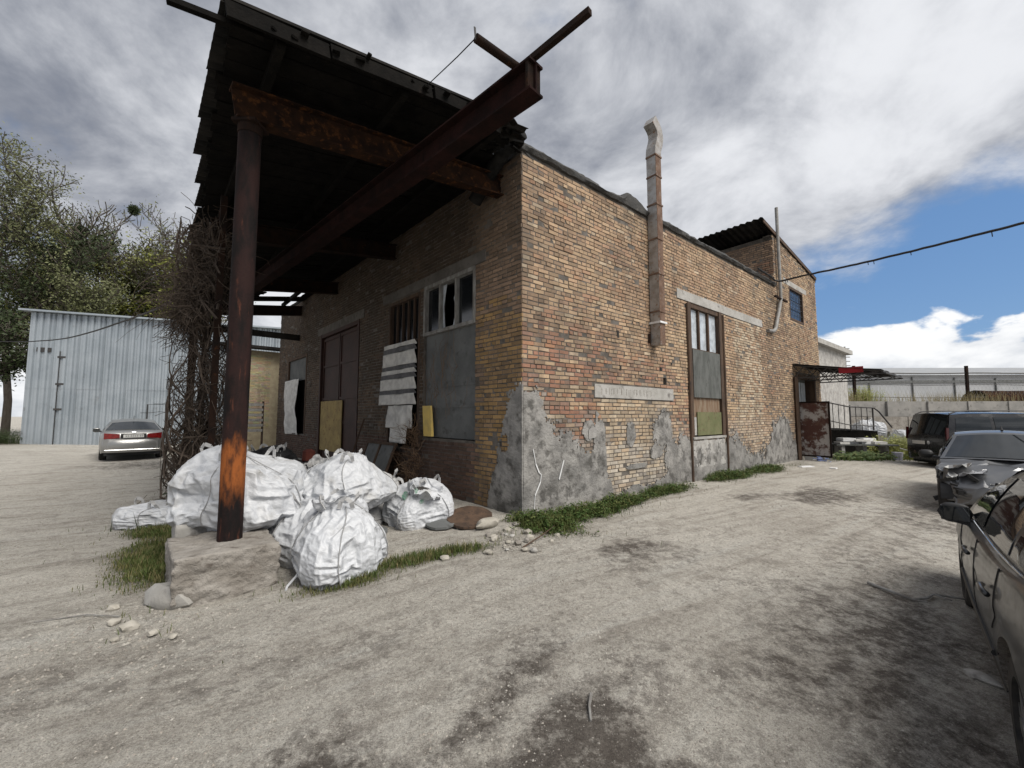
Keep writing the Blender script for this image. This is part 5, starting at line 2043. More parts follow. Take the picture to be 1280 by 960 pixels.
# --- black van
VAN = dict(x0=-2.2, x1=2.2, xf=1.35, xr=-1.33, r=0.325, arch=0.385, crown=0.02,
           sill=[(-2.2, .36), (-2.0, .26), (1.6, .22), (2.05, .24), (2.2, .38)],
           w=[(-2.2, .80), (-2.12, .87), (-1.2, .90), (1.3, .89), (1.85, .83), (2.1, .70), (2.2, .52)],
           top=[(-2.2, 1.08), (1.0, 1.02), (1.15, 1.02), (1.7, .93), (2.1, .76), (2.2, .6)],
           roof=[(-2.1, 1.78), (-1.5, 1.83), (0, 1.82), (.55, 1.74)], A=1.32, B=0.52, C=-2.02, D=-2.19, yr=0.70)
WIN_VAN = [(0.15, 1.12, 0.15, 0.55, 0.10, 0.86), (-0.95, 0.05, -0.92, 0.05, 0.10, 0.86), (-2.0, -1.05, -1.88, -1.02, 0.10, 0.86)]
az = 100
hd = np.array([math.sin(R(az)), math.cos(R(az))])
Lc = np.array([13.6, 14.35]); Rc = np.array([13.28, 12.6])
ctr = (Lc + Rc) / 2 + hd * 2.2
car = Car('parked_van', (ctr[0], ctr[1], gz(*ctr)), hd, VAN, 'black passenger van with roof rails parked beyond the wrecked car', 'van', 'p_black')
car.build_body(); car.build_top(WIN_VAN); car.wheels()
for sg in (1, -1):
    mb = MB(); mb.tube([(x, sg * (.66), interp(VAN['roof'], x) + .05 + (0 if -1.9 < x < .3 else -.06)) for x in np.linspace(-2.0, .4, 14)], .02, 6); car.put(mb, 'roof_rail', 'steel_dark')
    car.mirror(1.0, 1.05, sg, M['plastic_black'])
    mb = MB(); mb.bar((-2.19, sg * .80, .95), (-2.17, sg * .79, 1.35), .07, .04, up=(0, 1, 0)); car.put(mb, 'tail_lamp', 'lamp_dark')
mb = MB()
P = []
for i in range(13):
    t = -1 + i / 6
    P.append([(-2.27 + .14 * abs(t) ** 3, .86 * t, .30), (-2.30 + .14 * abs(t) ** 3, .86 * t, .42), (-2.29 + .14 * abs(t) ** 3, .86 * t, .58)])
mb.slab(P, (.1, 0, 0)); car.put(mb, 'rear_bumper', car.paint, smooth=True, flat_angle=40)
mb = MB(); mb.bar((-2.225, 0, .32), (-2.225, 0, 1.06), .012, .01); car.put(mb, 'tailgate_gap', 'plastic_black')
car.box('number_plate', 'plate', (-2.225, .02, .80), (-2.20, .54, .91))
mb = MB(); mb.tube([(-2.225, -.12, .86), (-2.20, -.12, .86)], .06, 14); car.put(mb, 'badge', 'chrome')
# ------------------------------------------------------------------ corrugated shed on the left
M['zinc'] = simple('galvanised_sheet', (0.40, 0.44, 0.475), (0.33, 0.37, 0.405), (0.24, 0.25, 0.26), scale=0.8, bump=0.1, rough=0.42, metal=0.55, lo3=.6, hi3=.8)
shed = empty('metal_shed', (-20, 22.8, 0.3))
tag(shed, 'tall shed clad in galvanised corrugated sheets behind the silver car', 'shed')
SA = np.array([-24.6, 20.75, 0.0]); SB = np.array([-13.6, 25.2, 0.0])
sd = (SB - SA) / np.linalg.norm(SB - SA); sn = np.array([sd[1], -sd[0], 0.0]); SL = np.linalg.norm(SB - SA)


def SH(u, o, z):
    return SA + sd * u + sn * o + UZ * z


def corr(F, u0, u1, z0, z1, pitch=0.27, depth=0.085, oo=0.0):
    pts = []
    u = u0
    while u < u1 - 1e-6:
        for du, d in ((0, 0), (0.35, 0), (0.5, 1), (0.85, 1)):
            if u + du * pitch <= u1:
                pts.append((u + du * pitch, d * depth))
        u += pitch
    pts.append((u1, 0))
    mb = MB()
    mb.slab([[F(a, oo + d, z0), F(a, oo + d, (z0 + z1) / 2), F(a, oo + d, z1)] for a, d in pts], F(0, -.004, 0) - F(0, 0, 0))
    return mb


rnd = random.Random(3)
u = 0.0
g0 = 0.02
while u < SL - .1:
    w = min(1.0, SL - u)
    top = 6.85
    corr(SH, u, u + w - .004, 2.95, top, oo=rnd.uniform(0, .012)).build('cladding_sheet', M['zinc'], shed)
    if not (4.9 < u + .5 < 6.4):
        corr(SH, u, u + w - .004, g0, 2.96, oo=-.010 + rnd.uniform(0, .012)).build('cladding_sheet', M['zinc'], shed)
    else:
        corr(SH, u, u + w - .004, 2.2, 2.96, oo=-.010).build('cladding_sheet', M['zinc'], shed)
    u += w
mb = corr(SH, 5.02, 5.98, g0, 2.18, oo=.01); dd = mb.build('wicket_door', M['zinc'], shed)
mb = MB(); mb.bar(SH(5.02, .07, 1.15), SH(5.35, .07, 1.12), .05, .05); mb.build('bolt', M['steel_dark'], dd)
mb = MB(); mb.bar(SH(5.0, .06, .1), SH(5.0, .06, 2.2), .03, .03); mb.build('door_edge', M['steel_dark'], dd)
mb = MB(); mb.bar(SH(1.25, .05, 0.05), SH(1.25, .05, 4.9), .035, .03); mb.build('gate_edge', M['steel_dark'], shed)
for z in (1.9, 3.2, 4.6):
    mb = MB(); mb.bar(SH(1.18, .07, z), SH(1.5, .07, z), .05, .1); mb.build('hinge', M['steel_dark'], shed)
mb = MB(); mb.bar(SH(.35, .06, 4.95), SH(.9, .06, 4.95), .04, .22); mb.build('plaque', M['steel_dark'], shed)
mb = MB(); mb.bar(SH(-.3, .12, 6.92), SH(SL + .2, .12, 6.86), .5, .09); mb.build('eaves_flashing', M['zinc'], shed)
mb = MB()
mb.hexa([SH(0, -.02, -.1), SH(SL, -.02, -.1), SH(SL, -8, -.1), SH(0, -8, -.1), SH(0, -.02, 6.85), SH(SL, -.02, 6.82), SH(SL, -8, 7.6), SH(0, -8, 7.6)])
mb.build('shed_body', M['ply_dark'], shed)
# annex seen through the canopy end
ann = empty('pale_annex', (-11.5, 21, 0))
tag(ann, 'small pale brick annex with corrugated side seen past the end of the canopy', 'building')
M['pale_brick'] = simple('pale_brick_wall', (0.42, 0.36, 0.24), (0.34, 0.28, 0.19), scale=6, bump=0.5, bscale=20)
mb = MB(); mb.fbox(WL, 17.2, 21.0, -2.0, 1.15, 0.0, 4.6); an_w = mb.build('wall', M['pale_brick'], ann)


def WA(o, a, z):
    return WL(17.2 - a, o, z)


br = make_bricks(lambda a, o, z: WA(a - 2.0, o, z), 2.0, 3.15, 1.0, 4.5, [], lambda u, z, r_: tuple(x * r_.uniform(.8, 1.1) for x in (0.46, 0.38, 0.25)), 21)
mb = MB()
for p, f, c, ctr in br:
    mb.add(p, f, c)
o = mb.build('brickwork', M['brick'], an_w, recalc=False); o['kind'] = 'stuff'
corr(lambda u, o, z: WL(17.15 - o, 1.16 + u, z), 0, 1.3, 0, 4.8, pitch=.15).build('cladding_sheet', M['zinc'], ann)
mb = MB(); mb.bar(WL(17.0, -2, 4.72), WL(17.0, 2.6, 4.72), .5, .12); mb.build('roof_edge', M['roof_sheet'], ann)
# steps between the annex and the wall
st = empty('timber_pallets', WL(15.6, 1.1, 0))
tag(st, 'stacked grey slatted pallets at the far end under the canopy', 'pallet stack')
for i in range(6):
    mb = MB(); mb.bar(WL(15.6, .55, .95 + i * .22), WL(15.6, 1.75, .95 + i * .22), .03, .11); mb.build('slat', M['concrete'], st)
for o_ in (.55, 1.15, 1.75):
    mb = MB(); mb.bar(WL(15.65, o_, .0), WL(15.65, o_, 2.2), .06, .06); mb.build('upright', M['dark_wood'], st)

# ------------------------------------------------------------------ right background: block wall, fence, long white hall
M['hall'] = simple('pale_hall_cladding', (0.36, 0.37, 0.385), (0.31, 0.32, 0.335), scale=.3, bump=0.05)
M['hall_roof'] = simple('hall_roof', (0.30, 0.31, 0.325), (0.26, 0.27, 0.28), scale=.5, bump=0)
hall = empty('long_hall', (60, 62, 0))
tag(hall, 'long low white industrial hall beyond the mesh fence', 'building')
mb = MB(); mb.hexa([(34, 58, 0), (110, 66, 0), (108, 80, 0), (34, 72, 0), (34, 58, 7.2), (110, 66, 8.2), (108, 80, 8.2), (34, 72, 7.2)]); mb.build('wall', M['hall'], hall)
mb = MB(); mb.hexa([(33, 57.4, 7.2), (111, 65.4, 8.2), (109, 80, 10.6), (33, 72, 9.6), (33, 57.4, 7.45), (111, 65.4, 8.45), (109, 80, 10.85), (33, 72, 9.85)]); mb.build('roof', M['hall_roof'], hall)
for i in range(10):
    x = 38 + i * 7
    y = 58 + (x - 34) * 8 / 76 - .08
    mb = MB(); mb.bar((x, y, 0), (x, y, 7.2), .25, .1); mb.build('downpipe', M['ply_grey'], hall)
mb = MB(); mb.bar((34, 57.85, 6.2), (110, 65.85, 7.2), .06, .35); mb.build('gutter_band', M['ply_grey'], hall)

M['block_grey'] = simple('block_grey', (0.21, 0.205, 0.195), (0.28, 0.27, 0.255), (0.13, 0.125, 0.115), scale=1.6, bump=.5)
wall_top = 2.45
YW = 25.0
bw = empty('block_wall', (24, YW, 0))
tag(bw, 'wall of long stacked concrete blocks below the mesh fence', 'wall')
rnd = random.Random(8)
for row, (z0, z1, off) in enumerate(((-.3, 0.62, 0), (0.62, 1.52, 1.2), (1.52, wall_top, 0.3))):
    x = 14.2 + off - 1.2
    while x < 44:
        w = 2.38
        mb = MB()
        o_ = rnd.uniform(-.05, .05) + (0.35 if row == 2 else 0)
        t = rnd.uniform(-.02, .02)
        yb = YW + o_ - (x - 14) * 0.03
        P = [(x + .01, yb, z0 + .005), (x + w - .01, yb + t, z0 + .005), (x + w - .01, yb + .6, z0 + .005), (x + .01, yb + .6, z0 + .005)]
        mb.hexa(P + [(a, b, z1 - .008 + rnd.uniform(-.015, .01)) for a, b, c in P])
        mb.build('concrete_block', M['block_grey'] if row != 1 else M['old_concrete'], bw)
        x += w
# earth bank behind the wall
mb = MB()
P = []
for i in range(30):
    x = 12 + i * 1.4
    P.append([(x, YW + .55, 2.2 + .1 * nz(x)), (x, YW + 3, 2.42 + .15 * nz(x, 3)), (x, YW + 12, 2.4), (x, YW + 32, 0.3)])
mb.grid(P)
bank = mb.build('earth_bank', M['ground'], kind='structure')
fence = empty('mesh_fence', (26, YW + 1.2, wall_top - .1))
tag(fence, 'rusty post and wire mesh fence along the top of the concrete block wall', 'fence')
fy = YW + 1.2
for x in (16.2, 21.8, 29.0, 36.0):
    mb = MB(); mb.bar((x, fy, 2.2), (x + .05, fy, 4.75), .13, .13); mb.build('post', M['rust_dark'], fence)
mb = MB()
for z in (2.75, 3.55, 4.3):
    mb.tube([(x, fy, z - .05 * math.sin((x - 16) * .45) ** 2) for x in np.linspace(14, 44, 40)], .018 if z < 4 else .03, 5)
mb.build('rail_wire', M['steel_dark'], fence)
mb = MB()
for i in range(120):
    x = 14 + i * .25
    mb.bar((x, fy + .01, 2.4), (x + .95, fy + .01, 4.25), .004, .004)
    mb.bar((x + .95, fy + .02, 2.4), (x, fy + .02, 4.25), .004, .004)
mb.build('mesh', M['grey_pipe'], fence, kind='stuff')
# orange tarpaulin-covered tank on the bank
mb = MB()
P = []
for i in range(12):
    t = i / 11
    P.append([(30.2 + 5 * t, YW + 1.9 + .9 * math.cos(a) * -1, 2.35 + .85 * math.sin(a) * (1 + .05 * nz(t * 5, a))) for a in np.linspace(0, math.pi, 9)])
mb.grid(P)
o = mb.build('rusty_tank', M['rust_beam'], smooth=True); tag(o, 'rusty brown tank lying on the bank behind the mesh fence', 'tank')
mb = MB()
mb.tube([(27.8, 24.6, 6.0)] + [(27.8, 24.6, 6.1)], .01, 4)
# floodlight mast far behind
mast = empty('floodlight_mast', (31.5, 40, 0))
tag(mast, 'distant grey lattice mast with rungs of lamps beyond the awning', 'mast')
for dx in (0, 1.0):
    mb = MB(); mb.bar((31.6 + dx, 40, 0), (31.6 + dx, 40, 8.3), .10, .10); mb.build('leg', M['grey_pipe'], mast)
for k in range(6):
    mb = MB(); mb.bar((31.5, 39.95, 6.0 + k * .42), (33.0, 39.95, 6.0 + k * .42), .08, .08); mb.build('rung', M['grey_pipe'], mast)
# low pale building directly behind the raised end
low = empty('pale_outbuilding', WR(19, -1, 0))
tag(low, 'pale flat-roofed outbuilding tucked behind the raised brick end', 'building')
mb = MB(); mb.fbox(WR, 16.6, 24, -6, -.6, -.2, 4.9); mb.build('wall', M['white_plaster'], low)
mb = MB(); mb.fbox(WR, 16.55, 24.3, -6.2, -.35, 4.9, 5.12); mb.build('roof_slab', M['concrete'], low)

# ------------------------------------------------------------------ trees behind the shed
M['bark'] = simple('bark', (0.07, 0.058, 0.045), (0.11, 0.095, 0.08), scale=6, bump=0.6, stretch=(1, 1, .3))
def leafm(name, c):
    m, nt = new_mat(name)
    f, _ = noise_fac(nt, 0.9, 0.3, 0.7)
    col = mixc(nt, f, c, tuple(x * .6 for x in c))
    p = finish(nt, col, 0.6, 0, [], .3)
    return m


M['leaf_olive'] = leafm('olive_leaves', (0.14, 0.155, 0.06))
M['leaf_green'] = leafm('yellow_green_leaves', (0.20, 0.215, 0.045))
M['leaf_grey'] = leafm('grey_catkin_leaves', (0.19, 0.205, 0.095))
M['leaf_dark'] = leafm('dark_leaves', (0.05, 0.07, 0.028))


def make_tree(x, y, h, spread, leaf, seed, label, nleaf=5200, lsize=0.2, bare=0.0, trunk_r=0.22, zbase=0.3, mistletoe=0):
    rg = random.Random(seed)
    root = empty('tree', (x, y, zbase))
    tag(root, label, 'tree', 'trees behind the metal shed')
    tb = MB()
    tips = []

    def grow(p, d, L, r, lev):
        n = 4
        pts = [p]
        rs = [r]
        q = p
        for i in range(n):
            d = d + np.array([rg.gauss(0, .11), rg.gauss(0, .11), rg.gauss(0.05, .06)])
            d /= np.linalg.norm(d)
            q = q + d * L / n
            pts.append(q); rs.append(max(.022 if nleaf > 1000 else .035, r * (1 - .5 * (i + 1) / n)))
            if lev < 4 and (i >= 1 or lev > 0):
                for _ in range(1 if lev == 0 else (2 if rg.random() < .55 else 1)):
                    a = rg.uniform(0, 2 * math.pi)
                    sd_ = np.array([math.cos(a), math.sin(a), rg.uniform(.15, .8)])
                    nd = d * rg.uniform(.35, .7) + sd_ * spread
                    nd /= np.linalg.norm(nd)
                    grow(q, nd, L * rg.uniform(.45, .66), rs[-1] * .6, lev + 1)
        if lev >= 2:
            tips.extend(pts[1:])
        tb.tube(pts, rs, 6 if lev < 2 else 3, cap=False)
    p0 = np.array([x, y, zbase])
    grow(p0, np.array([rg.gauss(0, .03), rg.gauss(0, .03), 1.0]), h * .72, trunk_r, 0)
    tb.build('trunk', M['bark'], root, recalc=False, smooth=True)
    lb = MB()
    if tips:
        for i in range(nleaf):
            t = tips[rg.randrange(len(tips))]
            q = t + np.array([rg.gauss(0, .30), rg.gauss(0, .30), rg.gauss(0, .28)])
            s_ = lsize * rg.uniform(.5, 1.2)
            a = np.array([rg.gauss(0, 1), rg.gauss(0, 1), rg.gauss(0, .7)]); a /= np.linalg.norm(a)
            b = np.cross(a, np.array([rg.gauss(0, 1), rg.gauss(0, 1), rg.gauss(0, 1)])); b /= np.linalg.norm(b) + 1e-9
            lb.add([q, q + a * s_ * .5 + b * s_ * .22, q + a * s_, q + a * s_ * .5 - b * s_ * .22], [(0, 1, 2, 3)])
    if nleaf:
        lb.build('crown', M[leaf], root, recalc=False)
    for k in range(mistletoe):
        t = np.array(max(tips, key=lambda q: q[2] - 3 * k * rg.random())) if k == 0 else tips[rg.randrange(len(tips))]
        mm = MB()
        for i in range(420):
            a = np.array([rg.gauss(0, 1), rg.gauss(0, 1), rg.gauss(0, 1)]); a /= np.linalg.norm(a)
            mm.bar(t + a * .08, t + a * rg.uniform(.32, .5), .03, .02)
        mm.build('mistletoe', M['leaf_dark'], root, recalc=False)
    return root


make_tree(-31.8, 26, 12.5, .75, 'leaf_grey', 1, 'tall grey-green tree with pale catkins at the edge of the yard', 26000, .18)
make_tree(-33.0, 29.5, 10, .8, 'leaf_green', 2, 'olive leafed tree between the catkin tree and the bare mistletoe tree', 11000, .26)
make_tree(-33.2, 31.5, 11.5, .45, 'leaf_olive', 13, 'half bare tree with dark mistletoe balls above the shed', 900, .2, mistletoe=5)
make_tree(-30.8, 33, 11.5, .8, 'leaf_green', 4, 'bright yellow-green tree rising over the shed roof', 16000, .28)
make_tree(-28.4, 33.5, 11, .8, 'leaf_olive', 5, 'loose olive tree over the shed roof beside the yellow-green one', 12000, .26)
make_tree(-27.2, 34.5, 12, .7, 'leaf_grey', 6, 'thin pale tree showing sky near the vine-covered column', 3500, .2)
make_tree(-27.3, 20.3, 6, .85, 'leaf_dark', 7, 'low dark tree crowding the left corner of the shed', 8000, .2)
make_tree(-31, 23, 10, .8, 'leaf_dark', 8, 'dark bushy tree behind the low one at the shed corner', 9000, .24)
make_tree(-26.6, 30, 9.5, .8, 'leaf_green', 9, 'short dense yellow-green tree just behind the shed eaves', 9000, .26)
make_tree(-24.5, 33, 11.5, .7, 'leaf_grey', 15, 'slim grey tree partly behind the vines and canopy', 3500, .2)
# ------------------------------------------------------------------ square duct on the lane wall
duct = empty('vent_duct', WR(3.88, .13, 3.12))
tag(duct, 'square rusty sheet metal flue rising up the brick wall to a bent grey cowl', 'flue')
zs = [3.14, 3.9, 4.75, 5.55, 6.35, 7.02, 7.5]
for k, (a, b) in enumerate(zip(zs, zs[1:])):
    mb = MB(); j = 0.006 * (k % 2)
    mb.fbox(WR, 3.77 - j, 3.99 + j, 0.03, 0.25 + j, a, b - .004); mb.build('duct_section', M['galv'], duct)
    mb = MB(); mb.fbox(WR, 3.775 - j, 3.985 + j, .252 + j, .258 + j, a, b - .004); mb.build('rusted_face', M['duct_side'], duct)
    mb = MB(); mb.fbox(WR, 3.755 - j, 4.005 + j, 0.02, .272 + j, b - .03, b + .006); mb.build('flange', M['duct_side'], duct)
# cowl: S-bend of square section
path = [(3.88, .14, 7.5), (3.90, .14, 7.68), (3.97, .14, 7.85), (4.01, .14, 8.0), (3.98, .14, 8.14), (3.90, .14, 8.24), (3.76, .14, 8.33)]
P = []
for i, (u, o_, z) in enumerate(path):
    p0 = path[max(0, i - 1)]; p1 = path[min(len(path) - 1, i + 1)]
    du, dz = p1[0] - p0[0], p1[2] - p0[2]
    L_ = math.hypot(du, dz); tu, tz = du / L_, dz / L_
    w_ = .12
    P.append([WR(u + tz * w_, o_ - w_, z - tu * w_), WR(u + tz * w_, o_ + w_, z - tu * w_), WR(u - tz * w_, o_ + w_, z + tu * w_), WR(u - tz * w_, o_ - w_, z + tu * w_)])
mb = MB(); mb.grid(P, closed=True); mb.f.append((0, 1, 2, 3)); mb.c.append(None)
k = 4 * (len(P) - 1); mb.f.append((k, k + 1, k + 2, k + 3)); mb.c.append(None)
mb.build('cowl', M['galv'], duct)
mb = MB(); mb.fbox(WR, 3.74, 4.02, .015, .29, 3.62, 3.66); mb.build('white_strap', M['white_paint'], duct)
mb = MB(); mb.bar(WR(3.72, .02, 3.4), WR(3.72, .02, 3.2), .05, .05); mb.build('bracket', M['rust_dark'], duct)

# ------------------------------------------------------------------ grey stack pipe on the raised end
sp_ = empty('stack_pipe', WR(11.6, .1, 4.4))
tag(sp_, 'thin grey stack pipe with an elbow on the raised brick end', 'pipe')
mb = MB(); mb.tube([WR(11.95, .10, z) for z in (5.7, 7, 8, 9.0)], .055, 10); mb.build('riser', M['grey_pipe'], sp_, smooth=True, flat_angle=40)
mb = MB(); mb.tube([WR(11.95, .10, 5.7), WR(11.75, .10, 5.3), WR(11.35, .09, 4.55), WR(11.15, .08, 4.42), WR(10.75, .05, 4.40)], .06, 10); mb.build('elbow', M['grey_pipe'], sp_, smooth=True, flat_angle=40)
mb = MB(); mb.bar(WR(11.3, .12, 5.66), WR(12.5, .12, 5.66), .06, .05); mb.build('bracket', M['rust_dark'], sp_)

# ------------------------------------------------------------------ cables
def cable(pts, r, name, label, drips=0, seed=1):
    pts = [np.array(p, float) for p in pts]
    out = []
    for i in range(len(pts) - 1):
        p0, p1, p2, p3 = pts[max(0, i - 1)], pts[i], pts[i + 1], pts[min(len(pts) - 1, i + 2)]
        for t in np.linspace(0, 1, 12, endpoint=False):
            out.append(0.5 * ((2 * p1) + (-p0 + p2) * t + (2 * p0 - 5 * p1 + 4 * p2 - p3) * t * t + (-p0 + 3 * p1 - 3 * p2 + p3) * t ** 3))
    out.append(pts[-1])
    rg = random.Random(seed)
    mb = MB()
    mb.tube([p + np.array([0, 0, rg.uniform(-.006, .006)]) for p in out], r, 6)
    for _ in range(drips):
        p = out[rg.randrange(4, len(out) - 2)]
        mb.tube([p, p + np.array([.01, 0, -rg.uniform(.05, .16)])], r * .4, 4)
    o = mb.build(name, M['wire'])
    tag(o, label, 'cable')
    return o


cable([WR(10.0, .1, 6.32), WR(10.9, .15, 6.25), WR(11.5, .2, 6.2), (9.5, 13.2, 6.15), (10.2, 11.7, 6.02), (10.8, 10.2, 5.92), (11.2, 9.0, 5.84), (12.2, 7.0, 5.8), (14.0, 3.0, 6.1)], .03, 'overhead_cable', 'thick black overhead cable with frayed ties swinging from the raised brick end', drips=9)
cable([(-34, 19, 5.9), (-26, 19.5, 5.2), (-18, 16, 4.55), (-9, 9.8, 4.0), (-5.6, 7.2, 3.9), WL(4.4, 3.7, 3.85)], .022, 'service_cable', 'thin black wire crossing the shed front to the vine-covered column')

# ------------------------------------------------------------------ doorway, awning and porch at the far end
mb = MB(); mb.fbox(WR, 13.42, 13.56, -.3, .05, -.1, 3.15); mb.fbox(WR, 15.62, 15.75, -.3, .03, -.1, 3.15); mb.fbox(WR, 13.56, 15.62, -.3, .03, 3.02, 3.15)
fr = mb.build('door_frame', M['dark_wood'], building)
mb = MB(); mb.fbox(WR, 13.56, 15.62, -.36, -.30, -.1, 3.02); mb.build('door_panel', M['ply_dark'], fr)
for a in (13.75, 14.4, 15.0):
    mb = MB(); mb.fbox(WR, a, a + .5, -.29, -.28, 2.05, 2.9); mb.build('pane', M['glass_milk'], fr)
mb = MB(); mb.bar(WR(13.16, .06, -.1), WR(13.16, .06, 3.0), .14, .12); mb.build('post', M['dark_wood'], building)
lf = empty('open_door_leaf', WR(13.35, .5, 0.1))
tag(lf, 'rusty steel door leaf with a worn pale patch standing open below the awning', 'door')


def leaf_mat():
    m, nt = new_mat('flaking_door')
    f, _ = noise_fac(nt, 2.2, 0.46, 0.56, detail=8, rough=.7, seed=1.3)
    c = mixc(nt, f, (0.07, 0.03, 0.022), (0.33, 0.31, 0.29))
    f2, _ = noise_fac(nt, 6, 0.5, 0.7, seed=8)
    c = mixc(nt, f2, c, (0.10, 0.055, 0.04))
    finish(nt, c, .75, 0, [], .3)
    return m


mb = MB(); mb.fbox(WR, 13.33, 13.36, .08, .98, .16, 2.06); mb.build('sheet', leaf_mat(), lf)
for a, b, c, d in ((.06, .11, .13, 2.09), (.95, 1.0, .13, 2.09), (.11, .95, .13, .18), (.11, .95, 2.04, 2.09)):
    mb = MB(); mb.fbox(WR, 13.31, 13.365, a, b, c, d); mb.build('edge_bar', M['rust_dark'], lf)
for o_ in (.2, .55):
    mb = MB(); mb.fbox(WR, 13.30, 13.40, o_, o_ + .22, -.12, .125); mb.build('prop_block', M['concrete'], lf)

aw = empty('door_awning', WR(14.8, 1.2, 2.95))
tag(aw, 'flat sheet awning on dark lattice trusses over the far doorway', 'awning')
for k in range(6):
    u0 = 13.1 + k * .58
    P = []
    for i in range(9):
        u = u0 + .575 * i / 8
        P.append([WR(u, o_, 3.47 - .17 * o_ + .012 * math.sin(i * 2.2) + .03 * nz(u * 3, o_)) for o_ in np.linspace(-.02, 2.45 + .1 * nz(k * 3.3), 7)])
    mb = MB(); mb.slab(P, (0, 0, .01)); mb.build('roof_sheet', M['roof_sheet'], aw)
M['red_cloth'] = simple('red_cloth', (0.32, 0.02, 0.03), (0.22, 0.015, 0.02), bump=.2)
mb = MB(); mb.fbox(WR, 13.15, 13.18, 1.35, 2.0, 3.02, 3.22); mb.build('red_rag', M['red_cloth'], aw)
for u in (13.2, 14.8, 16.4):
    mb = MB()
    mb.bar(WR(u, 0, 2.95), WR(u, 2.55, 2.95), .04, .04)
    mb.bar(WR(u, 0, 3.42), WR(u, 2.5, 3.02), .04, .04)
    n = 7
    for i in range(n):
        o0, o1 = i * 2.4 / n, (i + 1) * 2.4 / n
        a, b = (2.95, 3.42 - .16 * o1) if i % 2 == 0 else (3.42 - .16 * o0, 2.95)
        mb.bar(WR(u, o0, a), WR(u, o1, b), .025, .025)
        mb.bar(WR(u, o0, 3.42 - .16 * o0 if i % 2 == 0 else 2.95), WR(u, o1, 2.95 if i % 2 == 0 else 3.42 - .16 * o1), .02, .02)
    mb.build('truss', M['steel_dark'], aw)
mb = MB(); mb.bar(WR(13.1, 2.48, 3.0), WR(16.6, 2.48, 3.0), .05, .06); mb.build('edge_bar', M['steel_dark'], aw)

pc = empty('porch_stair', (14.1, 17.6, 0))
tag(pc, 'dark landing with a black iron handrail beside the far doorway', 'stairs')
mb = MB(); mb.hexa([(13.0, 17.2, -.2), (15.0, 17.0, -.2), (15.3, 19.5, -.2), (13.2, 19.6, -.2), (13.0, 17.2, 1.0), (15.0, 17.0, .95), (15.3, 19.5, 1.0), (13.2, 19.6, 1.0)]); mb.build('landing', M['shade_dark_wood'], pc)
for i in range(4):
    mb = MB(); mb.hexa([(15.0 + i * .28, 17.05, -.2), (15.27 + i * .28, 17.05, -.2), (15.27 + i * .28, 18.6, -.2), (15.0 + i * .28, 18.6, -.2)] + [(a, b, .78 - i * .2) for a, b in ((15.0 + i * .28, 17.05), (15.27 + i * .28, 17.05), (15.27 + i * .28, 18.6), (15.0 + i * .28, 18.6))]); mb.build('step', M['old_concrete'], pc)
rail = [(13.0, 17.1, 2.15), (13.9, 17.05, 1.95), (14.9, 17.0, 1.9), (15.1, 17.0, 1.75), (15.6, 17.0, 1.1)]
mb = MB(); mb.tube(rail, .028, 6); mb.tube([(a, b, c - .75) for a, b, c in rail[:3]], .02, 6); mb.build('handrail', M['steel_dark'], pc)
for i in range(9):
    x = 13.02 + i * .235
    t = 2.13 - .24 * min(1, (x - 13) / 1.9)
    mb = MB(); mb.tube([(x, 17.06, .98), (x, 17.06, t)], .014 if i % 4 else .03, 5); mb.build('baluster', M['steel_dark'], pc)

for i, (x, y, z, k, rot, scl, lab) in enumerate(((16.7, 19.4, -.1, 'A', 20, (1.1, 1.1, 1.1), 'bulky white sack at the near end of the pile by the block wall'),
                                                (17.9, 19.0, -.1, 'C', 70, (.9, .9, 1.0), 'broad white sack leaning at the black van end of the sack pile'),
                                                (17.2, 20.1, .55, 'B', 140, (1.2, 1.2, 1.2), 'white sack heaped on top of the pile by the block wall'),
                                                (15.9, 20.6, -.1, 'D', 10, (1.2, 1.2, 1.3), 'white sack glimpsed behind the iron handrail'))):
    put_bag(k, x, y, z, rot, scl, lab)

# junk bench with foam trays and a bucket
jb = empty('low_bench', (12.9, 15.4, 0))
tag(jb, 'low plank bench piled with junk in front of the porch', 'bench')
mb = MB(); mb.bar((11.9, 15.5, .52), (13.9, 15.2, .52), .7, .05); mb.build('top', M['ply_dark'], jb)
for x in (12.1, 12.9, 13.7):
    mb = MB(); mb.bar((x, 15.35, -.1), (x, 15.35, .5), .35, .12); mb.build('leg', M['concrete'], jb)
rg = random.Random(4)
for i in range(7):
    x = 12.0 + i * .2 + rg.uniform(-.05, .05)
    mb = MB(); a = rg.uniform(-.3, .3)
    h_ = rg.uniform(.05, .12); w_ = rg.uniform(.3, .5)
    zb = .545 + (i % 2) * .1
    mb.bar((x, 15.3 + .1 * (i % 3), zb + h_ / 2), (x + w_ * math.cos(a), 15.3 + .1 * (i % 3) + w_ * math.sin(a) * .4, zb + h_ / 2), .35, h_)
    o = mb.build('foam_tray', M['white_paint'] if i % 3 else M['cloth_white']); tag(o, 'grubby white foam tray lying on the low junk bench', 'tray', 'foam trays on the junk bench')
mb = MB()
mb.tube([(13.75, 14.85, z) for z in (-.08, .0, .28)], [.12, .13, .16], 18)
bk = mb.build('bucket', simple('lilac_plastic', (.42, .42, .52), (.5, .5, .56), bump=0, rough=.5), smooth=True, flat_angle=40); tag(bk, 'pale lilac plastic bucket standing at the end of the junk bench', 'bucket')
mb = MB()
for i in range(10):
    p = np.array([10.75 + rg.uniform(-.25, .25), 14.6 + rg.uniform(-.2, .2), -.03 + rg.uniform(0, .12)])
    d = np.array([rg.uniform(-.2, .2), rg.uniform(-.2, .2), rg.uniform(-.03, .08)])
    mb.bar(p, p + d, .12, .02)
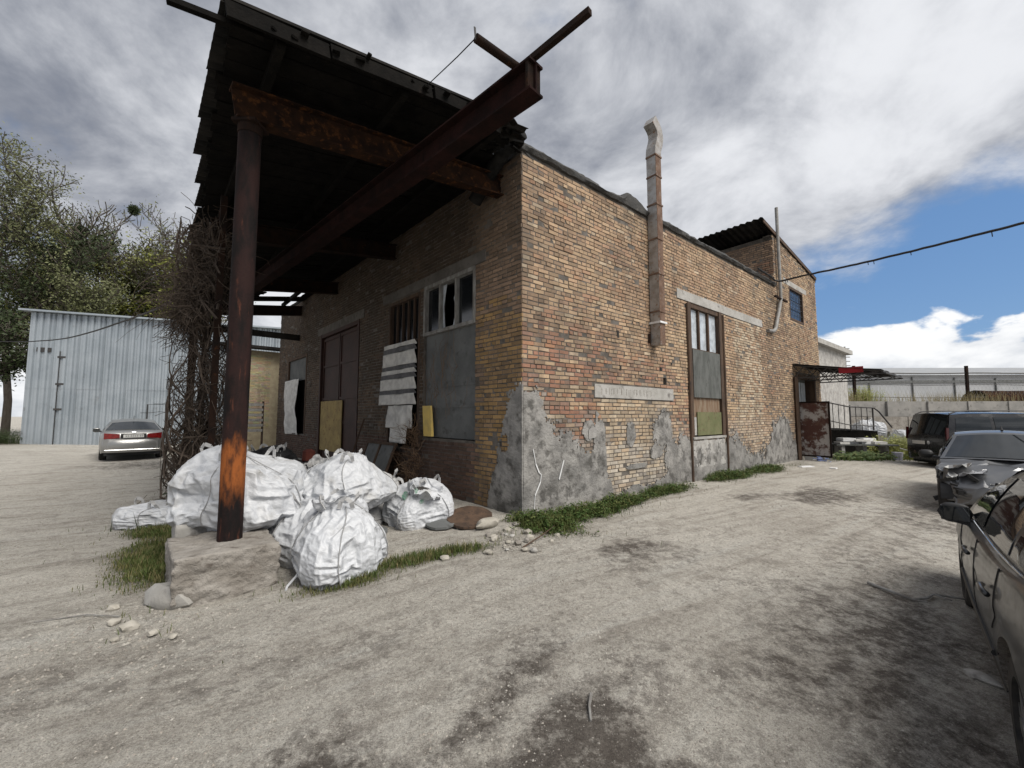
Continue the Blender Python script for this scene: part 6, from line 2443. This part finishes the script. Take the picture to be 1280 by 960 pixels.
bb = mb.build('blue_rag', simple('blue_plastic', (.12, .16, .30), (.18, .22, .36), bump=.3)); tag(bb, 'crumpled blue plastic scrap on the ground by the open door leaf', 'scrap')
mb = MB(); mb.tube([(13.9, 14.9, .42), (14.6, 14.3, .12), (15.0, 13.9, -.1)], .018, 6)
o = mb.build('pale_stick', M['cloth_white']); tag(o, 'pale thin stick propped between the bench and the black van', 'stick')
for i, (x, y, a, l_) in enumerate(((8.9, 12.9, .6, .55), (9.6, 12.5, 1.2, .4))):
    mb = MB(); mb.bar((x, y, .01 + gz(x, y)), (x + l_ * math.cos(a), y + l_ * math.sin(a) * .3, .012 + gz(x, y)), .16, .03)
    o = mb.build('white_board', M['white_paint']); tag(o, ('long' if i == 0 else 'short') + ' white board scrap lying in the weeds near the far doorway', 'board')

# ------------------------------------------------------------------ odds and ends along the left wall
bf = empty('board_frame', WL(4.7, .45, 0))
tag(bf, 'old grey wooden frame panel leaning on the wall below the striped curtain', 'frame')
for a in (4.0, 4.75, 5.5):
    mb = MB(); mb.bar(WL(a, .55, -.05), WL(a, .18, .95), .07, .04); mb.build('upright', M['dark_wood'], bf)
mb = MB(); mb.bar(WL(3.95, .19, .93), WL(5.55, .19, .93), .05, .06); mb.build('rail', M['dark_wood'], bf)
for a in (4.05, 4.8):
    mb = MB(); mb.hexa([WL(a, .50, 0), WL(a + .66, .50, 0), WL(a + .66, .52, 0), WL(a, .52, 0), WL(a, .17, .9), WL(a + .66, .17, .9), WL(a + .66, .19, .9), WL(a, .19, .9)]); mb.build('panel', M['ply_grey'], bf)
mb = MB(); mb.bar(WL(6.2, .5, 0), WL(6.0, .1, 1.5), .04, .04); o = mb.build('shovel_handle', M['dark_wood']); tag(o, 'dark wooden handle leaning on the brick pier beside the door', 'handle')
mb = MB()
mb.tube([(-4.2, 8.6, z) for z in (.62, .68, .86, .9)], [.10, .13, .12, .06], 10)
o = mb.build('red_cap', simple('rusty_red_cloth', (.12, .03, .02), (.08, .02, .016), bump=.3)); tag(o, 'dull red bundle on top of the dark heap behind the sacks', 'bundle')
o = rough_block((-4.25, 8.55), dL, nL, .7, .6, -.1, .66, .12, 14, 10).build('dark_bundle', M['bag_black'], smooth=True); weld(o); tag(o, 'dark heaped bundle behind the white sacks near the pallets', 'bundle')

# discarded round boards, pale stone and slab rubble at the foot of the wall
for i, (x, y, r_, tl, lab) in enumerate(((-1.02, 6.02, .21, .15, 'small grey round lid lying by the gaping sack'), (-.62, 6.18, .33, .28, 'large brown round lid leaning beside the pale stone'), (-1.95, 5.75, .25, .03, 'flat grey lid half under the gaping sack'))):
    mb = MB()
    top = []
    for k in range(18):
        a = 2 * math.pi * k / 18
        rr = r_ * (1 + .07 * nz(math.cos(a) * 2 + i * 5, math.sin(a) * 2))
        top.append((x + rr * math.cos(a), y + rr * math.sin(a) * .9, gz(x, y) + .05 + tl * rr * math.sin(a) * .9 + tl * r_ * .8))
    mb.add(top + [(a, b, c - .03) for a, b, c in top], [tuple(range(18)), tuple(range(35, 17, -1))] + [(k, (k + 1) % 18, 18 + (k + 1) % 18, 18 + k) for k in range(18)])
    o = mb.build('round_lid', M['ply_grey'] if i != 1 else M['dark_wood']); tag(o, lab, 'lid')
M['pale_stone'] = simple('pale_stone', (.40, .375, .33), (.30, .28, .24), scale=8, bump=.8, bscale=30)


def stone(x, y, s, seed, flat=.6, mat='pale_stone', lift=0.0, name='stone', st=(1, 1)):
    bm = bmesh.new()
    bmesh.ops.create_icosphere(bm, subdivisions=2, radius=1.0)
    mb = MB()
    rg_ = random.Random(seed)
    an = rg_.uniform(0, 6.3)
    for v_ in bm.verts:
        c_ = v_.co
        d = 1 + .35 * nz(c_.x * 1.3 + seed, c_.y * 1.3, c_.z * 1.3) + .15 * nz(c_.x * 4 + seed, c_.y * 4, c_.z * 4)
        a, b, c = c_.x * d * s * st[0], c_.y * d * s * st[1], c_.z * d * s * flat
        mb.v.append((x + a * math.cos(an) - b * math.sin(an), y + a * math.sin(an) + b * math.cos(an), gz(x, y) + c + s * flat * .55 + lift))
    for f in bm.faces:
        mb.f.append(tuple(v_.index for v_ in f.verts)); mb.c.append(None)
    bm.free()
    return mb.build(name, M[mat], smooth=True, flat_angle=35)


o = stone(-3.10, 3.93, .20, 21, .75, 'concrete', lift=-.06, name='concrete_rubble', st=(1.0, 1.4)); tag(o, 'pale broken lump of concrete against the side of the footing block', 'rubble')
o = stone(-.34, 5.98, .13, 5, .6, lift=.03, st=(1.7, .8)); tag(o, 'long pale lump of broken render lying against the brown lid', 'stone')
rg = random.Random(6)
for i in range(26):
    x, y = .05 + rg.gauss(0, .20), 5.45 + rg.gauss(0, .24)
    o = stone(x, y, rg.uniform(.022, .06), 30 + i, rg.uniform(.45, .8), rg.choice(['pale_stone', 'concrete', 'pale_stone', 'old_concrete']))
    tag(o, 'piece of pale rubble in the small scatter off the building corner', 'stone', 'rubble off the building corner')
o = stone(3.1, 2.86, .075, 77, .35, 'concrete', st=(1.3, .7)); tag(o, 'flat pale stone beside the graphite car', 'stone')
for i, (x, y, s_) in enumerate(((-.75, 4.75, .05), (-.25, 4.9, .04), (-3.25, 3.5, .045), (-3.05, 3.42, .06), (-2.8, 3.35, .035), (-3.5, 3.75, .05), (.6, 5.6, .045), (-3.0, 3.25, .03), (-2.6, 3.3, .03))):
    o = stone(x, y, s_, 90 + i, .6); tag(o, 'small pale stone in the grass verge near the sacks', 'stone', 'small pale stones near the sacks')


def branch(pts, r, label, seed, name='dry_branch', mat='grey_wood', twigs=3):
    rg_ = random.Random(seed)
    P = [np.array([a, b, gz(a, b) + c]) for a, b, c in pts]
    mb = MB(); mb.tube(P, [r * (1 - .5 * i / len(P)) for i in range(len(P))], 6)
    for _ in range(twigs):
        p = P[rg_.randrange(1, len(P))]
        mb.tube([p, p + np.array([rg_.uniform(-.15, .15), rg_.uniform(-.15, .15), rg_.uniform(0, .03)])], r * .45, 4)
    o = mb.build(name, M[mat]); tag(o, label, 'branch')


branch([(3.55, 4.25, .02), (3.6, 4.05, .03), (3.68, 3.92, .02), (3.85, 3.95, .03), (4.0, 4.05, .02), (4.3, 3.95, .02)], .014, 'crooked bare branch lying on the lane beside the graphite car', 3)
branch([(.47, 2.58, .015), (.44, 2.48, .02), (.43, 2.38, .015)], .010, 'short pale stick lying in the middle of the lane', 4, twigs=0)
branch([(.12, 5.05, .02), (.35, 5.4, .05), (.5, 5.62, .08)], .010, 'thin dark stick poking out of the rubble scatter', 5, mat='dark_wood', twigs=1)
branch([(-3.9, 3.5, .015), (-3.6, 3.62, .02), (-3.3, 3.6, .015)], .006, 'thin straw-like stick beside the grass tuft', 6, twigs=1)

# sack tie trailing from the slumped sack
mb = MB(); mb.tube([(-2.12, 4.34, .10), (-2.15, 4.24, .0), (-2.20, 4.17, -.07), (-2.18, 4.11, -.085)], .012, 6)
o = mb.build('sack_tie', M['bag']); tag(o, 'loose white strap dangling from the slumped sack to the ground', 'strap')

# letters worn beyond reading on the low lintel, and a drip of white paint on the render
rg = random.Random(12)
mb = MB()
u = 2.0
while u < 3.75:
    for _ in range(2):
        a = u + rg.uniform(-.02, .06)
        mb.fbox(WR, a, a + .012, .02, .0275, 1.99 + rg.uniform(0, .04), 2.15 - rg.uniform(0, .04))
    u += .13
mb.build('worn_marks', M['old_concrete'], lo)
mb = MB()
pth = [(.20, 1.05), (.26, .80), (.33, .66), (.38, .62), (.36, .50), (.30, .40), (.24, .30), (.22, .12), (.21, .02)]
for (a, b), (c, d) in zip(pth, pth[1:]):
    mb.bar(WR(a, .041, b), WR(c, .041, d), .008 + .016 * rg.random(), .006, up=nR)
mb.build('paint_drip', M['white_paint'], building)
mb = MB()
pth = [(.92, .82), (.86, .66), (.80, .50)]
for (a, b), (c, d) in zip(pth, pth[1:]):
    mb.bar(WR(a, .041, b), WR(c, .041, d), .02, .012, up=nR)
mb.build('paint_drip', M['white_paint'], building)
for (u, z, w_, h_) in ((1.72, 1.28, .24, .24),):
    mb = MB(); mb.add([WR(u - w_ / 2, .041, z - h_ / 2), WR(u + w_ * .4, .041, z - h_ * .4), WR(u + w_ / 2, .041, z + h_ * .3), WR(u, .041, z + h_ / 2), WR(u - w_ * .5, .041, z + h_ * .2)], [(0, 1, 2, 3, 4)]); mb.build('pale_patch', M['white_plaster'], building)

# white panel by the shed corner
mb = MB(); mb.bar((-26.3, 19.6, 1.0), (-25.2, 19.8, 1.0), .05, 1.6); o = mb.build('pale_board', M['white_plaster']); tag(o, 'pale board standing in the bushes at the shed corner', 'board')
# power pole behind shed
mb = MB(); mb.tube([(-26.2, 31.0, 0), (-26.0, 31.0, 15.2)], [.16, .11], 8); o = mb.build('utility_pole', M['grey_wood'], smooth=True, flat_angle=40); tag(o, 'weathered wooden pole rising among the trees behind the shed', 'pole')

# ------------------------------------------------------------------ climbing vine on the lattice column
vine = empty('climbing_vine', WL(4.1, 3.75, -.1))
tag(vine, 'leafless tangled vine smothering the lattice column at the canopy edge', 'vine')
M['vine'] = simple('dry_vine', (.045, .032, .024), (.08, .06, .045), scale=8, bump=.2)
rg = random.Random(31)
mb = MB()
for i in range(560):
    v0 = rg.uniform(3.1, 5.1) if rg.random() < .85 else rg.gauss(4.2, .7)
    o0 = 3.74 + rg.gauss(0, .13)
    z = rg.choice([0, 0, rg.uniform(0, 4.5), rg.uniform(2.5, 5.0)])
    p = WL(v0, o0, z)
    d = np.array([0, 0, 1.0]) if rg.random() < .9 else np.array([rg.gauss(0, 1), rg.gauss(0, 1), rg.uniform(-.6, .4)])
    L_ = rg.uniform(.8, 3.2)
    P = [p]
    n = 9
    for k in range(n):
        d = d + np.array([rg.gauss(0, .28), rg.gauss(0, .28), rg.gauss(0, .14)])
        # drawn back towards the column
        c_ = WL(4.15, 3.74, 0)
        d[:2] += (c_[:2] - P[-1][:2]) * .55
        d /= np.linalg.norm(d)
        q = P[-1] + d * L_ / n
        q[2] = min(max(q[2], -.05), 4.55 + .3 * rg.random())
        rel = q - K
        oo_, vv_ = float(rel @ nL), float(rel @ dL)
        q = q + nL * (min(max(oo_, 3.35), 4.25) - oo_) + dL * (min(max(vv_, 2.7), 5.5) - vv_)
        P.append(q)
    r_ = rg.choice([.005, .007, .009, .012, .02])
    mb.tube(P, [r_ * (1 - .6 * k / n) for k in range(n + 1)], 4, cap=False)
# hanging brush of fine twigs half way up and at the roof edge
for i in range(2200):
    t = rg.random()
    if t < .40:
        c_ = WL(4.2 + rg.gauss(0, .4), 3.95 + abs(rg.gauss(0, .16)), 3.5 + rg.gauss(0, .28))
    elif t < .70:
        c_ = WL(4.2 + rg.gauss(0, .6), 3.85 + rg.gauss(0, .2), 4.35 + rg.gauss(0, .3))
    else:
        c_ = WL(4.2 + rg.gauss(0, .5), 3.75 + rg.gauss(0, .18), rg.uniform(0, 2.6))
    d = np.array([rg.gauss(0, 1), rg.gauss(0, 1), rg.gauss(-.5, .8)]); d /= np.linalg.norm(d)
    P = [c_]
    for k in range(4):
        d = d + np.array([rg.gauss(0, .35), rg.gauss(0, .35), rg.gauss(-.08, .25)]); d /= np.linalg.norm(d)
        P.append(P[-1] + d * rg.uniform(.05, .14))
    mb.tube(P, .0045, 3, cap=False)
mb.build('stems', M['vine'], vine, recalc=False, kind='stuff')
# long bare shoots hanging before the shed
mb = MB()
for i in range(9):
    p = WL(4.3 + rg.uniform(-.4, .6), 4.1, 3.7 + rg.uniform(-.3, .4))
    d = nL * rg.uniform(.4, 1.0) + dL * rg.uniform(-.2, .5) + UZ * rg.uniform(-.3, .3)
    P = [p]
    for k in range(10):
        d = d / np.linalg.norm(d) + np.array([rg.gauss(0, .2), rg.gauss(0, .2), -.12 - .02 * k])
        d /= np.linalg.norm(d)
        P.append(P[-1] + d * .11)
    mb.tube(P, [.006 * (1 - .07 * k) for k in range(11)], 4, cap=False)
mb.build('shoots', M['vine'], vine, recalc=False, kind='stuff')

# dry shrub and creeper on the left wall
sh = empty('dry_shrub', WL(3.2, .15, .2)); tag(sh, 'dry brown creeper between the curtain and the grey boarded window', 'shrub')
mb = MB()
for i in range(170):
    p = WL(3.25 + rg.gauss(0, .16), .10 + abs(rg.gauss(0, .08)), rg.uniform(.1, 1.3))
    d = np.array([rg.gauss(0, .5), rg.gauss(0, .5), rg.uniform(.2, 1)])
    P = [p]
    for k in range(5):
        d = d / np.linalg.norm(d) + np.array([rg.gauss(0, .4), rg.gauss(0, .4), rg.gauss(0, .3)])
        d /= np.linalg.norm(d)
        P.append(P[-1] + d * .09)
    mb.tube(P, .004, 3, cap=False)
for i in range(40):
    P = [WL(3.15 + rg.gauss(-.5, .45), .03, 1.4 + rg.uniform(0, 1.2))]
    for k in range(9):
        P.append(P[-1] + dL * rg.gauss(0, .05) + UZ * rg.gauss(.07, .06))
    mb.tube(P, .003, 3, cap=False)
mb.build('twigs', simple('rusty_twigs', (.10, .06, .035), (.14, .09, .055), bump=0), sh, recalc=False, kind='stuff')

# ------------------------------------------------------------------ grass, weeds, gravel
def grassm(name, c, d):
    m, nt = new_mat(name)
    f, _ = noise_fac(nt, 9, 0.42, 0.68, detail=5)
    col = mixc(nt, f, c, d)
    f2, _ = noise_fac(nt, 120, 0.4, 0.6, seed=3)
    col = mixc(nt, 0.5, col, mixc(nt, f2, col, (0.5, 0.5, 0.5), 'MULTIPLY'))
    finish(nt, col, 0.65, 0, [], .25)
    return m


M['grass'] = grassm('grass_blades', (0.07, 0.10, 0.024), (0.16, 0.15, 0.06))
M['weed'] = grassm('weed_leaves', (0.045, 0.085, 0.018), (0.11, 0.12, 0.035))
M['straw'] = leafm('dry_grass', (0.24, 0.20, 0.10))
rg = random.Random(77)


def blades(n, pick, hmin, hmax, w):
    mb = MB()
    cnt = 0
    tries = 0
    while cnt < n and tries < n * 12:
        tries += 1
        x, y, dens = pick()
        if rg.random() > dens:
            continue
        cnt += 1
        z = gz(x, y) - .005
        h = rg.uniform(hmin, hmax) * (.45 + .55 * dens)
        a = rg.uniform(0, 6.28)
        lx, ly = math.cos(a) * h * rg.uniform(.1, .7), math.sin(a) * h * rg.uniform(.1, .7)
        sx, sy = -math.sin(a) * w, math.cos(a) * w
        mb.add([(x - sx, y - sy, z), (x + sx, y + sy, z), (x + lx * .4 + sx * .8, y + ly * .4 + sy * .8, z + h * .6), (x + lx * .4 - sx * .8, y + ly * .4 - sy * .8, z + h * .6), (x + lx, y + ly, z + h)],
               [(0, 1, 2, 3), (3, 2, 4)])
    return mb


def pick_from(es, sp=1.5):
    ws = [e[2] * e[3] for e in es]
    def f():
        e = rg.choices(es, ws)[0]
        a = R(e[4])
        s, t = rg.gauss(0, .6) * e[3] * sp * .7, rg.gauss(0, .6) * e[2] * sp * .7
        x = e[0] + s * math.sin(a) + t * math.cos(a)
        y = e[1] + s * math.cos(a) - t * math.sin(a)
        return x, y, grassness(x, y)
    return f


def inside(x, y):
    px, py = x - K[0], y - K[1]
    return (px * nR[0] + py * nR[1]) < 0.02 and (px * nL[0] + py * nL[1]) < 0.02


o = blades(24000, pick_from([e for e in GRASS[:5]]), .03, .10, .0035).build('grass', M['grass'], recalc=False, kind='stuff')
tag(o, 'short green grass of the verges round the sacks and post', 'grass')
o = blades(2600, pick_from([e for e in GRASS[:5]], 1.8), .04, .14, .002).build('dry_grass', M['straw'], recalc=False, kind='stuff')
tag(o, 'dry straw stalks among the verge grass', 'grass')


def pick_wide():
    x, y, d = pick_from(GRASS[:10], 2.0)()
    return x, y, (0.0 if inside(x, y) else 0.25 + 0.6 * nz(x * 2, y * 2))


o = blades(2600, pick_wide, .03, .13, .003).build('stray_grass', M['grass'], recalc=False, kind='stuff'); tag(o, 'stray thin grass tufts fringing the verges', 'grass')


def weeds(n, es, hmax, leaf):
    mb = MB()
    pk = pick_from(es)
    c = 0
    t = 0
    while c < n and t < n * 15:
        t += 1
        x, y, d = pk()
        if inside(x, y) or rg.random() > d:
            continue
        c += 1
        z0 = gz(x, y)
        h = rg.uniform(.03, hmax) * (.4 + .6 * d)
        for k in range(rg.randint(4, 8)):
            q = np.array([x + rg.gauss(0, .035), y + rg.gauss(0, .035), z0 + h * rg.uniform(.15, 1)])
            s_ = leaf * rg.uniform(.6, 1.3)
            a = np.array([rg.gauss(0, 1), rg.gauss(0, 1), rg.gauss(.2, .4)]); a /= np.linalg.norm(a)
            b = np.cross(a, [rg.gauss(0, .4), rg.gauss(0, .4), 1]); b /= np.linalg.norm(b)
            mb.add([q, q + a * s_ * .5 + b * s_ * .3, q + a * s_, q + a * s_ * .5 - b * s_ * .3], [(0, 1, 2, 3)])
    return mb


o = weeds(4200, GRASS[4:10], .20, .04).build('weeds', M['weed'], recalc=False, kind='stuff'); tag(o, 'low leafy weeds along the foot of the brick wall', 'weeds')
o = blades(6500, pick_from(GRASS[4:10]), .06, .22, .004).build('tall_grass', M['grass'], recalc=False, kind='stuff'); tag(o, 'longer grass tufts growing against the brick wall', 'grass')
# weeds by the van, on the bank and at the shed corner
def brush(cx, cy, rx, ry, h, n, mat, label, name='weed_clump', w=.012, leafy=.0):
    mb = MB()
    for i in range(n):
        x, y = cx + rg.gauss(0, .5) * rx, cy + rg.gauss(0, .5) * ry
        z = gz(x, y) if cy < YW else 2.35
        hh = h * rg.uniform(.4, 1.0)
        a = rg.uniform(0, 6.28)
        l_ = hh * rg.uniform(.05, .4)
        mb.add([(x - w, y, z - .05), (x + w, y, z - .05), (x + math.cos(a) * l_, y + math.sin(a) * l_, z + hh)], [(0, 1, 2)])
        if rg.random() < leafy:
            q = np.array([x + math.cos(a) * l_ * .6, y + math.sin(a) * l_ * .6, z + hh * rg.uniform(.3, .9)])
            mb.add([q, q + np.array([.06, .02, .04]), q + np.array([.12, 0, .02]), q + np.array([.06, -.02, 0])], [(0, 1, 2, 3)])
    o = mb.build(name, M[mat], recalc=False, kind='stuff'); tag(o, label, 'weeds')


brush(14.6, 15.6, .9, .8, 1.0, 900, 'leaf_green', 'tall yellow-green weeds between the junk bench and the black van', leafy=.8)
brush(12.6, 14.9, 1.2, .4, .35, 500, 'weed', 'low weeds under the junk bench', leafy=.8)
brush(19.5, YW + 1.0, 3.2, .5, 1.0, 700, 'straw', 'dry reeds growing on the bank near the awning')
brush(22.3, YW + 1.3, 1.0, .5, 1.3, 350, 'leaf_green', 'green shrubby growth by the fence post', leafy=.9)
brush(28.5, YW + 1.0, 6.0, .5, .9, 700, 'straw', 'dry grass along the top of the block wall')
brush(-25.8, 20.4, 1.2, 1.2, .9, 700, 'leaf_dark', 'dark low growth at the foot of the shed corner', leafy=.9)
brush(-5.6, 7.7, .4, .9, .35, 900, 'leaf_dark', 'dark weeds at the foot of the vine-covered column', leafy=.7)

mb = MB()
rgn = random.Random(101)
OCT = [(1, 0, 0), (-1, 0, 0), (0, 1, 0), (0, -1, 0), (0, 0, 1), (0, 0, -.3)]
OF = [(0, 2, 4), (2, 1, 4), (1, 3, 4), (3, 0, 4), (2, 0, 5), (1, 2, 5), (3, 1, 5), (0, 3, 5)]
cnt = 0
while cnt < 22000:
    r_ = 1.7 + 9.0 * rgn.random() ** 1.6
    a = rgn.uniform(-.92, .88)
    x, y = r_ * math.sin(a), r_ * math.cos(a)
    if inside(x, y):
        continue
    n = nz(x * .9, y * .9, 4)
    near = math.exp(-((x + 3.0) ** 2 + (y - 3.4) ** 2) / .5) + math.exp(-((x - .1) ** 2 + (y - 5.4) ** 2) / .35)
    if rgn.random() > .35 + .8 * n + 1.2 * near:
        continue
    cnt += 1
    s_ = rgn.choice([.002, .002, .003, .003, .004, .005, .008]) * (1 + .04 * r_) * (1 + .8 * min(1, near))
    z = ground_z(x, y) if r_ < 5 else gz(x, y) + .004
    ca, sa = math.cos(r_ * 77), math.sin(r_ * 77)
    c = rgn.choice([(.36, .34, .30), (.30, .28, .25), (.40, .38, .34), (.22, .20, .18), (.33, .30, .26), (.26, .24, .21)])
    vs = []
    for (p, q, w_) in OCT:
        k = s_ * rgn.uniform(.7, 1.3)
        vs.append((x + (p * ca - q * sa) * k, y + (p * sa + q * ca) * k, z + w_ * k * .7))
    mb.add(vs, OF, c)
o = mb.build('gravel', attr_mat('gravel_stones', dirt_amt=.3), recalc=False, kind='stuff'); tag(o, 'loose grit and small gravel scattered over the lane', 'gravel')
